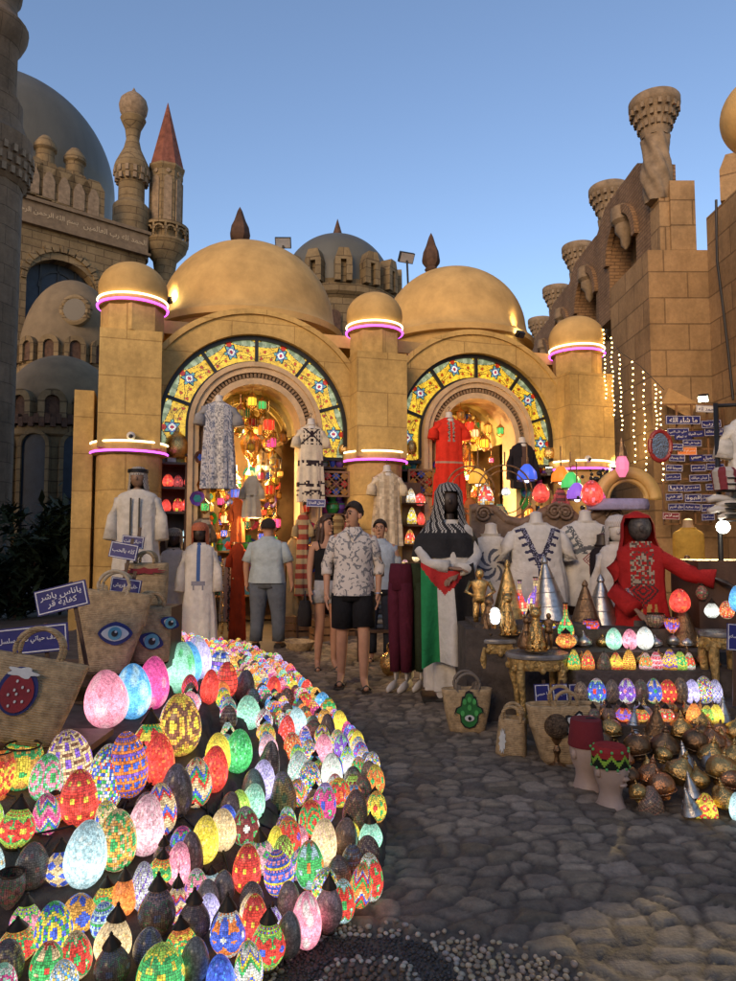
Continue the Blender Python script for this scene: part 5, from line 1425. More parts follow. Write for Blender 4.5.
def person(label, loc, rz, sc, pose, wide=1.0, group=None, headturn=(0, 0)):
    t = thing('person', label, 'person', loc, rz, group); t.scale = (sc*wide, sc*wide**.5, sc)
    J = {'pelvis': ((0, 0, .96), (.135, .10)), 'spine': ((0, .0, 1.13), (.125, .095)), 'chest': ((0, -.005, 1.31), (.15, .10)), 'neckb': ((0, .01, 1.47), .07), 'neck': ((0, 0, 1.54), .055)}
    E_ = [('pelvis', 'spine'), ('spine', 'chest'), ('chest', 'neckb'), ('neckb', 'neck')]
    hx, hy = headturn
    def hd(n, x, y, z, r):
        z = z-.035
        c, s_ = cos(hx), sin(hx); J[n] = ((x*c-y*s_, x*s_+y*c-hy*(z-1.5)*.6, z-hy*.02), r)
    hd('jaw', 0, -.02, 1.605, (.064, .07)); hd('skull', 0, -.005, 1.69, (.076, .095)); hd('crown', 0, .0, 1.765, (.05, .06))
    E_ += [('neck', 'jaw'), ('jaw', 'skull'), ('skull', 'crown')]
    P = {'shL': (.175, 0, 1.425), 'elL': (.235, .03, 1.15), 'wrL': (.24, -.05, .92), 'shR': (-.175, 0, 1.425), 'elR': (-.235, .03, 1.15), 'wrR': (-.24, -.05, .92),
         'hipL': (.095, 0, .90), 'knL': (.105, -.02, .50), 'anL': (.105, .03, .09), 'toL': (.125, -.13, .025), 'hipR': (-.095, 0, .90), 'knR': (-.105, -.02, .50), 'anR': (-.105, .03, .09), 'toR': (-.125, -.13, .025)}
    P.update(pose)
    for s in 'LR':
        for n, r in (('sh', .062), ('el', .042), ('wr', .027)): J[n+s] = (P[n+s], r)
        for n, r in (('hip', .092), ('kn', .058), ('an', .038), ('to', .028)): J[n+s] = (P[n+s], r)
        E_ += [('chest', 'sh'+s), ('sh'+s, 'el'+s), ('el'+s, 'wr'+s), ('pelvis', 'hip'+s), ('hip'+s, 'kn'+s), ('kn'+s, 'an'+s), ('an'+s, 'to'+s)]
        k = [a*.45+b*.55 for a, b in zip(P['kn'+s], P['an'+s])]; J['cf'+s] = ((P['kn'+s][0]*.65+P['an'+s][0]*.35, P['kn'+s][1]*.65+P['an'+s][1]*.35+.015, P['kn'+s][2]*.65+P['an'+s][2]*.35), .057)
        E_.remove(('kn'+s, 'an'+s)); E_ += [('kn'+s, 'cf'+s), ('cf'+s, 'an'+s)]
        w = Vector(P['wr'+s]); d = (w-Vector(P['el'+s])).normalized(); d = (d+Vector((0, -.15, -.3))).normalized(); sg = 1 if s == 'L' else -1
        fwd = Vector((0, -1, 0)); a = (fwd-d*fwd.dot(d)).normalized()
        J['pa'+s] = (tuple(w+d*.065), (.034, .020)); E_.append(('wr'+s, 'pa'+s))
        inn = Vector((-sg, 0, 0))
        for i, ln in enumerate((.068, .078, .072, .055)):
            b = w+d*.095+a*((1.5-i)*.019); m1 = b+d*ln*.5+inn*.006; e1 = b+d*ln*.92+inn*.022
            J[f'f{i}a{s}'] = (tuple(b), .010); J[f'f{i}b{s}'] = (tuple(m1), .009); J[f'f{i}c{s}'] = (tuple(e1), .007)
            E_ += [('pa'+s, f'f{i}a{s}'), (f'f{i}a{s}', f'f{i}b{s}'), (f'f{i}b{s}', f'f{i}c{s}')]
        b = w+d*.04+a*.034+inn*.01; J['ta'+s] = (tuple(b), .012); J['tb'+s] = (tuple(b+d*.04+a*.018+inn*.012), .009); E_ += [('wr'+s, 'ta'+s), ('ta'+s, 'tb'+s)]
    body = skin_body(t, J, E_, 'pelvis', SKIN)
    H = lambda x, y, z: (x*cos(hx)-y*sin(hx), x*sin(hx)+y*cos(hx)-hy*(z-1.535)*.6, z-.035-hy*.02)
    # facial features joined to the body mesh
    f = MB(); f.tube([H(0, -.083, 1.70), H(0, -.105, 1.672), H(0, -.092, 1.655)], [.009, .015, .012], 10)
    for sx in (-1, 1): f.ball(H(sx*.080, .005, 1.67), .022, 8, 6, 1.5)
    f.tube([H(-.024, -.086, 1.622), H(0, -.094, 1.622), H(.024, -.086, 1.622)], [.004, .008, .004], 8)
    f.ball(H(0, -.075, 1.585), .022, 10, 6)
    nb = len(body.data.vertices)
    bm_v = [tuple(v.co) for v in body.data.vertices]+f.v; bm_f = [tuple(p_.vertices) for p_ in body.data.polygons]+[tuple(i+nb for i in q_) for q_ in f.f]
    me = bpy.data.meshes.new('body'); me.from_pydata(bm_v, [], bm_f); me.polygons.foreach_set('use_smooth', [True]*len(bm_f)); me.materials.append(SKIN); body.data = me
    for sx in (-1, 1):
        e = MB(); e.ball(H(sx*.031, -.083, 1.69), .011, 8, 6, .7); build('eye', e, HAIR, t, smooth='all')
        e = MB(); e.tube([H(sx*.014, -.095, 1.712), H(sx*.034, -.092, 1.717), H(sx*.052, -.078, 1.71)], [.004, .005, .003], 6); build('eyebrow', e, HAIR, t, smooth='all')
    return t, P, H
def hair_cap(t, H, m, long_=0.0, top=.012):
    q = MB(); n = 28; vs = []; fs = []; rows = 11
    for k in range(rows):
        th = PI*.5*k/(rows-1)*1.22
        for i in range(n):
            a = 2*PI*i/n
            fr = -sin(a)   # 1 at the front
            lim = th*(1 - .54*max(0, fr)**.7)
            r = .086*sin(min(lim, PI*.62)); z = 1.70+.098*cos(lim)+top*(1-k/rows)
            rip = 1+.05*sin(9*a+k*1.7)+.05*sin(11*a+k*2.9)+rnd.uniform(-.03, .03)
            vs.append(H(r*cos(a)*1.03*rip, r*sin(a)*1.19*rip+.008, z))
    for k in range(rows-1):
        for i in range(n): fs.append((k*n+i, k*n+(i+1) % n, (k+1)*n+(i+1) % n, (k+1)*n+i))
    q.add(vs, fs); o = build('hair', q, m, t, smooth='all')
    md = o.modifiers.new('thick', 'SOLIDIFY'); md.thickness = .007; md.offset = 1
    if long_:
        for (x, y, r) in ((0, .085, .07), (.07, .05, .04), (-.07, .05, .04), (.075, -.01, .026), (-.075, -.01, .026)):
            l = MB(); l.tube([H(x*.8, y*.8, 1.74), H(x, y*1.1, 1.62), H(x*1.2, y*1.25, 1.50), H(x*1.25, y*1.3, 1.74-long_)], [r*.9, r, r*.95, r*.3], 14, flat=.8); build('hair_lock', l, m, o, smooth='all')
def cuff_tube(t, name, pts, rr, col, m=None, n=20):
    q = MB(); q.tube(pts, rr, n, col); return build(name, q, m or CLOTH, t, smooth='all')
def lerp(a, b, k): return tuple(x*(1-k)+y*k for x, y in zip(a, b))
def shirt(t, P, m, col, z0=.9, slv=1.0, open_=False, w=.195, d=.135):
    q = MB(); q.loft([(0, 0, z0, w*1.05, d*1.12, 1.4), (0, 0, z0+.12, w*1.0, d*1.07, 1.1), (0, 0, 1.14, w*.92, d*.95, .8), (0, -.003, 1.30, w*1.0, d*.98, .5), (0, 0, 1.38, w*1.02, d*.88, .2), (0, 0, 1.425, w*.98, d*.74, .1), (0, 0, 1.46, w*.74, d*.64, 0), (0, .005, 1.49, .095, .085, 0), (0, .005, 1.525, .072, .070, 0)], 56, col, .028, 5, caps=False, ex=2.2, sub=3)
    s = build('shirt', q, m, t, smooth='all')
    for sd_ in 'LR':
        a, b, c = P['sh'+sd_], P['el'+sd_], P['wr'+sd_]
        sg = 1 if sd_ == 'L' else -1
        a = (a[0]-sg*.005, a[1], a[2]-.028); a0 = (a[0]-sg*.07, a[1], a[2]+.005)
        if slv <= 1: pts = [a0, a, lerp(a, b, .5*slv), lerp(a, b, slv)]; rr = [.055, .068, .067, .067]
        else: pts = [a0, a, lerp(a, b, .5), b, lerp(b, c, (slv-1)*.6), lerp(b, c, slv-1)]; rr = [.055, .067, .062, .057, .052, .054]
        cuff_tube(t, 'sleeve', pts, rr, (col if isinstance(col, tuple) else None), m)
    return s
def shorts(t, P, m, col, z=.97, ln=.85, r=.115, hw=.185, name='shorts'):
    q = MB(); q.loft([(0, 0, .83, hw, .122), (0, 0, .92, hw*.98, .128), (0, 0, 1.02, hw*.90, .115)], 36, col, .01, 6, ex=2.3); build(name, q, m, t, smooth='all')
    for s in 'LR':
        a, b, c = P['hip'+s], P['kn'+s], P['an'+s]
        if ln <= 1: pts = [a, lerp(a, b, .4*ln), lerp(a, b, ln)]; rr = [r, r*.98, r*.93]
        else: pts = [a, lerp(a, b, .5), b, lerp(b, c, .5), lerp(b, c, .93)]; rr = [r, r*.85, r*.68, r*.6, r*.58]
        cuff_tube(t, 'trouser_leg' if ln > 1 else 'shorts_leg', pts, rr, col, m)
def sandals(t, P, m):
    for s in 'LR':
        a, b = Vector(P['an'+s]), Vector(P['to'+s]); d = (b-a); d.z = 0; d.normalize()
        heel = Vector((a.x, a.y, 0))-d*.05
        q = MB(); rz = math.atan2(d.y, d.x)
        q.box((heel.x+d.x*.13, heel.y+d.y*.13, min(a.z-.09, b.z-.025)+.004), (.27, .098, .02), rz)
        q.tube([b+Vector((-d.y, d.x, 0))*.045+d*-.03, b+Vector((0, 0, .035))-d*.02, b-Vector((-d.y, d.x, 0))*.045-d*.03], .012, 8); build('sandal', q, m, t)
# floral print shirt material
fm, fnt, fb = new_mat('floral_print'); fb.inputs['Roughness'].default_value = .85
tc = N(fnt, 'ShaderNodeTexCoord'); nz_ = N(fnt, 'ShaderNodeTexNoise', Scale=9.0, Detail=3.0, Distortion=2.5); L(fnt, tc.outputs['Object'], nz_.inputs['Vector'])
vo = N(fnt, 'ShaderNodeTexVoronoi', Scale=16.0); vo.feature = 'DISTANCE_TO_EDGE'; L(fnt, tc.outputs['Object'], vo.inputs['Vector'])
msk = mathn(fnt, 'MULTIPLY', mathn(fnt, 'LESS_THAN', vo.outputs['Distance'], .11), mathn(fnt, 'GREATER_THAN', nz_.outputs['Fac'], .50))
L(fnt, mix(fnt, msk, mix(fnt, mathn(fnt, 'GREATER_THAN', nz_.outputs['Fac'], .62), (.56, .51, .46), (.36, .33, .31)), (.17, .17, .18)), fb.inputs['Base Color'])
p = at_z(356, 690, 0.0)
t, P, H = person('man in a white floral shirt, black shorts and flip flops walking towards the camera', (p.x-.03, p.y+.05, 0), .05, 1.0, {'elR': (-.25, .05, 1.16), 'wrR': (-.25, -.02, .90), 'elL': (.25, .02, 1.15), 'wrL': (.235, -.06, .90), 'knL': (.10, -.10, .51), 'anL': (.10, -.06, .09), 'toL': (.12, -.22, .03), 'knR': (-.10, .02, .50), 'anR': (-.11, .14, .10), 'toR': (-.13, -.01, .03)}, headturn=(-.75, .25))
hair_cap(t, H, HAIR, 0, .02); shirt(t, P, fm, None, .88, 1.35); shorts(t, P, CLOTH, (.012, .012, .014), ln=.82, r=.112); sandals(t, P, BLACK)
q = MB(); q.torus(P['wrL'], .031, .009, 16, 6); build('wristwatch', q, mat('steel', (.5, .5, .5), .3, .9), t)
q = MB(); q.tube([(-.06, -.085, 1.485), (-.03, -.115, 1.45), (0, -.13, 1.40), (.03, -.115, 1.45), (.06, -.085, 1.485)], .012, 8); build('collar', q, fm, t)
p = at_z(326, 671, 0.0)
t, P, H = person('woman with long brown hair, black top and pale denim shorts behind another person', (p.x, p.y, 0), .25, .95, {'elR': (-.21, .02, 1.13), 'wrR': (-.22, -.06, .92), 'knR': (-.09, -.06, .50)}, wide=.9, headturn=(.5, .1))
hair_cap(t, H, HAIRB, .42); q = MB(); q.loft([(0, 0, 1.02, .15, .11), (0, 0, 1.14, .145, .108), (0, -.005, 1.30, .168, .13), (0, 0, 1.38, .15, .105)], 36, (.012, .011, .012), .01, 6, caps=False, sub=3); build('top', q, CLOTH, t, smooth='all')
for sx in (-1, 1): cuff_tube(t, 'strap', [(sx*.1, -.1, 1.37), (sx*.11, -.04, 1.46), (sx*.1, .06, 1.40)], [.01]*3, (.012, .011, .012))
shorts(t, P, CLOTH, (.33, .33, .34), ln=.35, r=.105, hw=.165); sandals(t, P, BLACK)
q = MB(); bgp = (-.25, -.1, .72); q.loft([(bgp[0], bgp[1], .50, .07, .11), (bgp[0], bgp[1], .64, .075, .12), (bgp[0], bgp[1], .76, .05, .09)], 24, (.02, .018, .018), .03, 5); bo_ = build('handbag', q, CLOTH, None, smooth='all'); bo_.parent = None; bo_.location = (p.x, p.y, 0); bo_.rotation_euler = (0, 0, .25)
q = MB(); q.tube([(bgp[0], bgp[1]-.06, .75), (bgp[0], bgp[1]-.02, .86), (bgp[0]+.01, bgp[1]+.03, .86), (bgp[0], bgp[1]+.06, .75)], .007, 6); build('strap', q, BLACK, bo_)
tag(bo_, 'small black handbag in the hand of the woman in denim shorts', 'bag')
p = at_z(380, 662, 0.0)
t, P, H = person('boy in a light blue shirt behind the man in the floral shirt', (p.x, p.y, 0), 0, .93, {}, headturn=(-.2, 0))
hair_cap(t, H, HAIR); shirt(t, P, CLOTH, (.36, .43, .50), .9, 1.6); shorts(t, P, CLOTH, (.03, .035, .05), ln=1.5, r=.11, name='trousers'); sandals(t, P, BLACK)
p = at_z(267, 650, 0.0)
t, P, H = person('stout man in pale blue polo and grey jeans seen from behind', (p.x, p.y, 0), PI-.15, .95, {'elR': (-.26, .0, 1.14), 'wrR': (-.27, -.05, .92), 'elL': (.26, 0, 1.14), 'wrL': (.27, -.05, .92), 'knL': (.12, -.02, .5), 'anL': (.13, .02, .09), 'toL': (.16, -.12, .03), 'knR': (-.12, -.04, .5), 'anR': (-.13, -.02, .09), 'toR': (-.16, -.16, .03)}, wide=1.17, headturn=(.2, .1))
hair_cap(t, H, HAIR); shirt(t, P, CLOTH, (.36, .42, .43), .90, .85, w=.205, d=.15); shorts(t, P, CLOTH, (.10, .115, .135), ln=1.5, r=.125, hw=.19, name='trousers')
for s in 'LR':
    a, b = P['an'+s], P['to'+s]; q = MB(); q.tube([(a[0], a[1]+.05, .045), (a[0], a[1], .05), lerp(a, b, .6), (b[0], b[1]-.02, .03)], [.045, .055, .045, .03], 12); build('shoe', q, mat('dark_leather', (.02, .015, .012), .5), t)
# ---------------------------------------------------------------- signs
NAVY = mat('navy_enamel', (.025, .03, .17), .35, var=.2, vs=8, bmp=.05)
SIGNW = mat('white_paint', (.72, .72, .74), .5, var=.06)
ORNG = mat('orange_card', (.75, .22, .05), .6, var=.1)
def sign(label, loc, w, h, text, rz=0, rx=0, ry=0, group='blue Arabic slogan plates', m=None, border=True, tm=None):
    t = thing('sign_plate', label, 'sign', loc, 0, group); t.rotation_euler = (rx, ry, rz)
    q = MB(); q.box((0, 0, 0), (w, .012, h)); build('plate', q, m or NAVY, t, smooth=False)
    if border:
        b = MB(); e = min(w, h)*.07; tk = min(w, h)*.03+.0015
        for sg in (-1, 1): b.box((0, -.0075, sg*(h/2-e)), (w-2*e+tk, .004, tk)); b.box((sg*(w/2-e), -.0075, 0), (tk, .004, h-2*e-tk))
        build('border', b, tm or SIGNW, t, smooth=False)
    l = MB(); put_text(l, text, (0, -.009, 0), w*.80, h*.62); build('lettering', l, tm or SIGNW, t, smooth=False)
    return t
# ---------------------------------------------------------------- straw bags
def bag(name, label, loc, wt, wb, h, d, rz=0, tilt=(0, 0), emblem=None, hr=.1, hcol=None, group='woven straw bags'):
    t = thing(name, label, 'bag', loc, 0, group); t.rotation_euler = (tilt[0], tilt[1], rz)
    q = MB(); q.loft([(0, 0, 0, wb/2*.92, d*.42), (0, 0, .02, wb/2, d*.5), (0, 0, h*.5, (wt+wb)/4*1.02, d*.55), (0, 0, h, wt/2, d*.42), (0, 0, h+.004, wt/2-.01, d*.42-.01), (0, 0, h*.6, wt/2*.9, d*.35)], 56, None, .004, 11, ex=3.2, sub=6, caps=True)
    build('basket', q, STRAW, t, smooth='all')
    for sy in (-1, 1):
        q = MB(); q.torus((0, sy*d*.36, h+hr*.35), hr, .011, 36, 8, 0, 2*PI, 'y')
        if hcol: 
            for i in range(26):
                a = PI+PI*i/25; q.tube([(hr*.72*cos(a), sy*d*.36-.004, h+hr*.35+hr*.72*sin(a)), (hr*1.02*cos(a), sy*d*.36-.004, h+hr*.35+hr*1.02*sin(a))], .004, 5)
            q.torus((0, sy*d*.36, h+hr*.35), hr*.70, .006, 30, 6, PI, 2*PI, 'y')
        build('handle', q, hcol or STRAW, t)
    if emblem: emblem(t, h, d)
    return t
def disc(t, name, cx, cz, rx, rz, y, m, th=.006, rot=0, n=28, shape=None):
    q = MB(); pts = []
    for i in range(n):
        a = 2*PI*i/n; r = shape(a) if shape else 1
        x, z = rx*cos(a)*r, rz*sin(a)*r; pts.append((cx+x*cos(rot)-z*sin(rot), cz+x*sin(rot)+z*cos(rot)))
    q.prism(list(reversed(pts)), y-th, y); return build(name, q, m, t, smooth=False)
EB = mat('felt_navy', (.015, .025, .14), .7); EW = mat('felt_white', (.6, .62, .6), .7); EA = mat('felt_aqua', (.10, .32, .42), .5); EK = mat('felt_black', (.012, .012, .014), .6)
ER = mat('felt_red', (.24, .015, .025), .7); EG = mat('felt_green', (.02, .16, .035), .6); EGL = mat('felt_light_green', (.08, .40, .10), .5)
STRAWH = mat('pale_cane', (.42, .34, .22), .7, var=.3, vs=30)
def eye_at(cx, cz, w, hh, rot=0):
    def f(t, h, d):
        y = -d*.55-.004; k = lambda a: 1-.10*abs(sin(2*a))
        e = disc(t, 'eye_patch', cx, cz, w, hh, y, EB, rot=rot, shape=k)
        disc(e, 'eye_white', cx, cz, w*.80, hh*.66, y-.007, EW, rot=rot, shape=k); disc(e, 'iris', cx, cz, hh*.56, hh*.56, y-.014, EA); disc(e, 'pupil', cx, cz, hh*.26, hh*.26, y-.021, EK); disc(e, 'iris_ring', cx+hh*.1, cz+hh*.16, hh*.10, hh*.10, y-.028, EW)
    return f
YB = 4.5
pb_ = at_y(103, 672, YB)
bag('straw_bag', 'large straw bag with one wide blue eye patch and round cane handles', pb_, .48, .28, .50, .16, .12, (-.10, .10), eye_at(.06, .245, .105, .072, .08), .095, STRAWH)
q_ = at_y(150, 662, 4.75); bag('straw_bag', 'narrow straw bag turned edge on with tall eye patches and rust trim', q_, .26, .24, .36, .16, .55, (0, 0), lambda t, h, d: (eye_at(-.02, .15, .055, .085, 1.2)(t, h, d), eye_at(.10, .26, .042, .065, 1.2)(t, h, d)), .07)
q_ = at_y(146, 606, 5.05); bag('straw_bag', 'small straw bag with rust red trim standing behind the two eye bags', q_, .30, .28, .30, .16, .1, (0, 0), lambda t, h, d: disc(t, 'trim', 0, .25, .13, .02, -d*.5-.006, ER, shape=lambda a: 1+.3*sin(9*a)), .06)
q_ = at_y(14, 742, 3.3)
def berry(t, h, d):
    y = -d*.55-.004
    e = disc(t, 'strawberry_patch', -.03, .22, .085, .115, y, EB, shape=lambda a: 1-.14*max(0, -sin(a)))
    disc(e, 'strawberry_red', -.03, .215, .070, .095, y-.007, ER, shape=lambda a: 1-.14*max(0, -sin(a))); 
    for i in range(9): disc(e, 'seed', -.03+.05*cos(i*2.4)*(i/9)**.5, .215+.07*sin(i*2.4)*(i/9)**.5, .005, .007, y-.014, EW, n=8)
    disc(e, 'leaf', -.03, .31, .06, .022, y-.010, EW, shape=lambda a: 1+.25*cos(5*a))
bag('straw_bag', 'straw bag with a red strawberry patch at the left edge', q_, .46, .34, .38, .18, .25, (-.15, .22), berry, .10, None)
# hand symbol bag on the ground and its neighbours
def hamsa(t, h, d):
    y = -d*.55-.004; cz = h*.50
    def hand(name, par, s, m, yy):
        q = MB()
        palm = [(s*x, cz+s*z) for x, z in ((-.06, -.01), (-.055, -.06), (-.03, -.09), (0, -.1), (.03, -.09), (.055, -.06), (.06, -.01), (.09, .005), (.1, -.02), (.085, .03), (.055, .045), (.045, .10), (.028, .105), (.022, .13), (0, .14), (-.022, .13), (-.028, .105), (-.045, .10), (-.055, .045), (-.085, .03), (-.1, -.02), (-.09, .005))]
        q.prism(list(reversed(palm)), yy-.006, yy); return build(name, q, m, par, smooth=False)
    e = hand('hand_patch', t, 1.12, EK, y); hand('hand_green', e, 1.0, EG, y-.007)
    for (a, b) in ((-.035, .08), (0, .095), (.035, .08), (0, .04), (-.05, .0), (.05, .0)): disc(e, 'sequin', a, cz+b, .014, .02, y-.014, EGL, n=12)
    disc(e, 'eye_white', 0, cz-.035, .034, .022, y-.014, EW, n=16); disc(e, 'pupil', 0, cz-.035, .012, .014, y-.021, EK, n=12)
g_ = at_z(467, 733, .0); bag('straw_bag', 'upright straw bag with a green sequin hand symbol standing on the cobbles', (g_.x, g_.y, .01), .37, .26, .31, .15, .05, (0, 0), hamsa, .085, mat('grey_cane', (.16, .13, .10), .7))
def studs(t, h, d):
    e = disc(t, 'shell_trim', -.05, h*.45, .02, h*.30, -d*.5-.006, EW, shape=lambda a: 1+.25*cos(11*a))
g_ = at_z(511, 757, .0); bag('straw_bag', 'small slumped straw bag with shell trim beside the console table', (g_.x, g_.y, .01), .17, .20, .24, .15, -.3, (0, .05), studs, .06)
def sailer(t, h, d):
    y = -d*.55-.004
    e = disc(t, 'flower_patch', .05, h*.72, .07, .075, y, EK, shape=lambda a: 1+.22*cos(5*a)); disc(e, 'flower_white', .05, h*.72, .055, .06, y-.007, EW, shape=lambda a: 1+.25*cos(5*a)); disc(e, 'flower_heart', .05, h*.72, .024, .024, y-.014, EK)
g_ = at_z(563, 763, .0); bag('straw_bag', 'wide straw bag with a flower patch behind the brass lamp with a stem', (g_.x, g_.y, .01), .47, .28, .36, .18, .05, (.05, 0), sailer, .07)
# rack of dark timber that carries the left bags
rk = thing('bag_rack', 'low dark timber rack under the straw bags on the left', 'rack', (0, 0, 0))
zt_ = at_y(103, 675, 4.5).z
for name, c, d in (('rack_top', (-1.98, 4.72, zt_-.02), (1.2, .75, .04)), ('rack_shelf', (-2.05, 4.72, zt_-.16), (1.0, .6, .03))):
    q = MB(); q.box(c, d); build(name, q, WOODD, rk, smooth=False)
for sx in (-2.5, -1.48):
    for sy in (4.45, 5.0):
        q = MB(); q.box((sx, sy, zt_/2), (.05, .05, zt_-.05)); build('leg', q, WOODD, rk, smooth=False)
r2_ = thing('bag_stand', 'brown wooden stand under the strawberry bag', 'stand', (0, 0, 0))
zb_ = at_y(14, 744, 3.3).z
q = MB(); q.box((-1.75, 3.4, zb_-.03), (.95, .45, .03)); build('board', q, WOOD, r2_, smooth=False)
for sx in (-2.1, -1.33):
    for sy in (3.25, 3.6): q = MB(); q.box((sx, sy, zb_/2), (.035, .035, zb_-.06)); build('leg', q, WOOD, r2_, smooth=False)
# two tier crate for the bag behind
z3 = at_y(146, 606, 5.05).z
q = MB(); q.box((-1.58, 5.1, (z3+zt_)/2), (.42, .34, z3-zt_-.01)); tag(build('wooden_crate', q, WOODD, smooth=False), 'dark wooden crate behind the eye bags', 'crate')
# blue slogan plates among the bags
def sgn(label, px, py, Y, wp, hp, text, rot, **kw):
    p = at_y(px, py, Y); k = Y/FL
    t = sign(label, p, wp*k, hp*k, text, 0, -.06, rot, **kw)
    q = MB(); q.box((wp*k*.2, .014, -hp*k*.5-.1), (.02, .012, .5)); build('stake', q, WOODD, t, smooth=False)
    return t
sgn('two line blue sign tilted above the strawberry bag reading ya nas ya shar', 62, 598, 4.0, 52, 25, 'ياناس ياشر\nكفاية قر', R(-14))
sgn('long one line blue sign behind the strawberry bag handle', 30, 640, 3.75, 76, 27, 'هدف حياتي طلاع سلسل', R(-6))
sgn('blue sign propped below the tall white robe, upper of two', 133, 542, 5.0, 22, 12, 'حياتي انت', R(6), group='blue signs among the straw bags')
sgn('blue sign tilted in front of the tall white robe', 124, 551, 4.9, 28, 16, 'كله بالحب', R(10), group='blue signs among the straw bags')
sgn('blue sign beside the rust trimmed straw bag', 126, 586, 4.6, 30, 15, 'خليك فريش', R(8), group='blue signs among the straw bags')
sgn('small blue sign hung under the cream embroidered dress', 316, 503, 9.6, 19, 8, 'محل الهدايا', R(2), group='blue signs among the straw bags')
for i, (px, tx, lb) in enumerate(((542, 'يا حبيبي', 'small blue plate below the console table, first of three from the table leg'), (560, 'صباح الخير', 'small blue plate below the console table, middle of three'), (574, 'اهلا', 'narrow blue plate below the console table next to the cream lamps'))):
    sgn(lb, px, 694, 4.75, 15 if i < 2 else 9, 19, tx, R(-3), group='blue signs under the right stall')
sgn('blue plate leaning at the right edge below the round table', 733, 637, 4.6, 12, 26, 'السلام', R(4), group='blue signs under the right stall')
# the sign wall at the foot of the gallery
WORDS = ['الحمد لله', 'ما شاء الله', 'يا رب', 'صلي على النبي', 'كله تمام', 'حب الحياة', 'قلبي معاك', 'خليها على الله', 'شرم الشيخ', 'مصر ام الدنيا', 'اهلا وسهلا', 'حبيبي', 'يا جميل', 'سيبها لله', 'كل عام بخير', 'العين عليها حارس', 'من راقب الناس', 'عيش حياتك', 'انت الحب', 'دنيا', 'هدف حياتي', 'على باب الله', 'نور عيني', 'قهوة', 'ليالي زمان', 'سوق قديم', 'حظ سعيد', 'رمضان كريم', 'سلام', 'بيت العيلة', 'يا ليل', 'يا عين', 'احلى ناس', 'تعالى', 'فرح', 'امل', 'بركة', 'جمال', 'روق', 'عسل']
SIG = [(707, 409, 22, 7), (683, 420, 35, 9), (711, 424, 20, 8), (678, 432, 22, 8), (683, 437, 17, 6), (695, 434, 17, 6), (714, 432, 20, 8), (692, 443, 19, 7), (676, 447, 14, 7), (687, 451, 19, 8), (677, 458, 16, 7), (696, 458, 13, 6), (711, 458, 20, 7), (674, 468, 17, 7), (698, 468, 15, 7), (715, 467, 18, 7), (673, 477, 16, 7), (699, 478, 20, 7), (715, 477, 14, 7), (676, 488, 16, 7), (692, 488, 17, 7), (712, 487, 13, 7), (674, 497, 17, 7), (693, 498, 17, 8), (708, 498, 16, 7), (677, 507, 18, 7), (692, 507, 17, 7), (708, 508, 14, 8), (671, 516, 17, 7), (708, 517, 13, 7)]
for i, (px, py, wp, hp) in enumerate(SIG):
    p = at_y(px, py, 11.9-.02*(i % 3)); k = 11.9/FL
    m = ORNG if i == 9 else SIGNW if i == 0 else mat('maroon_plate', (.2, .03, .05), .5) if i == 28 else None
    lb = {0: 'white plate with dark letters under the flood light, top of the sign wall', 9: 'orange card with white letters on the blue sign wall', 28: 'maroon plate at the lower corner of the blue sign wall'}.get(i)
    ys = [409, 422, 434, 443, 449, 458, 468, 477, 488, 497, 507, 517]; row = min(range(12), key=lambda j: abs(ys[j]-py))
    mates = sorted(x[0] for x in SIG if min(range(12), key=lambda j: abs(ys[j]-x[1])) == row)
    ORD = ['first', 'second', 'third', 'fourth', 'fifth', 'sixth', 'seventh', 'eighth', 'ninth', 'tenth', 'eleventh', 'twelfth']
    lb = lb or f'blue slogan plate, {ORD[mates.index(px)]} in the {ORD[row]} row of the sign wall'
    sign(lb, p, wp*k, hp*k, WORDS[i], 0, 0, R(rnd.uniform(-4, 3)), group='plates on the sign wall', m=m, border=hp > 6.5, tm=NAVY if i == 0 else None)
# timber grid that carries the plates
q = MB()
px0, px1 = at_y(664, 500, 11.95).x, at_y(726, 500, 11.95).x; zt0, zt1 = at_y(690, 524, 11.95).z, at_y(690, 404, 11.95).z
for i in range(5): q.box((px0+(px1-px0)*i/4, 11.97, (zt0+zt1)/2), (.03, .03, zt1-zt0))
for i in range(9): q.box(((px0+px1)/2, 11.995, zt0+(zt1-zt0)*i/8), (px1-px0, .02, .03))
tag(build('plate_rack', q, WOOD, smooth=False), 'thin timber lattice on the gallery wall that carries the slogan plates', 'rack')
q = MB(); q.box((0, 0, 0), (.55, .02, .3)); o_ = build('tilted_board', q, mat('tan_board', (.42, .26, .11), .7), smooth=False); p = at_y(679, 403, 12.2); o_.location = p; o_.rotation_euler = (0, R(28), 0); tag(o_, 'tan board tilted above the sign wall beside the flood light', 'board')
# ---------------------------------------------------------------- right stall
BRASS = mat('old_brass', (.66, .42, .15), .26, .95, var=.45, vs=14, bmp=.5, bs=60)
BRONZE = mat('dark_bronze', (.26, .155, .08), .32, .9, var=.5, vs=14, bmp=.5, bs=60)
COPPER = mat('copper', (.60, .29, .14), .26, .95, var=.4, vs=14, bmp=.5, bs=60)
SILVER = mat('tin_silver', (.50, .48, .44), .34, .9, var=.35, vs=18, bmp=.2, bs=50)
GILT = mat('gilt_wood', (.50, .33, .12), .38, .7, var=.5, vs=22, bmp=.9, bs=50)
MARB = mat('grey_marble', (.16, .15, .14), .25, var=.5, vs=9)
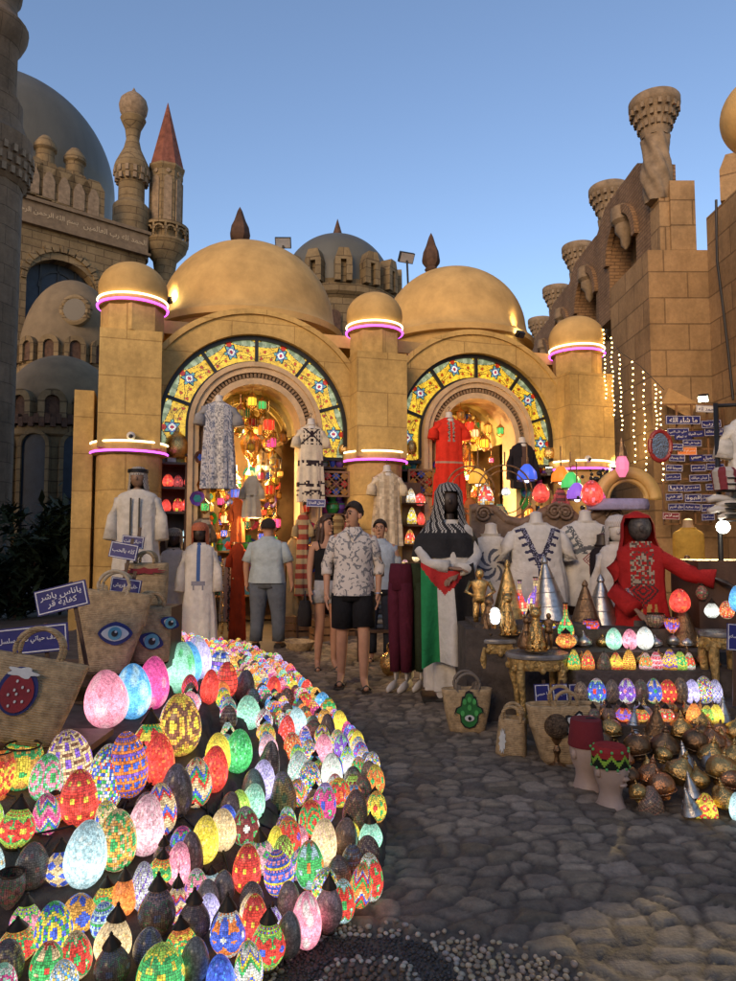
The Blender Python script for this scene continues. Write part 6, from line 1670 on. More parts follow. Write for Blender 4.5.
# stepped stand
def stallp(px, py, Y): return at_y(px, py, Y)
LEV = [(650, 5.3), (669, 5.02), (704, 4.72), (722, 4.50)]
sx0, sx1 = 1.42, 2.62
q = MB()
prevY = 5.75
for py, Y in LEV:
    z = at_y(640, py, Y).z; q.box(((sx0+sx1)/2+.0, (prevY+Y-.10)/2, z/2), (sx1-sx0, prevY-(Y-.10), z)); prevY = Y-.102
q.box(((sx0+sx1)/2, 6.1, at_y(640, 650, 5.3).z/2), (sx1-sx0, .7, at_y(640, 650, 5.3).z))
st_ = build('stall_steps', q, mat('stall_cloth', (.07, .055, .045), .9, var=.5, vs=10, bmp=.6), smooth=False)
tag(st_, 'stepped stand under dark cloth carrying rows of small lit lamps on the right', 'display stand')
RL = """
614 649 15 20 650 egg mint clouds mint white white 1|630 649 14 19 650 egg pink crackle pink rose white 1|645 649 16 21 650 egg white clouds white ice white 1
574 668 12 18 669 bell yellow flowers yellow green orange 1|588 668 13 17 669 bell orange flowers orange red yellow 1|604 667 14 15 669 bell grey flowers grey brown cream 0|616 668 13 15 669 bell amber star amber yellow red 1|629 668 13 18 669 bell yellow bands yellow red orange 1|646 668 13 15 669 bell rose flowers rose orange green 1|656 667 13 16 669 bell pink bands pink red white 1|670 666 15 18 669 bell yellow rosette amber yellow purple 1|680 664 14 16 669 bell lime flowers lime green yellow 1|689 663 11 15 669 bell red flowers white red orange 1
581 700 14 20 704 egg cream dots cream maroon green 0|597 704 17 23 704 egg white flowers white blue red 1|612 702 14 22 704 egg grey beads grey brown cream 0|627 703 16 23 704 egg white star white purple pink 1|641 702 15 22 704 egg grey flowers grey brown rose 0|654 701 15 23 704 egg yellow star cream blue green 1|668 699 16 22 704 egg red dots red yellow orange 1|681 698 14 24 704 egg brown rosette brown grey cream 0|692 697 14 22 704 egg lilac crackle lilac blue white 1|704 693 17 25 704 egg white confetti white red purple 1|715 689 13 22 704 egg lilac beads lilac white blue 1
593 722 14 18 722 capped grey flowers grey brown red 0|609 720 13 18 722 capped brown beads brown cream red 0|624 721 15 18 722 capped orange star orange purple red 1|641 722 15 16 722 capped amber flowers amber red yellow 1|666 720 15 17 722 capped orange flowers orange red white 1|694 716 15 17 722 bell orange crackle orange yellow red 1|707 714 14 15 722 bell yellow flowers yellow lime orange 1|716 711 14 16 722 bell amber crackle yellow cream amber 1
706 818 22 22 999 bell yellow diamonds yellow red lime 1|737 822 13 26 999 egg ice crackle ice mint white 1|651 813 25 24 999 bell brown beads brown cream orange 0
"""
for it in RL.replace('\n', '|').split('|'):
    it = it.split()
    if not it: continue
    px, py, wp, hp, lv = map(float, it[:5]); shape = it[5]; motif, c1, c2, c3 = it[7], it[8], it[9], it[10]; lit = it[11] == '1'
    Y = {l: y for l, y in LEV}.get(int(lv)); 
    if Y is None: p = at_z(px, py, .0); 
    else:
        p = at_y(px, py, Y); p.z = at_y(640, lv, Y).z+.001
    k = p.y/FL; seedc += 1
    o = make_lamp((p.x, p.y, p.z), wp*k*1.05, hp*k*1.08, shape, lit, motif, c1, c2, c3, {650: 'on the top ledge of the right stall', 669: 'in the bell row of the right stall', 704: 'in the egg row of the right stall', 722: 'just above the brass heap', 999: 'on the cobbles before the brass heap'}[int(lv)], 'small lamps on the right stall', seedc, scale_res=1.2)
# brass lamp heap
def brass(px, py, wp, kind, m, seed, Y=None, label=None):
    rb = random.Random(seed)
    if Y is None:
        # the heap rises away from the path
        Y = 3.62+(815-py)/100*1.05
    p = at_y(px, py, Y); k = Y/FL; w = wp*k; p.z = max(p.z, .005)
    t = thing('brass_lamp', f'x{seed}', 'lamp', p, rb.uniform(0, 6), 'pierced metal lamps heaped on the right')
    q = MB(); h = w*1.0
    mod = (lambda a, z, kk: 1+.035*cos(14*a+z*40)) if kind in ('onion', 'ribbed') else None
    if kind == 'cone': q.lathe([(w*.48, 0), (w*.5, .03*w), (w*.46, .08*w), (w*.30, .5*w), (w*.12, .95*w), (w*.03, 1.1*w)], (0, 0, 0), 24); top = 1.1*w
    elif kind == 'ball': q.lathe([(w*.2, 0), (w*.22, .04*w)]+[(max(.01, w*.5*sin(PI*a/14)), .06*w+w*.45-w*.45*cos(PI*a/14)) for a in range(2, 14)], (0, 0, 0), 24, mod=mod); top = .95*w
    else: q.lathe([(w*.25, 0), (w*.28, .04*w), (w*.44, .16*w), (w*.5, .34*w), (w*.46, .5*w), (w*.32, .66*w), (w*.16, .78*w), (w*.10, .88*w), (w*.12, .93*w)], (0, 0, 0), 26, mod=mod); top = .93*w
    b = build('body', q, m, t)
    q = MB(); q.lathe([(w*.10, top-.02*w), (w*.06, top+.05*w), (w*.075, top+.1*w), (w*.02, top+.18*w), (w*.004, top+.27*w)], (0, 0, 0), 12); build('finial', q, m, t)
    q = MB(); q.torus((0, 0, top*.30), w*(.50 if kind != 'cone' else .40), w*.018, 26, 6); q.torus((0, 0, top*.55), w*(.43 if kind != 'cone' else .28), w*.014, 26, 6); build('band', q, m, t)
    t.rotation_euler = (rb.uniform(-.25, .25), rb.uniform(-.25, .25), rb.uniform(0, 6))
    return t
ms = {'b': (BRASS, 'brass'), 'd': (BRONZE, 'dark bronze'), 'c': (COPPER, 'copper'), 's': (SILVER, 'silver tin')}
HEAP = "596 736 16 onion d|612 741 22 ball b|632 736 22 cone s|656 741 30 cone d|681 738 24 onion b|700 731 26 onion b|722 728 24 cone s|640 760 26 ball d|664 757 28 onion d|693 752 24 ball d|714 752 26 onion c|736 742 26 onion b|733 766 24 onion b|710 765 26 onion b|649 786 26 onion c|677 782 28 ribbed b|688 774 24 cone s|700 789 22 ribbed b|720 785 30 ball b|665 799 26 ball c|692 813 20 cone s|727 808 24 onion b|630 786 20 ball d|603 724 20 ball c|620 762 20 onion d|645 725 20 ball s|670 724 18 onion d|706 744 20 ball d|728 790 22 ball c|640 802 18 ball b"
sent = {'onion': 'onion shaped', 'ball': 'ball shaped', 'cone': 'cone shaped', 'ribbed': 'ribbed'}
HP = []
for i, it in enumerate(HEAP.split('|')):
    px, py, wp, kind, mm = it.split(); px, py, wp = float(px), float(py), float(wp)
    t = brass(px, py, wp, kind, ms[mm][0], 500+i, label='x')
    HP.append((t, f'{ms[mm][1]} {sent[kind]} pierced lamp', 'in the metal heap'))
rb_ = random.Random(9)
for i in range(34):    # smaller pieces wedged in the gaps of the heap
    px = rb_.uniform(598, 736); py = rb_.uniform(738, 806)
    if py > 740+ (px-590)*.9: continue
    kind = rb_.choice(['onion', 'ball', 'cone', 'ribbed']); mm = rb_.choice('bbcds'); 
    t = brass(px, py, rb_.uniform(12, 18), kind, ms[mm][0], 700+i)
    HP.append((t, f'small {ms[mm][1]} {sent[kind]} pierced lamp', 'wedged in the metal heap'))
for (lv, Y), dz in zip(LEV, (0, 0, 0, 0)):     # small metal pieces standing behind each row of lamps
    for i in range(11):
        px = 574+i*14+rb_.uniform(-4, 4); kind = rb_.choice(['onion', 'cone', 'ribbed', 'ball']); mm = rb_.choice('bbcds')
        yy = Y+.13; p_ = at_y(px, lv, Y); zz = at_y(640, lv, Y).z
        t = brass(px, lv-2, rb_.uniform(11, 15), kind, ms[mm][0], 800+int(lv)+i, Y=yy); t.location.z = zz+.002
        HP.append((t, f'tiny {ms[mm][1]} {sent[kind]} pierced lamp', 'behind a lamp row of the right stall'))
# mound the heap stands on
q = MB(); q.loft([(2.05, 4.18, 0, .66, .46), (2.07, 4.26, .07, .58, .36), (2.1, 4.36, .14, .50, .22)], 40, None, .05, 7, ex=2.6, sub=3)
tag(build('heap_cloth', q, mat('stall_cloth'), smooth='all'), 'dark cloth bunched under the heap of metal lamps', 'cloth')
# globe lamp with stem in front of the wide bag
p = at_z(557, 768, .0); t = thing('globe_lamp', 'pierced bronze globe lamp on a turned stem standing before the wide straw bag', 'lamp', (p.x, p.y, 0))
k = p.y/FL
q = MB(); q.lathe([(9*k, 0), (9*k, 2*k), (3*k, 6*k), (2*k, 12*k), (4*k, 17*k), (2*k, 22*k), (5*k, 27*k), (6*k, 29*k)], (0, 0, 0), 18); build('stem', q, BRONZE, t)
q = MB(); q.ball((0, 0, 40*k), 12*k, 24, 16); build('globe', q, mat('pierced_bronze', (.13, .085, .05), .5, .6, var=.9, vs=60, bmp=.9, bs=90), t)
# mannequin heads with hats
GYH = mat('pinkish_head', (.42, .31, .25), .5, var=.12)
def hat_head(px, py, label, hat):
    p = at_z(px, py, 0.0); k = p.y/FL
    t = thing('hat_head', label, 'mannequin head', (p.x, p.y, 0), .5, 'display heads with hats')
    prof = [(15*k, 0), (16*k, 2*k), (13*k, 6*k), (11*k, 14*k), (11.5*k, 20*k), (15*k, 27*k), (17*k, 36*k), (17*k, 46*k), (14*k, 54*k), (8*k, 58*k), (.5*k, 60*k)]
    q = MB(); q.lathe(prof, (0, 0, 0), 32, sx=.88, mod=lambda a, z, kk: 1+(.10*max(0, -sin(a))**6 if 4 <= kk <= 6 else 0))
    q.tube([(0, -15.5*k, 40*k), (0, -20*k, 33*k), (0, -16*k, 30*k)], [2*k, 3.2*k, 2*k], 10)
    q.tube([(-4*k, -15.6*k, 26*k), (0, -17*k, 26*k), (4*k, -15.6*k, 26*k)], [1.2*k, 2*k, 1.2*k], 8)
    for s_ in (-1, 1): q.ball((s_*15*k, 1*k, 36*k), 3.2*k, 8, 6, 1.6); q.ball((s_*6*k, -15.6*k, 38*k), 2.2*k, 8, 6, .6)
    build('head', q, GYH, t, smooth='all'); hat(t, k); return t
def fez(t, k):
    q = MB(); q.lathe([(17.2*k, 43*k), (17.4*k, 44*k), (14.5*k, 67*k), (14*k, 68*k), (.5*k, 68.3*k)], (0, 0, 0), 32); h_ = build('hat', q, mat('fez_felt', (.16, .012, .018), .9, var=.15, bmp=.3, bs=120), t)
    q = MB(); q.tube([(0, 0, 68.5*k), (6*k, -4*k, 69*k), (14*k, -7*k, 66*k), (15*k, -7.5*k, 55*k)], 1.0*k, 6); build('tassel', q, EK, h_)
def beadcap(t, k):
    def cf(i, kk):
        q = (i*1.0) % 8; zz = abs(q-4)
        return (.24, .42, .05) if abs(kk-2-zz*.9) < 1.1 else (.30, .03, .03) if kk > 4 else (.015, .02, .012)
    q = MB(); q.lathe([(17.6*k, (41+j*1.9)*k) for j in range(9)]+[(14*k, 60*k), (.5*k, 61.5*k)], (0, 0, 0), 64, col=cf); h_ = build('hat', q, CLOTH, t)
    q = MB()
    for i in range(22): a = 2*PI*i/22; q.ball((17.8*k*cos(a), 17.8*k*sin(a), (41 if i % 2 else 57)*k), 1.5*k, 6, 4)
    build('bead', q, EGL, h_)
hat_head(587, 790, 'display head wearing a dark red fez on the cobbles', fez)
hat_head(611, 808, 'display head wearing a green zigzag beaded cap beside the brass heap', beadcap)
# console tables with marble tops
def console(px, py, Y, wp, label):
    p = at_y(px, py, Y); w = wp*Y/FL
    t = thing('console_table', label, 'table', (p.x, Y, 0), 0, 'gilt console tables')
    z = p.z
    q = MB(); q.lathe([(w/2*.96, z-.035), (w/2, z-.03), (w/2*1.01, z-.012), (w/2*.97, z), (.01, z+.001)], (0, 0, 0), 48, sy=.8); build('table_top', q, MARB, t)
    q = MB(); q.lathe([(w/2*.88, z-.11), (w/2*.92, z-.075), (w/2*.93, z-.036)], (0, 0, 0), 64, sy=.8, mod=lambda a, zz, kk: 1+(.06*cos(12*a) if kk == 0 else .02*cos(24*a)))
    for i in range(12):
        a = 2*PI*i/12; q.ball((w*.46*cos(a), w*.46*.8*sin(a), z-.085-.02*(i % 2)), .022, 8, 6, 1.2)
    build('apron', q, GILT, t)
    for i in range(4):
        a = PI/4+i*PI/2; x, y = w*.43*cos(a), w*.43*.8*sin(a)
        q = MB(); q.tube([(x, y, z-.06), (x*1.08, y*1.08, z-.16), (x*.95, y*.95, z*.55), (x*.86, y*.86, z*.22), (x*.98, y*.98, .02)], [.03, .034, .022, .018, .028], 10); build('leg', q, GILT, t)
    q = MB(); q.tube([(-w*.36, -w*.28, z*.2), (0, 0, z*.26), (w*.36, w*.28, z*.2)], .015, 8); q.tube([(w*.36, -w*.28, z*.2), (0, 0, z*.262), (-w*.36, w*.28, z*.2)], .015, 8); build('stretcher', q, GILT, t)
    return t, z, w, p
t1, z1_, w1_, p1_ = console(497, 637, 5.6, 50, 'gilt round console table with a grey marble top behind the hand symbol bag')
t2, z2_, w2_, p2_ = console(537, 652, 5.1, 62, 'larger gilt console table with a grey marble top above the slumped bag')
t3, z3_, w3_, p3_ = console(722, 631, 4.95, 44, 'gilt console table with a marble top at the right edge')
# carved wooden bench back
cb = thing('carved_bench', 'carved brown wooden bench with scrolled ends behind the white tops', 'bench', (0, 0, 0))
CW = mat('carved_brown_wood', (.15, .095, .06), .55, var=.4, vs=9, bmp=.5, bs=25)
YBN = 7.1
def bx(px, py): p = at_y(px, py, YBN); return p.x, p.z
q = MB(); 
xs = [470, 485, 497, 505, 520, 532, 545, 558, 566, 580, 600, 618]
tops = [510, 507, 512, 520, 524, 519, 512, 506, 511, 524, 512, 510]
A = [bx(x, y) for x, y in zip(xs, tops)]; B = [(bx(x, 545)[0], .35) for x in xs]
q.strip(A, B, YBN-.06, YBN+.06); build('backrest', q, CW, cb, smooth=False)
q = MB()
for a, b in zip(A[:-1], A[1:]): q.tube([(a[0], YBN-.02, a[1]), (b[0], YBN-.02, b[1])], .055, 10)
build('top_rail', q, CW, cb)
for px, py, s_ in ((482, 514, 1), (552, 512, 1), (563, 513, -1), (612, 517, -1)):
    x, z = bx(px, py); q = MB(); pts = []
    for i in range(40):
        a = i/39*4.2*PI; r = .085*(1-i/46); pts.append((x+s_*r*cos(a), YBN-.09, z+r*sin(a)))
    q.tube(pts, .016, 8); q.ball((x, YBN-.09, z), .025, 10, 8); build('scroll', q, CW, cb)
q = MB(); q.box(((A[0][0]+A[-1][0])/2, YBN-.28, .42), (A[-1][0]-A[0][0], .5, .12)); build('seat', q, CW, cb, smooth=False)
for x in (A[0][0]+.05, A[-1][0]-.05):
    for y in (YBN-.48, YBN): q = MB(); q.tube([(x, y, .38), (x, y, .2), (x, y, .0)], [.05, .035, .05], 10); build('leg', q, CW, cb)
# ---------------------------------------------------------------- cone lids, figurines and bottle lamps behind the tables
for px, py, Y, wp, hp, m, lb in ((508, 628, 6.0, 34, 66, BRASS, 'tall embossed brass cone lid between the cat figures and the bottle lamps'), (552, 628, 5.9, 40, 70, SILVER, 'tall plain tin cone lid leaning to the side behind the bottle lamps'), (586, 640, 5.75, 36, 58, BRONZE, 'dark hammered cone lid with ringed top beneath the diamond top'), (602, 645, 5.85, 44, 68, SILVER, 'broad grey cone lid at the back corner of the right stall'), (662, 648, 5.7, 30, 52, BRONZE, 'small lantern roofed metal lamp behind the lit eggs'), (683, 645, 5.5, 30, 46, BRONZE, 'dark metal lantern with flared roof under the red robe')):
    p = at_y(px, py, Y); k = Y/FL; w = wp*k; h = hp*k
    t = thing('metal_cone', lb, 'metal lid', p, 0, 'cone shaped metal lids on the right stall'); t.rotation_euler = (0, -.12 if px == 552 else 0, px)
    q = MB(); q.lathe([(w*.48, 0), (w*.5, h*.03), (w*.49, h*.06), (w*.40, h*.28), (w*.26, h*.56), (w*.12, h*.82), (w*.07, h*.90)], (0, 0, 0), 32, mod=lambda a, z, kk: 1+(.02*cos(16*a) if kk > 1 else 0)); build('cone', q, m, t)
    q = MB(); q.lathe([(w*.06, h*.89), (w*.09, h*.93), (w*.07, h*.97), (w*.02, h*1.02)], (0, 0, 0), 14); build('knob', q, m, t)
    q = MB()
    for f_, r_ in ((.1, .475), (.3, .39), (.5, .295), (.7, .195)): q.torus((0, 0, h*f_), w*r_, w*.012, 28, 6)
    build('band', q, m, t)
def figure(px, py, Y, hp, m, label, seated=True, rz=0.0, name='cat_figurine'):
    p = at_y(px, py, Y); h = hp*Y/FL
    t = thing(name, label, 'figurine', p, rz, 'brass figurines on the console tables')
    q = MB()
    if seated:
        q.loft([(0, .04*h, 0, .20*h, .24*h), (0, .04*h, .12*h, .21*h, .25*h), (0, .02*h, .32*h, .155*h, .19*h), (0, -.02*h, .52*h, .12*h, .13*h), (0, -.03*h, .63*h, .085*h, .09*h), (0, -.04*h, .70*h, .08*h, .085*h)], 20, None, 0, 5, sub=2)
        q.ball((0, -.06*h, .80*h), .125*h, 14, 10, .95); q.ball((0, -.17*h, .775*h), .055*h, 10, 6)
        for s_ in (-1, 1):
            q.tube([(s_*.07*h, -.05*h, .88*h), (s_*.09*h, -.04*h, .96*h), (s_*.085*h, -.04*h, 1.0*h)], [.04*h, .028*h, .006*h], 8)
            q.tube([(s_*.07*h, -.10*h, .50*h), (s_*.075*h, -.17*h, .22*h), (s_*.075*h, -.19*h, .03*h), (s_*.075*h, -.25*h, .02*h)], [.06*h, .045*h, .035*h, .03*h], 10)
        q.tube([(.16*h, .16*h, .05*h), (.27*h, .08*h, .06*h), (.25*h, -.08*h, .05*h)], [.04*h, .035*h, .02*h], 8)
    else:
        for s_ in (-1, 1): q.tube([(s_*.06*h, 0, 0), (s_*.07*h, -.01*h, .25*h), (s_*.06*h, 0, .48*h)], [.035*h, .05*h, .065*h], 10); q.tube([(s_*.15*h, 0, .78*h), (s_*.24*h, -.05*h, .62*h), (s_*.12*h, -.14*h, .55*h)], [.04*h, .035*h, .025*h], 8)
        q.loft([(0, 0, .44*h, .13*h, .09*h), (0, 0, .6*h, .11*h, .08*h), (0, 0, .78*h, .16*h, .09*h), (0, 0, .84*h, .05*h, .05*h)], 18, None, 0, 5, sub=2); q.ball((0, -.01*h, .92*h), .075*h, 12, 8, 1.2)
    build('body', q, m, t, smooth='all'); q = MB(); q.lathe([(.24*h, -.02*h), (.25*h, 0), (.22*h, .02*h)], (0, .02*h, 0), 20); build('base', q, m, t); return t
figure(480, 628, 5.7, 58, BRASS, 'tall standing brass figure at the left of the first console table', False)
figure(488, 634, 5.55, 40, BRONZE, 'seated bronze cat figure beside the white mirror', True, .4)
figure(508, 634, 5.5, 44, BRASS, 'brass cat figure in front of the embossed cone lid', True, -.3)
figure(526, 648, 5.1, 34, BRONZE, 'dark seated bronze cat on the larger console table', True, .5)
figure(536, 650, 5.02, 46, BRASS, 'pair making brass cat at the centre of the larger console table', True, -.2)
figure(549, 648, 5.05, 34, BRONZE, 'slim bronze figure at the right of the larger console table', False)
figure(688, 600, 6.4, 44, BRONZE, 'dark bronze figure before the golden yellow blouse', False)
p = at_y(495, 616, 5.5); t = thing('hand_mirror', 'small bright white lit oval panel among the brass cats', 'lamp', p, 0)
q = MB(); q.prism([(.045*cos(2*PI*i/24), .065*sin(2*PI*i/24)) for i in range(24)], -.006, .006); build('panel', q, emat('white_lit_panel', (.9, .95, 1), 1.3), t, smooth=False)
q = MB(); q.torus((0, 0, 0), .05, .008, 28, 6, axis='y', sx=.9); q.tube([(0, 0, -.06), (0, 0, -.13)], .01, 8); build('frame', q, BRASS, t)
BOT = """520 617 6.0 15 36 bottle 1 flowers cream red blue|536 612 6.0 18 34 bottle 1 flowers cream purple orange|566 640 5.35 16 36 bottle 1 star amber green red|566 648 5.25 20 20 capped 1 flowers orange amber red|591 634 5.55 16 14 bowl 1 rosette orange red purple|545 640 5.6 30 18 bowl 1 confetti white red yellow|672 633 5.4 14 15 bowl 1 flowers orange purple red|656 628 5.5 20 14 bowl 0 flowers grey cream red|629 605 5.7 14 30 bottle 0 star grey red blue|680 613 5.4 20 24 egg 1 crackle red orange maroon|712 618 5.2 14 20 capped 1 crackle white ice white|702 600 5.5 12 20 capped 0 rosette cream red green|727 619 4.9 14 18 egg 1 rosette cream orange red|737 612 4.85 14 26 egg 1 crackle sky_blue blue white
541 503 7.0 17 20 egg 1 crackle red maroon orange|592 506 6.95 22 26 egg 1 crackle red pink maroon|600 508 7.0 12 18 egg 1 dots magenta pink white|486 505 7.05 17 22 bell 1 star white red amber|506 496 6.9 9 9 egg 1 crackle white ice white"""
for it in BOT.replace('\n', '|').split('|'):
    it = it.split(); px, py, Y, wp, hp = map(float, it[:5]); p = at_y(px, py, Y); k = Y/FL; seedc += 1
    c1, c2, c3 = [x.replace('_', ' ') for x in it[8:11]]
    make_lamp(tuple(p), wp*k, hp*k, it[5], it[6] == '1', it[7], c1, c2, c3, 'on the carved bench rail' if py < 520 else 'behind the console tables' if px < 600 else 'at the back of the right stall', 'small lamps on the right stall', seedc, scale_res=1.2)
# back shelf of the right stall that carries the bottles and lids
q = MB(); q.box((1.75, 5.85, .36), (2.0, .75, .72)); q.box((1.3, 5.86, .735), (.95, .7, .03))
tag(build('trestle', q, mat('stall_cloth'), smooth=False), 'cloth covered trestle behind the console tables', 'trestle')
# ---------------------------------------------------------------- goods on the facade shelves
PAINT = {}
def pmat(c):
    k = 'glaze_'+c.replace(' ', '_')
    return mat(k, tuple(x*.5 for x in PAL[c]), .25, var=.3, vs=25)
def loc_at(u, y, z): return fw(u, y, z)
ORDW = ['lowest', 'second', 'third', 'fourth', 'fifth', 'sixth', 'seventh']
# red and white lit eggs on the cabinet beside the left pillar
for (px, py, wp, hp, c, c2, mo) in ((168, 488, 11, 14, 'red', 'orange', 'crackle'), (178, 489, 10, 14, 'maroon', 'red', 'crackle'), (189, 488, 10, 13, 'red', 'pink', 'dots'), (166, 513, 10, 14, 'red', 'maroon', 'crackle'), (178, 513, 11, 15, 'red', 'yellow', 'dots'), (188, 513, 11, 17, 'red', 'rose', 'crackle'), (175, 543, 9, 12, 'lilac', 'pink', 'crackle'), (186, 543, 10, 14, 'ice', 'white', 'crackle'), (411, 503, 10, 15, 'cream', 'white', 'flowers'), (420, 506, 11, 13, 'red', 'rose', 'crackle'), (412, 524, 10, 17, 'cream', 'yellow', 'rosette'), (421, 526, 8, 14, 'red', 'orange', 'crackle'), (410, 544, 11, 15, 'amber', 'red', 'flowers'), (416, 562, 8, 12, 'cream', 'white', 'crackle'), (396, 571, 9, 10, 'amber', 'red', 'flowers'), (405, 570, 10, 11, 'rose', 'yellow', 'flowers'), (386, 576, 9, 9, 'cream', 'rose', 'flowers')):
    left = px < 250; yy = .28 if left else -.30
    p = fw(*fac(px, py, yy)); k = p.y/FL; seedc += 1
    make_lamp(tuple(p), wp*k, hp*k, 'egg' if left or mo == 'crackle' else 'bell', True, mo, c, c2, 'white', 'on the cabinet beside the left pillar' if left else 'on the shelf by the middle pillar', 'lamps on the shop shelves', seedc, scale_res=.9)
# small shelf by the middle pillar for those lamps
q = MB(); us = fac(414, 540, -.3).x
for py in (503, 525, 544, 562, 576): z = fac(414, py, -.3).z; q.box((us, -.30, z-.012), (.34, .26, .02))
q.box((us, -.16, 1.2), (.34, .02, 2.2)); 
o_ = build('lamp_shelf', q, WOODD, smooth=False); o_.matrix_world = FM; tag(o_, 'narrow dark shelf of small lit lamps beside the middle pillar', 'shelf')
# lamps, plates, lanterns and cloth in the two shops
rg = random.Random(21); GOODS = []
COLN = ['red', 'blue', 'green', 'teal', 'orange', 'yellow', 'white', 'purple', 'magenta', 'brown', 'cream', 'sky blue']
def reg(o, short, where, cat, group): GOODS.append((o, short, where)); o['category'] = cat; o['group'] = group
def plate(p, r, c1, c2, where):
    t = bpy.data.objects.new('wall_plate', None); C.objects.link(t); t.location = p; t.rotation_euler = (0, 0, FR)
    q = MB(M=Matrix.Rotation(PI/2, 4, 'X')); q.lathe([(.001, .0), (r*.55, .0), (r*.62, .012), (r*.98, .03), (r, .036), (r*.95, .028), (r*.6, .004)], (0, 0, 0), 28, mod=lambda a, z, k: 1+.03*cos(8*a)); build('rim', q, pmat(c1), t)
    q = MB(M=Matrix.Rotation(PI/2, 4, 'X')); q.lathe([(.001, .006), (r*.5, .006), (r*.5, .010), (.001, .010)], (0, 0, 0), 24, mod=lambda a, z, k: 1+.14*cos(6*a)); build('centre', q, pmat(c2), t)
    reg(t, f'{c1} ceramic plate with a {c2} centre', where, 'plate', 'plates on the shop walls')
def lantern(p, h, m, mn_, glass, gl, where):
    t = bpy.data.objects.new('hanging_lantern', None); C.objects.link(t); t.location = p
    r = h*.28
    q = MB(); q.lathe([(r*.1, -h), (r*.5, -h*.92), (r*.8, -h*.84), (r, -h*.80), (r*.95, -h*.78)], (0, 0, 0), 8); q.lathe([(r*.95, -h*.34), (r*1.1, -h*.32), (r*.8, -h*.22), (r*.3, -h*.08), (r*.12, 0)], (0, 0, 0), 8)
    for i in range(8): a = 2*PI*i/8; q.tube([(r*.92*cos(a), r*.92*sin(a), -h*.79), (r*.92*cos(a), r*.92*sin(a), -h*.33)], r*.07, 5)
    build('frame', q, m, t)
    q = MB(); q.lathe([(r*.62, -h*.78), (r*.86, -h*.66), (r*.90, -h*.52), (r*.80, -h*.34)], (0, 0, 0), 16); g_ = emat('lantern_'+glass.replace(' ', '_'), PAL[glass], .45) if gl else pmat(glass); build('glass', q, g_, t)
    q = MB(); q.tube([(0, 0, 0), (0, 0, h*.5)], .006, 6); build('chain', q, m, t)
    reg(t, f'{"lit" if gl else "unlit"} {mn_} lantern with {glass} glass', where, 'lantern', 'lanterns hanging in the shops')
def vase(p, h, c, where):
    t = bpy.data.objects.new('ceramic_vase', None); C.objects.link(t); t.location = p; k = rg.randint(0, 2)
    pr = [[(.2, 0), (.32, .15), (.38, .4), (.25, .65), (.12, .8), (.13, .92), (.2, 1)], [(.22, 0), (.42, .25), (.40, .5), (.2, .7), (.22, 1)], [(.18, 0), (.26, .3), (.30, .55), (.16, .72), (.10, .95), (.15, 1)]][k]
    q = MB(); q.lathe([(r*h, z*h) for r, z in pr], (0, 0, 0), 20); build('body', q, pmat(c), t)
    q = MB(); q.torus((0, 0, pr[2][1]*h), pr[2][0]*h, .03*h, 24, 6); build('band', q, pmat(rg.choice(COLN)), t)
    reg(t, f'{c} {["slim necked", "round bellied", "tall bodied"][k]} ceramic vase', where, 'vase', 'vases on the shop shelves')
def boxlet(p, w, c, where):
    t = bpy.data.objects.new('trinket_box', None); C.objects.link(t); t.location = p; t.rotation_euler = (0, 0, FR+rg.uniform(-.2, .2))
    q = MB(); q.box((0, 0, w*.25), (w, w*.7, w*.5)); build('body', q, pmat(c), t, smooth=False)
    q = MB(); q.box((0, 0, w*.55), (w*1.04, w*.74, w*.10)); q.ball((0, 0, w*.63), w*.07, 8, 6); build('lid', q, BRASS, t)
    reg(t, f'{c} trinket box with a brass lid', where, 'box', 'trinket boxes on the shop shelves')
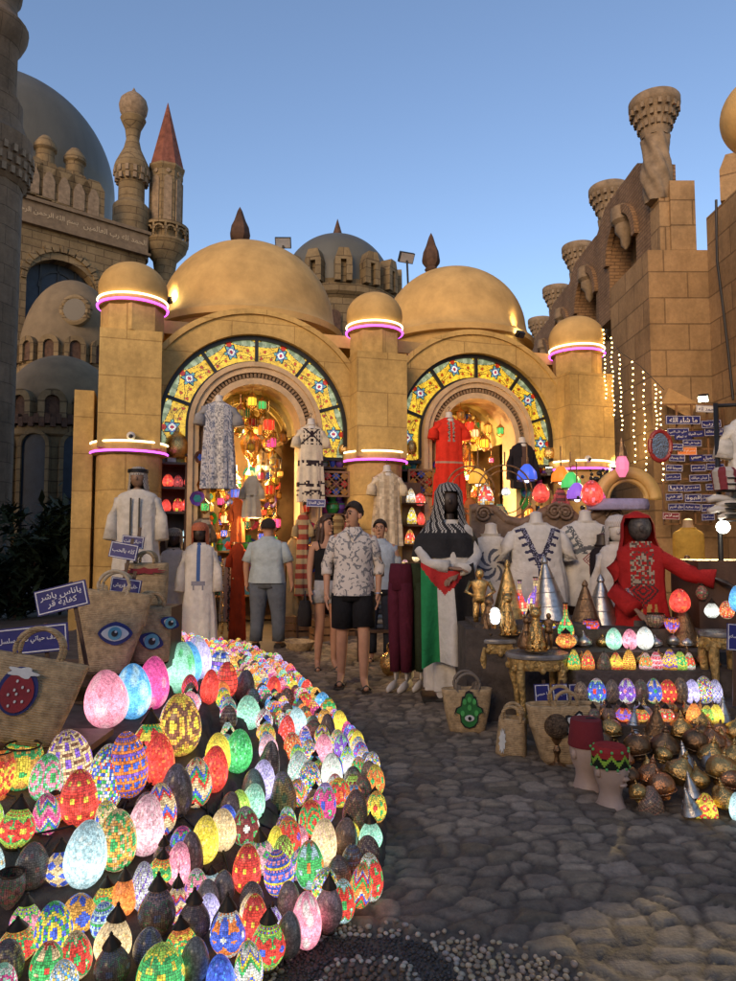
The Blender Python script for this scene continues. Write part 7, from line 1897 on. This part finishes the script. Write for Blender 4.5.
for ai, cu in enumerate(AU):
    shop = 'left shop' if ai == 0 else 'right shop'
    # cabinets at the sides of the arch
    for sg in (-1, 1):
        side = ('beside the left pillar' if sg < 0 else 'on the middle pillar side') if ai == 0 else ('on the middle pillar side' if sg < 0 else 'beside the right pillar')
        for zi, z in enumerate((.04, .54, 1.04, 1.46, 1.82, 2.18, 2.54)):
            for uu in (-.12, 0, .12):
                if ai == 0 and sg < 0 and z in (1.46, 1.82, 2.18): continue
                p = fw(cu+sg*1.215+uu, .22+rg.uniform(-.04, .04), z); w = f'in the {shop} cabinet {side}'
                kk = rg.random()
                if kk < .55: vase(p, rg.uniform(.16, .30), rg.choice(COLN), w)
                else: boxlet(p, rg.uniform(.10, .14), rg.choice(COLN), w)
    # back wall: plates
    for r_ in range(4):
        for c_ in range(4):
            plate(fw(cu-.52+c_*.34+rg.uniform(-.04, .04), 2.07, 1.35+r_*.40+rg.uniform(-.05, .05)), rg.uniform(.11, .16), rg.choice(COLN), rg.choice(COLN), f'on the back wall of the {shop}')
    # shelves of goods deep in the shop
    sh = MB()
    for z in (.45, .85, 1.2): sh.box((cu, 1.85, z), (1.5, .35, .03))
    for uu in (-.74, .74): sh.box((cu+uu, 1.85, .62), (.03, .35, 1.24))
    o_ = build('back_shelf', sh, WOOD, smooth=False); o_.matrix_world = FM; tag(o_, f'brown timber shelf of ceramics at the back of the {shop}', 'shelf')
    for z in (.465, .865, 1.215):
        for i in range(6): vase(fw(cu-.6+i*.24, 1.80, z), rg.uniform(.18, .3), rg.choice(COLN), f'on the back shelf of the {shop}')
    for i in range(84):
        u = cu+rg.uniform(-.60, .60); z = SPR+math.sqrt(max(.02, .45-(u-cu)**2))-rg.random()**.9*2.1
        lantern(fw(u, rg.uniform(.55, 1.7), z), rg.uniform(.16, .34), rg.choice([BRASS, BRASS, COPPER, BRONZE, SILVER]), rg.choice(['pierced metal', 'star cut', 'engraved', 'plain metal']), rg.choice(['amber', 'amber', 'cream', 'cream', 'yellow', 'amber', 'orange', 'red', 'blue', 'green', 'magenta', 'teal']), rg.random() < .5, f'in the arch of the {shop}')
    for sg in (-1, 1):
        for i in range(9):
            zz = 1.0+i*.2; u = cu+sg*(.80+rg.uniform(-.06, .06))
            if i % 3 == 1: lantern(fw(u, -.12, zz+.2), rg.uniform(.18, .28), rg.choice([BRASS, COPPER, BRONZE]), rg.choice(['pierced metal', 'star cut', 'engraved', 'plain metal']), rg.choice(['amber', 'cream', 'red', 'blue', 'green', 'orange']), rg.random() < .5, f'on the jamb of the {shop}')
            else: plate(fw(u, -.04, zz), rg.uniform(.07, .11), rg.choice(COLN), rg.choice(COLN), f'on the arch jamb of the {shop}')
    # big brass chandelier in the arch
    p = fw(cu+.03, .9, 3.55); t = thing('brass_chandelier', f'tiered brass chandelier hanging in the arch of the {shop}', 'chandelier', p, 0, 'chandeliers in the arches')
    q = MB(); q.tube([(0, 0, .1), (0, 0, -.2)], .012, 8); build('chain', q, BRASS, t)
    q = MB(); q.lathe([(.02, -.15), (.08, -.22), (.26, -.33), (.27, -.36), (.15, -.38)], (0, 0, 0), 28); build('shade', q, BRASS, t)
    q = MB(); q.lathe([(.02, -.36), (.10, -.45), (.17, -.58), (.13, -.75), (.04, -.86), (.01, -.95)], (0, 0, 0), 24, mod=lambda a, z, k: 1+.06*cos(12*a)); build('basket', q, BRASS, t)
    for i in range(6): a = 2*PI*i/6; q = MB(); q.ball((.22*cos(a), .22*sin(a), -.42), .035, 10, 8); build('bulb', q, emat('bulb_'+['pink', 'mint', 'amber'][i % 3], PAL[['pink', 'mint', 'amber'][i % 3]], 3), t)
# robes and beads hanging beside the openings
for px, py, yo, wp, hp, c, lb in ((238, 545, -.15, 14, 95, (.38, .05, .015), 'orange red dress hanging beside the stout man'), (294, 540, -.2, 15, 100, (.30, .22, .11), 'gold brown robe hanging right of the stout man'), (227, 560, .1, 12, 60, (.42, .38, .32), 'pale grey robe hanging behind the bead strings'), (252, 478, .15, 16, 40, (.35, .33, .28), 'silver grey patterned blouse hanging deep in the left arch'), (238, 500, .25, 12, 42, (.45, .10, .03), 'short rust dress hanging deep in the left arch')):
    hang('hanging_robe', lb, px, py, yo, wp, hp, col=const(c), fold=.09, fk=7, hem=1.1, sleeve='short', d=.07, neck=.045, slv=.05, stump=False)
for k_, (px, py, hp) in enumerate(((218, 562, 68), (223, 560, 74), (229, 565, 66), (234, 562, 70))):
    p = fw(*fac(px, py, -.18)); kk = p.y/FL; t = thing('bead_string', f'dark bead string with gold drops, {ORD[k_]} from the white robed mannequin', 'bead string', p, 0, 'bead strings by the left arch')
    q = MB(); rb = random.Random(k_)
    for i in range(34): q.ball((rb.uniform(-.012, .012), rb.uniform(-.012, .012), -i*hp*kk/34), rb.uniform(.010, .02), 7, 5)
    build('bead', q, BRASS if k_ % 2 else BLACK, t)
# scarves, robes and baskets crowding the foot of the shop front
def stripes(c1, c2, k): return lambda x, z, yr, a: c1 if int((z+9)*k) % 2 else c2
CROWD = [(303, 515, -.35, 13, 80, stripes((.30, .06, .04), (.40, .30, .16), 14), 'red and sand striped robe hanging left of the middle pillar'), (322, 520, -.3, 13, 84, const((.10, .07, .05)), 'dark brown robe hanging left of the middle pillar'), (338, 516, -.35, 13, 80, stripes((.34, .24, .10), (.20, .12, .05), 20), 'ochre banded robe behind the man in the floral shirt'), (352, 518, -.55, 12, 70, const((.26, .05, .07)), 'wine red robe hanging on the middle pillar'), (432, 520, -.3, 14, 90, stripes((.05, .10, .16), (.26, .24, .2), 18), 'blue and grey striped robe behind the flag mannequin'), (545, 486, -.35, 12, 60, const((.30, .20, .08)), 'mustard robe hanging left of the right pillar'), (560, 490, -.55, 12, 60, stripes((.35, .08, .10), (.12, .05, .06), 22), 'rose banded robe hanging on the right pillar'), (206, 520, -.3, 12, 70, stripes((.40, .34, .24), (.15, .10, .06), 16), 'cream and brown banded robe by the left arch jamb'), (190, 560, -.4, 12, 60, const((.07, .06, .09)), 'black robe between the two white robed mannequins'), (160, 556, -.75, 14, 66, stripes((.25, .20, .12), (.09, .05, .04), 13), 'tan barred robe at the foot of the left pillar'), (470, 500, -.3, 13, 70, const((.36, .12, .04)), 'rust orange robe in the right arch'), (500, 506, -.3, 13, 70, stripes((.07, .16, .15), (.34, .28, .16), 15), 'teal and sand barred robe in the right arch')]
for px, py, yo, wp, hp, cf, lb in CROWD: hang('hanging_robe', lb, px, py, yo, wp, hp, col=cf, fold=.09, fk=7, hem=1.15, sleeve='short', d=.07, neck=.045, slv=.05, stump=False, n=60, sub=12)
for ai, cu in enumerate(AU):
    shop = 'left shop' if ai == 0 else 'right shop'
    for i in range(16):
        an = PI*(.1+.8*i/15); rr_ = rg.uniform(.25, .56)
        lantern(fw(cu+rr_*cos(an), rg.uniform(.15, .9), SPR+rr_*sin(an)+.05), rg.uniform(.22, .36), rg.choice([BRASS, BRASS, COPPER]), rg.choice(['pierced metal', 'star cut', 'engraved', 'plain metal']), rg.choice(['amber', 'cream', 'amber', 'red', 'green', 'yellow']), rg.random() < .6, f'near the top of the arch of the {shop}')
# brass domed pots on top of the cabinets
for px, py, wp, hp, lb in ((177, 458, 26, 42, 'big onion topped brass pot on the cabinet beside the left pillar'), (411, 455, 12, 26, 'brass jug on the cabinet right of the middle pillar'), (344, 456, 14, 22, 'round brass kettle on the cabinet left of the middle pillar'), (549, 460, 16, 24, 'dark brass urn on the cabinet beside the right pillar')):
    p = fw(*fac(px, py, .2)); k = p.y/FL; w = wp*k; h = hp*k
    t = thing('brass_pot', lb, 'pot', p, 0, 'brass pots on the cabinets')
    q = MB(); q.lathe([(w*.3, 0), (w*.46, h*.12), (w*.5, h*.28), (w*.42, h*.46), (w*.2, h*.58), (w*.12, h*.64)], (0, 0, 0), 28); build('body', q, BRASS, t)
    q = MB(); q.lathe([(w*.14, h*.63), (w*.13, h*.70), (w*.05, h*.85), (w*.01, h)], (0, 0, 0), 20); build('lid', q, BRASS, t)
    q = MB(); q.torus((w*.5, 0, h*.36), h*.14, w*.03, 18, 6, axis='y'); build('handle', q, BRASS, t)
# coloured glass lattice panels over the cabinets
def lattice(px, py, lb, wp=26, hp=24):
    p = fw(*fac(px, py, -.06)); k = p.y/FL; w, h = wp*k, hp*k
    t = thing('coloured_glass_panel', lb, 'panel', p, FR, 'coloured glass panels')
    q = MB(); c4 = ['red', 'blue', 'amber', 'maroon']
    for i in range(3):
        for j in range(3):
            x, z = (i-1)*w/3, (j-1)*h/3
            q.prism([(x-w/6, z), (x, z-h/6), (x+w/6, z), (x, z+h/6)], -.008, .008, tuple(v*.35 for v in PAL[c4[(i+2*j) % 4]]))
    build('pane', q, mat('coloured_pane', attr=True, rough=.15), t, smooth=False)
    q = MB()
    for s_ in (-1, 1): q.box((s_*w/2, 0, 0), (.03, .04, h+.03)); q.box((0, 0, s_*h/2), (w+.03, .035, .03))
    for i in range(-2, 3):
        for d_ in (-1, 1): q.M = Matrix.Rotation(d_*math.atan2(h, w), 4, 'Y'); q.box((0, 0, i*w*.24), (w*.9-abs(i)*w*.22, .018, .014)); q.M = None
    build('frame', q, WOOD, t, smooth=False)
lattice(336, 484, 'red and blue glass lattice panel left of the middle pillar'); lattice(421, 482, 'red and blue glass lattice panel between the middle pillar and the red dress')
# lamps with coloured domes behind the bench
for px, py, Y, c, lb in ((527, 478, 8.2, 'blue', 'blue shaded hanging lamp glowing behind the carved bench'), (571, 486, 8.2, 'green', 'green shaded hanging lamp beside the right pillar'), (577, 497, 8.0, 'purple', 'violet shaded hanging lamp above the red eggs on the bench'), (561, 480, 8.3, 'orange', 'orange shaded hanging lamp between the blue and the green one'), (478, 482, 8.4, 'amber', 'amber shaded hanging lamp behind the head cloth of the flag mannequin')):
    p = at_y(px, py, Y); t = thing('shade_lamp', lb, 'lamp', p, 0, 'coloured shade lamps behind the bench')
    q = MB(); q.lathe([(.10, -.03), (.115, .0), (.105, .07), (.06, .13), (.03, .16)], (0, 0, 0), 24, mod=lambda a, z, k: 1+.04*cos(12*a)); build('lamp_shade', q, emat('shade_'+c, PAL[c], .35), t)
    q = MB(); q.ball((0, 0, -.02), .035, 12, 8); build('bulb', q, emat('bulb_bright_'+c, tuple(.4+.6*v for v in PAL[c]), 4), t)
    q = MB(); q.tube([(0, 0, .15), (0, 0, .40)], .008, 6); q.torus((0, 0, -.03), .108, .008, 24, 6); build('frame', q, BRONZE, t)
for px, py, rp, lb in ((505, 492, 27, 'large dark hoop frame left of the blue lamp'), (470, 490, 24, 'brass hoop frame behind the flag mannequin head')):
    p = at_y(px, py, 8.0); k = 8.0/FL; q = MB(); q.torus((0, 0, 0), rp*k, .010, 40, 8, axis='y'); q.tube([(0, 0, rp*k), (0, 0, rp*k+.15)], .01, 6); q.torus((0, .0, 0), rp*k*.80, .008, 36, 6, axis='y')
    o_ = build('hoop_frame', q, BRONZE, smooth='all', loc=p); tag(o_, lb, 'hoop', 'hoop frames in the right arch')
# gold arch frame, lilac cloth and bead bunch beside the right pillar
p = at_y(627, 500, 7.2); k = 7.2/FL; q = MB(); q.arc(0, 0, 22*k, 33*k, -.05, .05, 0, PI, 30); q.arc(0, 0, 18*k, 21.5*k, -.03, .03, 0, PI, 30); o_ = build('arch_frame', q, GOLD, smooth='all', loc=p); tag(o_, 'golden half round arch frame behind the red hooded mannequin', 'frame')
q = MB(); q.loft([(0, 0, 0, .30, .12), (0, 0, .05, .31, .13), (.03, 0, .11, .26, .1)], 24, (.30, .27, .42), .04, 5, sub=3); o_ = build('folded_cloth', q, CLOTH, smooth='all', loc=at_y(618, 510, 7.0)); tag(o_, 'lilac cloth folded beside the red hooded mannequin', 'cloth')
q = MB(); rb = random.Random(2)
for i in range(70): q.ball((rb.gauss(0, .06), rb.gauss(0, .04), -rb.random()*.45), rb.uniform(.015, .03), 6, 5)
o_ = build('bead_bunch', q, BLACK, smooth='all', loc=at_y(597, 470, 7.8)); tag(o_, 'bunch of shiny black beads hanging in front of the right pillar', 'beads')
p = at_y(622, 468, 7.0); t = thing('rose_lantern', 'small pink lit lantern with a pointed top left of the sign wall', 'lantern', p, 0)
q = MB(); q.lathe([(.03, -.09), (.065, -.02), (.07, .05), (.04, .12)], (0, 0, 0), 8); build('glass', q, emat('rose_glass', (.8, .2, .35), .4), t, smooth=False); q = MB(); q.lathe([(.06, .115), (.05, .16), (.01, .3)], (0, 0, 0), 8); build('cap', q, BRONZE, t)
p = at_y(660, 446, 9.0); t = thing('oval_mirror', 'red oval framed mirror on the pier left of the sign wall', 'mirror', p, 0)
q = MB(); q.torus((0, 0, 0), .19, .03, 30, 8, axis='y', sx=.7); build('frame', q, mat('red_lacquer', (.25, .02, .02), .4), t); q = MB(); q.prism([(.125*cos(2*PI*i/24), .18*sin(2*PI*i/24)) for i in range(24)], -.01, .01); build('glass', q, mat('mirror_glass', (.3, .3, .32), .1, .9), t, smooth=False)
# striped blankets on a dark table behind the boy, brass pot, baskets and crates
p = at_y(385, 627, 8.4)
for i in range(7):
    q = MB(); c = [(.08, .10, .14), (.30, .28, .25), (.12, .17, .24), (.05, .05, .06)][i % 4]; z = p.z+i*.055
    q.loft([(0, 0, .0, .23, .16), (0, 0, .012, .245, .175), (0, 0, .042, .245, .175), (0, 0, .053, .23, .16)], 40, lambda x, zz, yr, a, c=c: c if int((a*7)) % 3 else (.42, .40, .37), .015, 6, ex=5)
    o_ = build('striped_blanket', q, CLOTH, smooth='all', loc=(p.x, 8.4, z)); tag(o_, f'folded striped blanket, {ORD[i]} from the bottom of its pile behind the boy', 'blanket', 'folded striped blankets')
t = thing('low_table', 'dark low table under the pile of striped blankets', 'table', (p.x, 8.4, 0)); q = MB(); q.box((0, 0, p.z-.02), (.7, .5, .035)); build('table_top', q, WOODD, t, smooth=False)
for sx in (-.3, .3):
    for sy in (-.2, .2): q = MB(); q.box((sx, sy, (p.z-.04)/2), (.05, .05, p.z-.04)); build('leg', q, WOODD, t, smooth=False)
p = at_z(392, 676, 0); t = thing('brass_vessel', 'round pierced brass vessel on the cobbles between the boy and the trousers', 'pot', (p.x, p.y, 0))
q = MB(); q.lathe([(.05, 0), (.10, .04), (.13, .12), (.11, .2), (.05, .25), (.06, .28)], (0, 0, 0), 24); build('body', q, BRASS, t); q = MB(); q.torus((0, 0, .30), .05, .008, 20, 6, axis='y'); build('handle', q, BRASS, t)
for px, py, w, lb in ((305, 640, .38, 'wooden crate at the foot of the middle pillar'), (322, 645, .32, 'smaller wooden crate in front of the middle pillar'), (340, 640, .40, 'pale wooden crate behind the man in the floral shirt'), (285, 640, .30, 'wooden crate behind the stout man')):
    p = at_z(px, py, 0); t = thing('wooden_crate', lb, 'crate', (p.x, p.y+.3, 0), FR, 'crates along the shop front')
    q = MB()
    for zz in (.05, .16, .27): q.box((0, -.15, zz), (w, .018, .085)); q.box((0, .15, zz), (w, .018, .085)); q.box((-w/2, 0, zz), (.018, .28, .085)); q.box((w/2, 0, zz), (.018, .28, .085))
    build('slat', q, WOOD, t, smooth=False)
    q = MB()
    for sx in (-1, 1): q.box((sx*(w/2-.02), -.162, .16), (.03, .012, .32))
    q.box((0, 0, .01), (w, .28, .02)); build('frame', q, WOODD, t, smooth=False)
p = at_z(300, 652, 0); q = MB(); q.lathe([(.10, 0), (.16, .06), (.19, .13), (.185, .135), (.15, .07), (.02, .02)], (0, 0, 0), 26); tag(build('straw_bowl', q, STRAW, loc=(p.x, p.y, 0)), 'yellow straw bowl on the ground behind the stout man', 'bowl')
# caps and shoes at the right edge
for i, (px, py) in enumerate(((724, 478), (725, 484), (726, 490))):
    q = MB(); q.lathe([(.09, 0), (.095, .05), (.07, .08), (.01, .09)], (0, 0, 0), 20, col=lambda a, k: (.45, .42, .38) if (a//2) % 2 else (.20, .04, .05)); tag(build('knit_cap', q, CLOTH, loc=at_y(px, py, 5.5)), f'striped knitted cap, {["top", "middle", "lowest"][i]} of the pile at the right edge', 'cap', 'knitted caps at the right edge')
for i, (px, py) in enumerate(((719, 503), (729, 508), (720, 514), (731, 520))):
    q = MB(); q.tube([(-.09, 0, .02), (-.03, 0, .04), (.05, 0, .035), (.11, 0, .02)], [.03, .042, .04, .02], 12, flat=.7); tag(build('white_slipper', q, GYPS, smooth='all', loc=at_y(px, py, 5.5)), f'white slipper, {ORD[i]} from the caps at the right edge', 'slipper', 'white slippers at the right edge')
q = MB(); q.box((3.0, 5.75, .62), (.9, .5, 1.24)); tag(build('display_cabinet', q, WOODD, smooth=False), 'dark cabinet at the right edge behind the marble topped table', 'cabinet')
q = MB()
p1 = at_y(736, 470, 5.6)
q.tube([(p1.x-.12, 5.65, 0), (p1.x-.12, 5.65, 2.5)], .02, 8); q.tube([(p1.x-.12, 5.65, 2.48), (p1.x+.5, 5.5, 2.48)], .015, 8)
for py in (478, 484, 490, 503, 508, 514, 520): z = at_y(725, py, 5.5).z; q.box((p1.x-.02, 5.5, z-.006), (.3, .22, .008))
tag(build('display_rail', q, BLACK, smooth='all'), 'black rail with small trays for caps and slippers at the right edge', 'rail')
p = at_y(723, 527, 5.5); t = thing('bare_bulb', 'glowing bare white bulb under the slippers at the right edge', 'bulb', p); q = MB(); q.ball((0, 0, 0), .05, 14, 10); build('glass', q, emat('bulb_white', (1, .95, .8), 8), t); q = MB(); q.lathe([(.02, .04), (.022, .09)], (0, 0, 0), 10); build('socket', q, BLACK, t)
# ---------------------------------------------------------------- strings of fairy lights between the pillar and the pier
BULB = emat('fairy_bulb', (1.0, .62, .2), 9)
for i, (px, py0, py1, Y) in enumerate(((603, 330, 398, 11.8), (611, 338, 415, 11.7), (619, 355, 430, 11.6), (632, 362, 462, 11.4), (643, 372, 470, 11.2), (655, 385, 455, 11.0), (660, 392, 480, 10.9))):
    a = at_y(px, py0, Y); b = at_y(px+3, py1, Y)
    t = thing('fairy_light_string', f'vertical string of warm fairy lights, {ORD[i]} from the right ball topped pillar', 'light string', a, 0, 'fairy light strings beside the gallery')
    q = MB(); q.tube([(0, 0, 0), tuple((b-a)*.5+Vector((.02, 0, 0))), tuple(b-a)], .004, 5); build('wire', q, CABLE, t)
    q = MB(); n = 17
    for j in range(n): v = (b-a)*(j/(n-1)); q.ball((v.x+.012*sin(j), v.y, v.z), .013, 6, 4)
    bo2 = build('bulb', q, BULB, t); bo2['kind'] = 'stuff'
q = MB(); q.tube([at_y(597, 322, 11.9), at_y(620, 352, 11.6), at_y(640, 366, 11.3), at_y(664, 390, 10.9)], .006, 6); tag(build('support_wire', q, CABLE), 'slack wire that carries the fairy light strings', 'wire')
q = MB(); q.tube([at_y(716, 200, 11.6), at_y(717, 260, 11.55), at_y(722, 300, 11.5), at_y(728, 350, 11.4), at_y(733, 400, 11.3)], .022, 8); tag(build('wall_cable', q, CABLE), 'thick black cable hanging down the boundary wall', 'cable')
# flood lights
def flood(px, py, Y, aim, lb, lit, power=0, s=.16, pole=0):
    p = at_y(px, py, Y); t = thing('flood_light', lb, 'flood light', p, 0, 'flood lights')
    d = (Vector(aim)-p).normalized(); t.rotation_euler = d.to_track_quat('-Y', 'Z').to_euler()
    q = MB(); q.box((0, .04, 0), (s*1.5, .08, s)); q.box((0, .10, 0), (s*.8, .06, s*.6)); build('housing', q, BLACK, t, smooth=False)
    q = MB(); q.box((0, -.004, 0), (s*1.36, .006, s*.86)); build('lens', q, emat('flood_lens', (1, .92, .6), 14) if lit else mat('flood_glass', (.3, .3, .32), .2), t, smooth=False)
    if pole: q = MB(); M_i = t.rotation_euler.to_matrix().inverted(); q.tube([M_i @ Vector((0, 0, -.05)), M_i @ Vector((.02, .05, -pole))], .02, 8); build('pole', q, BLACK, t)
    if power: lamp('flood_lamp', tuple(p+d*.12), power, (1, .70, .30), 'SPOT', .08, aim, 52, 1.0)
flood(703, 399, 10.9, (3.1, 7.8, 1.0), 'lit flood light glaring above the blue sign wall', True, 650, .10)
flood(611, 474, 11.6, (5.3, 14.2, 3.9), 'small flood light behind the right pillar washing the gallery wall', True, 170, .07)
flood(283, 243, 13.0, (-1.5, 6, 3), 'flood light on a thin pole behind the left golden dome', False, 0, .2, .5)
flood(407, 258, 13.4, (3, 8, 3), 'flood light on a thin pole between the two golden domes', False, 0, .2, .5)
dl = at_y(170, 300, 10.9); flood(168, 300, 10.95, tuple(at_y(196, 285, 12)), 'small flood light glowing at the foot of the left golden dome', True, 150, .10)
flood(519, 333, 12.5, tuple(at_y(500, 310, 13)), 'small flood light glowing at the foot of the right golden dome', True, 150, .10)
fl_p = fw(*fac(549, 470, -.12)); flood(549, 468, fl_p.y, tuple(fl_p+Vector((.05, .12, 2.0))), 'small flood light shining up the inner edge of the right pillar', True, 18, .07)
# security cameras on the pillar bands
for px, py, yo, lb in ((131, 436, -.5, 'small white dome camera above the band of the left pillar'), (588, 459, -.5, 'small white dome camera above the band of the right pillar')):
    p = fw(*fac(px, py, yo)); t = thing('security_camera', lb, 'camera', p, FR); q = MB(); q.ball((0, 0, 0), .06, 14, 10); q.tube([(0, 0, 0), (0, .1, .01)], .03, 8); build('housing', q, GYPS, t); q = MB(); q.ball((0, -.045, -.01), .03, 10, 8); build('lens', q, BLACK, t)
# ---------------------------------------------------------------- lights of the place
for cu in AU:
    lamp('shop_lamp', tuple(fw(cu, 1.1, 2.65)), 80, (1, .64, .26), 'POINT', .12)
    lamp('shop_lamp', tuple(fw(cu, .2, 1.75)), 45, (1, .64, .26), 'POINT', .12)
# ---------------------------------------------------------------- a label of its own for every lamp and trinket
def wc(s): return len(s.split())
ALLS = [(o, d, r) for o, d, r in LAMPS]+GOODS+[(o, d, r) for o, d, r in HP]
bpy.context.view_layer.update()
POS = [o.matrix_world.translation.copy() for o, d, r in ALLS]
cnt = {}
for o, d, r in ALLS: cnt[d] = cnt.get(d, 0)+1
taken = set(LABELS)
def ok(l): return l not in taken and 4 <= wc(l) <= 16
for i, (o, d, r) in enumerate(ALLS):
    if cnt[d] == 1 and ok(f'{d}, {r}'): l = f'{d}, {r}'
    elif cnt[d] == 1 and ok(d): l = d
    else:
        l = None
        order = sorted(range(len(ALLS)), key=lambda j: (POS[j]-POS[i]).length)
        for j in order[1:14]:
            n = ALLS[j][1]
            if n == d: continue
            for c in (f'{d} next to {n}', f'{d} beside {n}', f'{d} by {n}'):
                if ok(c): l = c; break
            if l: break
        l = l or f'{d}, {r}'
    taken.add(l); o['label'] = l
print('things labelled', len(ALLS), 'distinct', len(set(o['label'] for o, d, r in ALLS)))
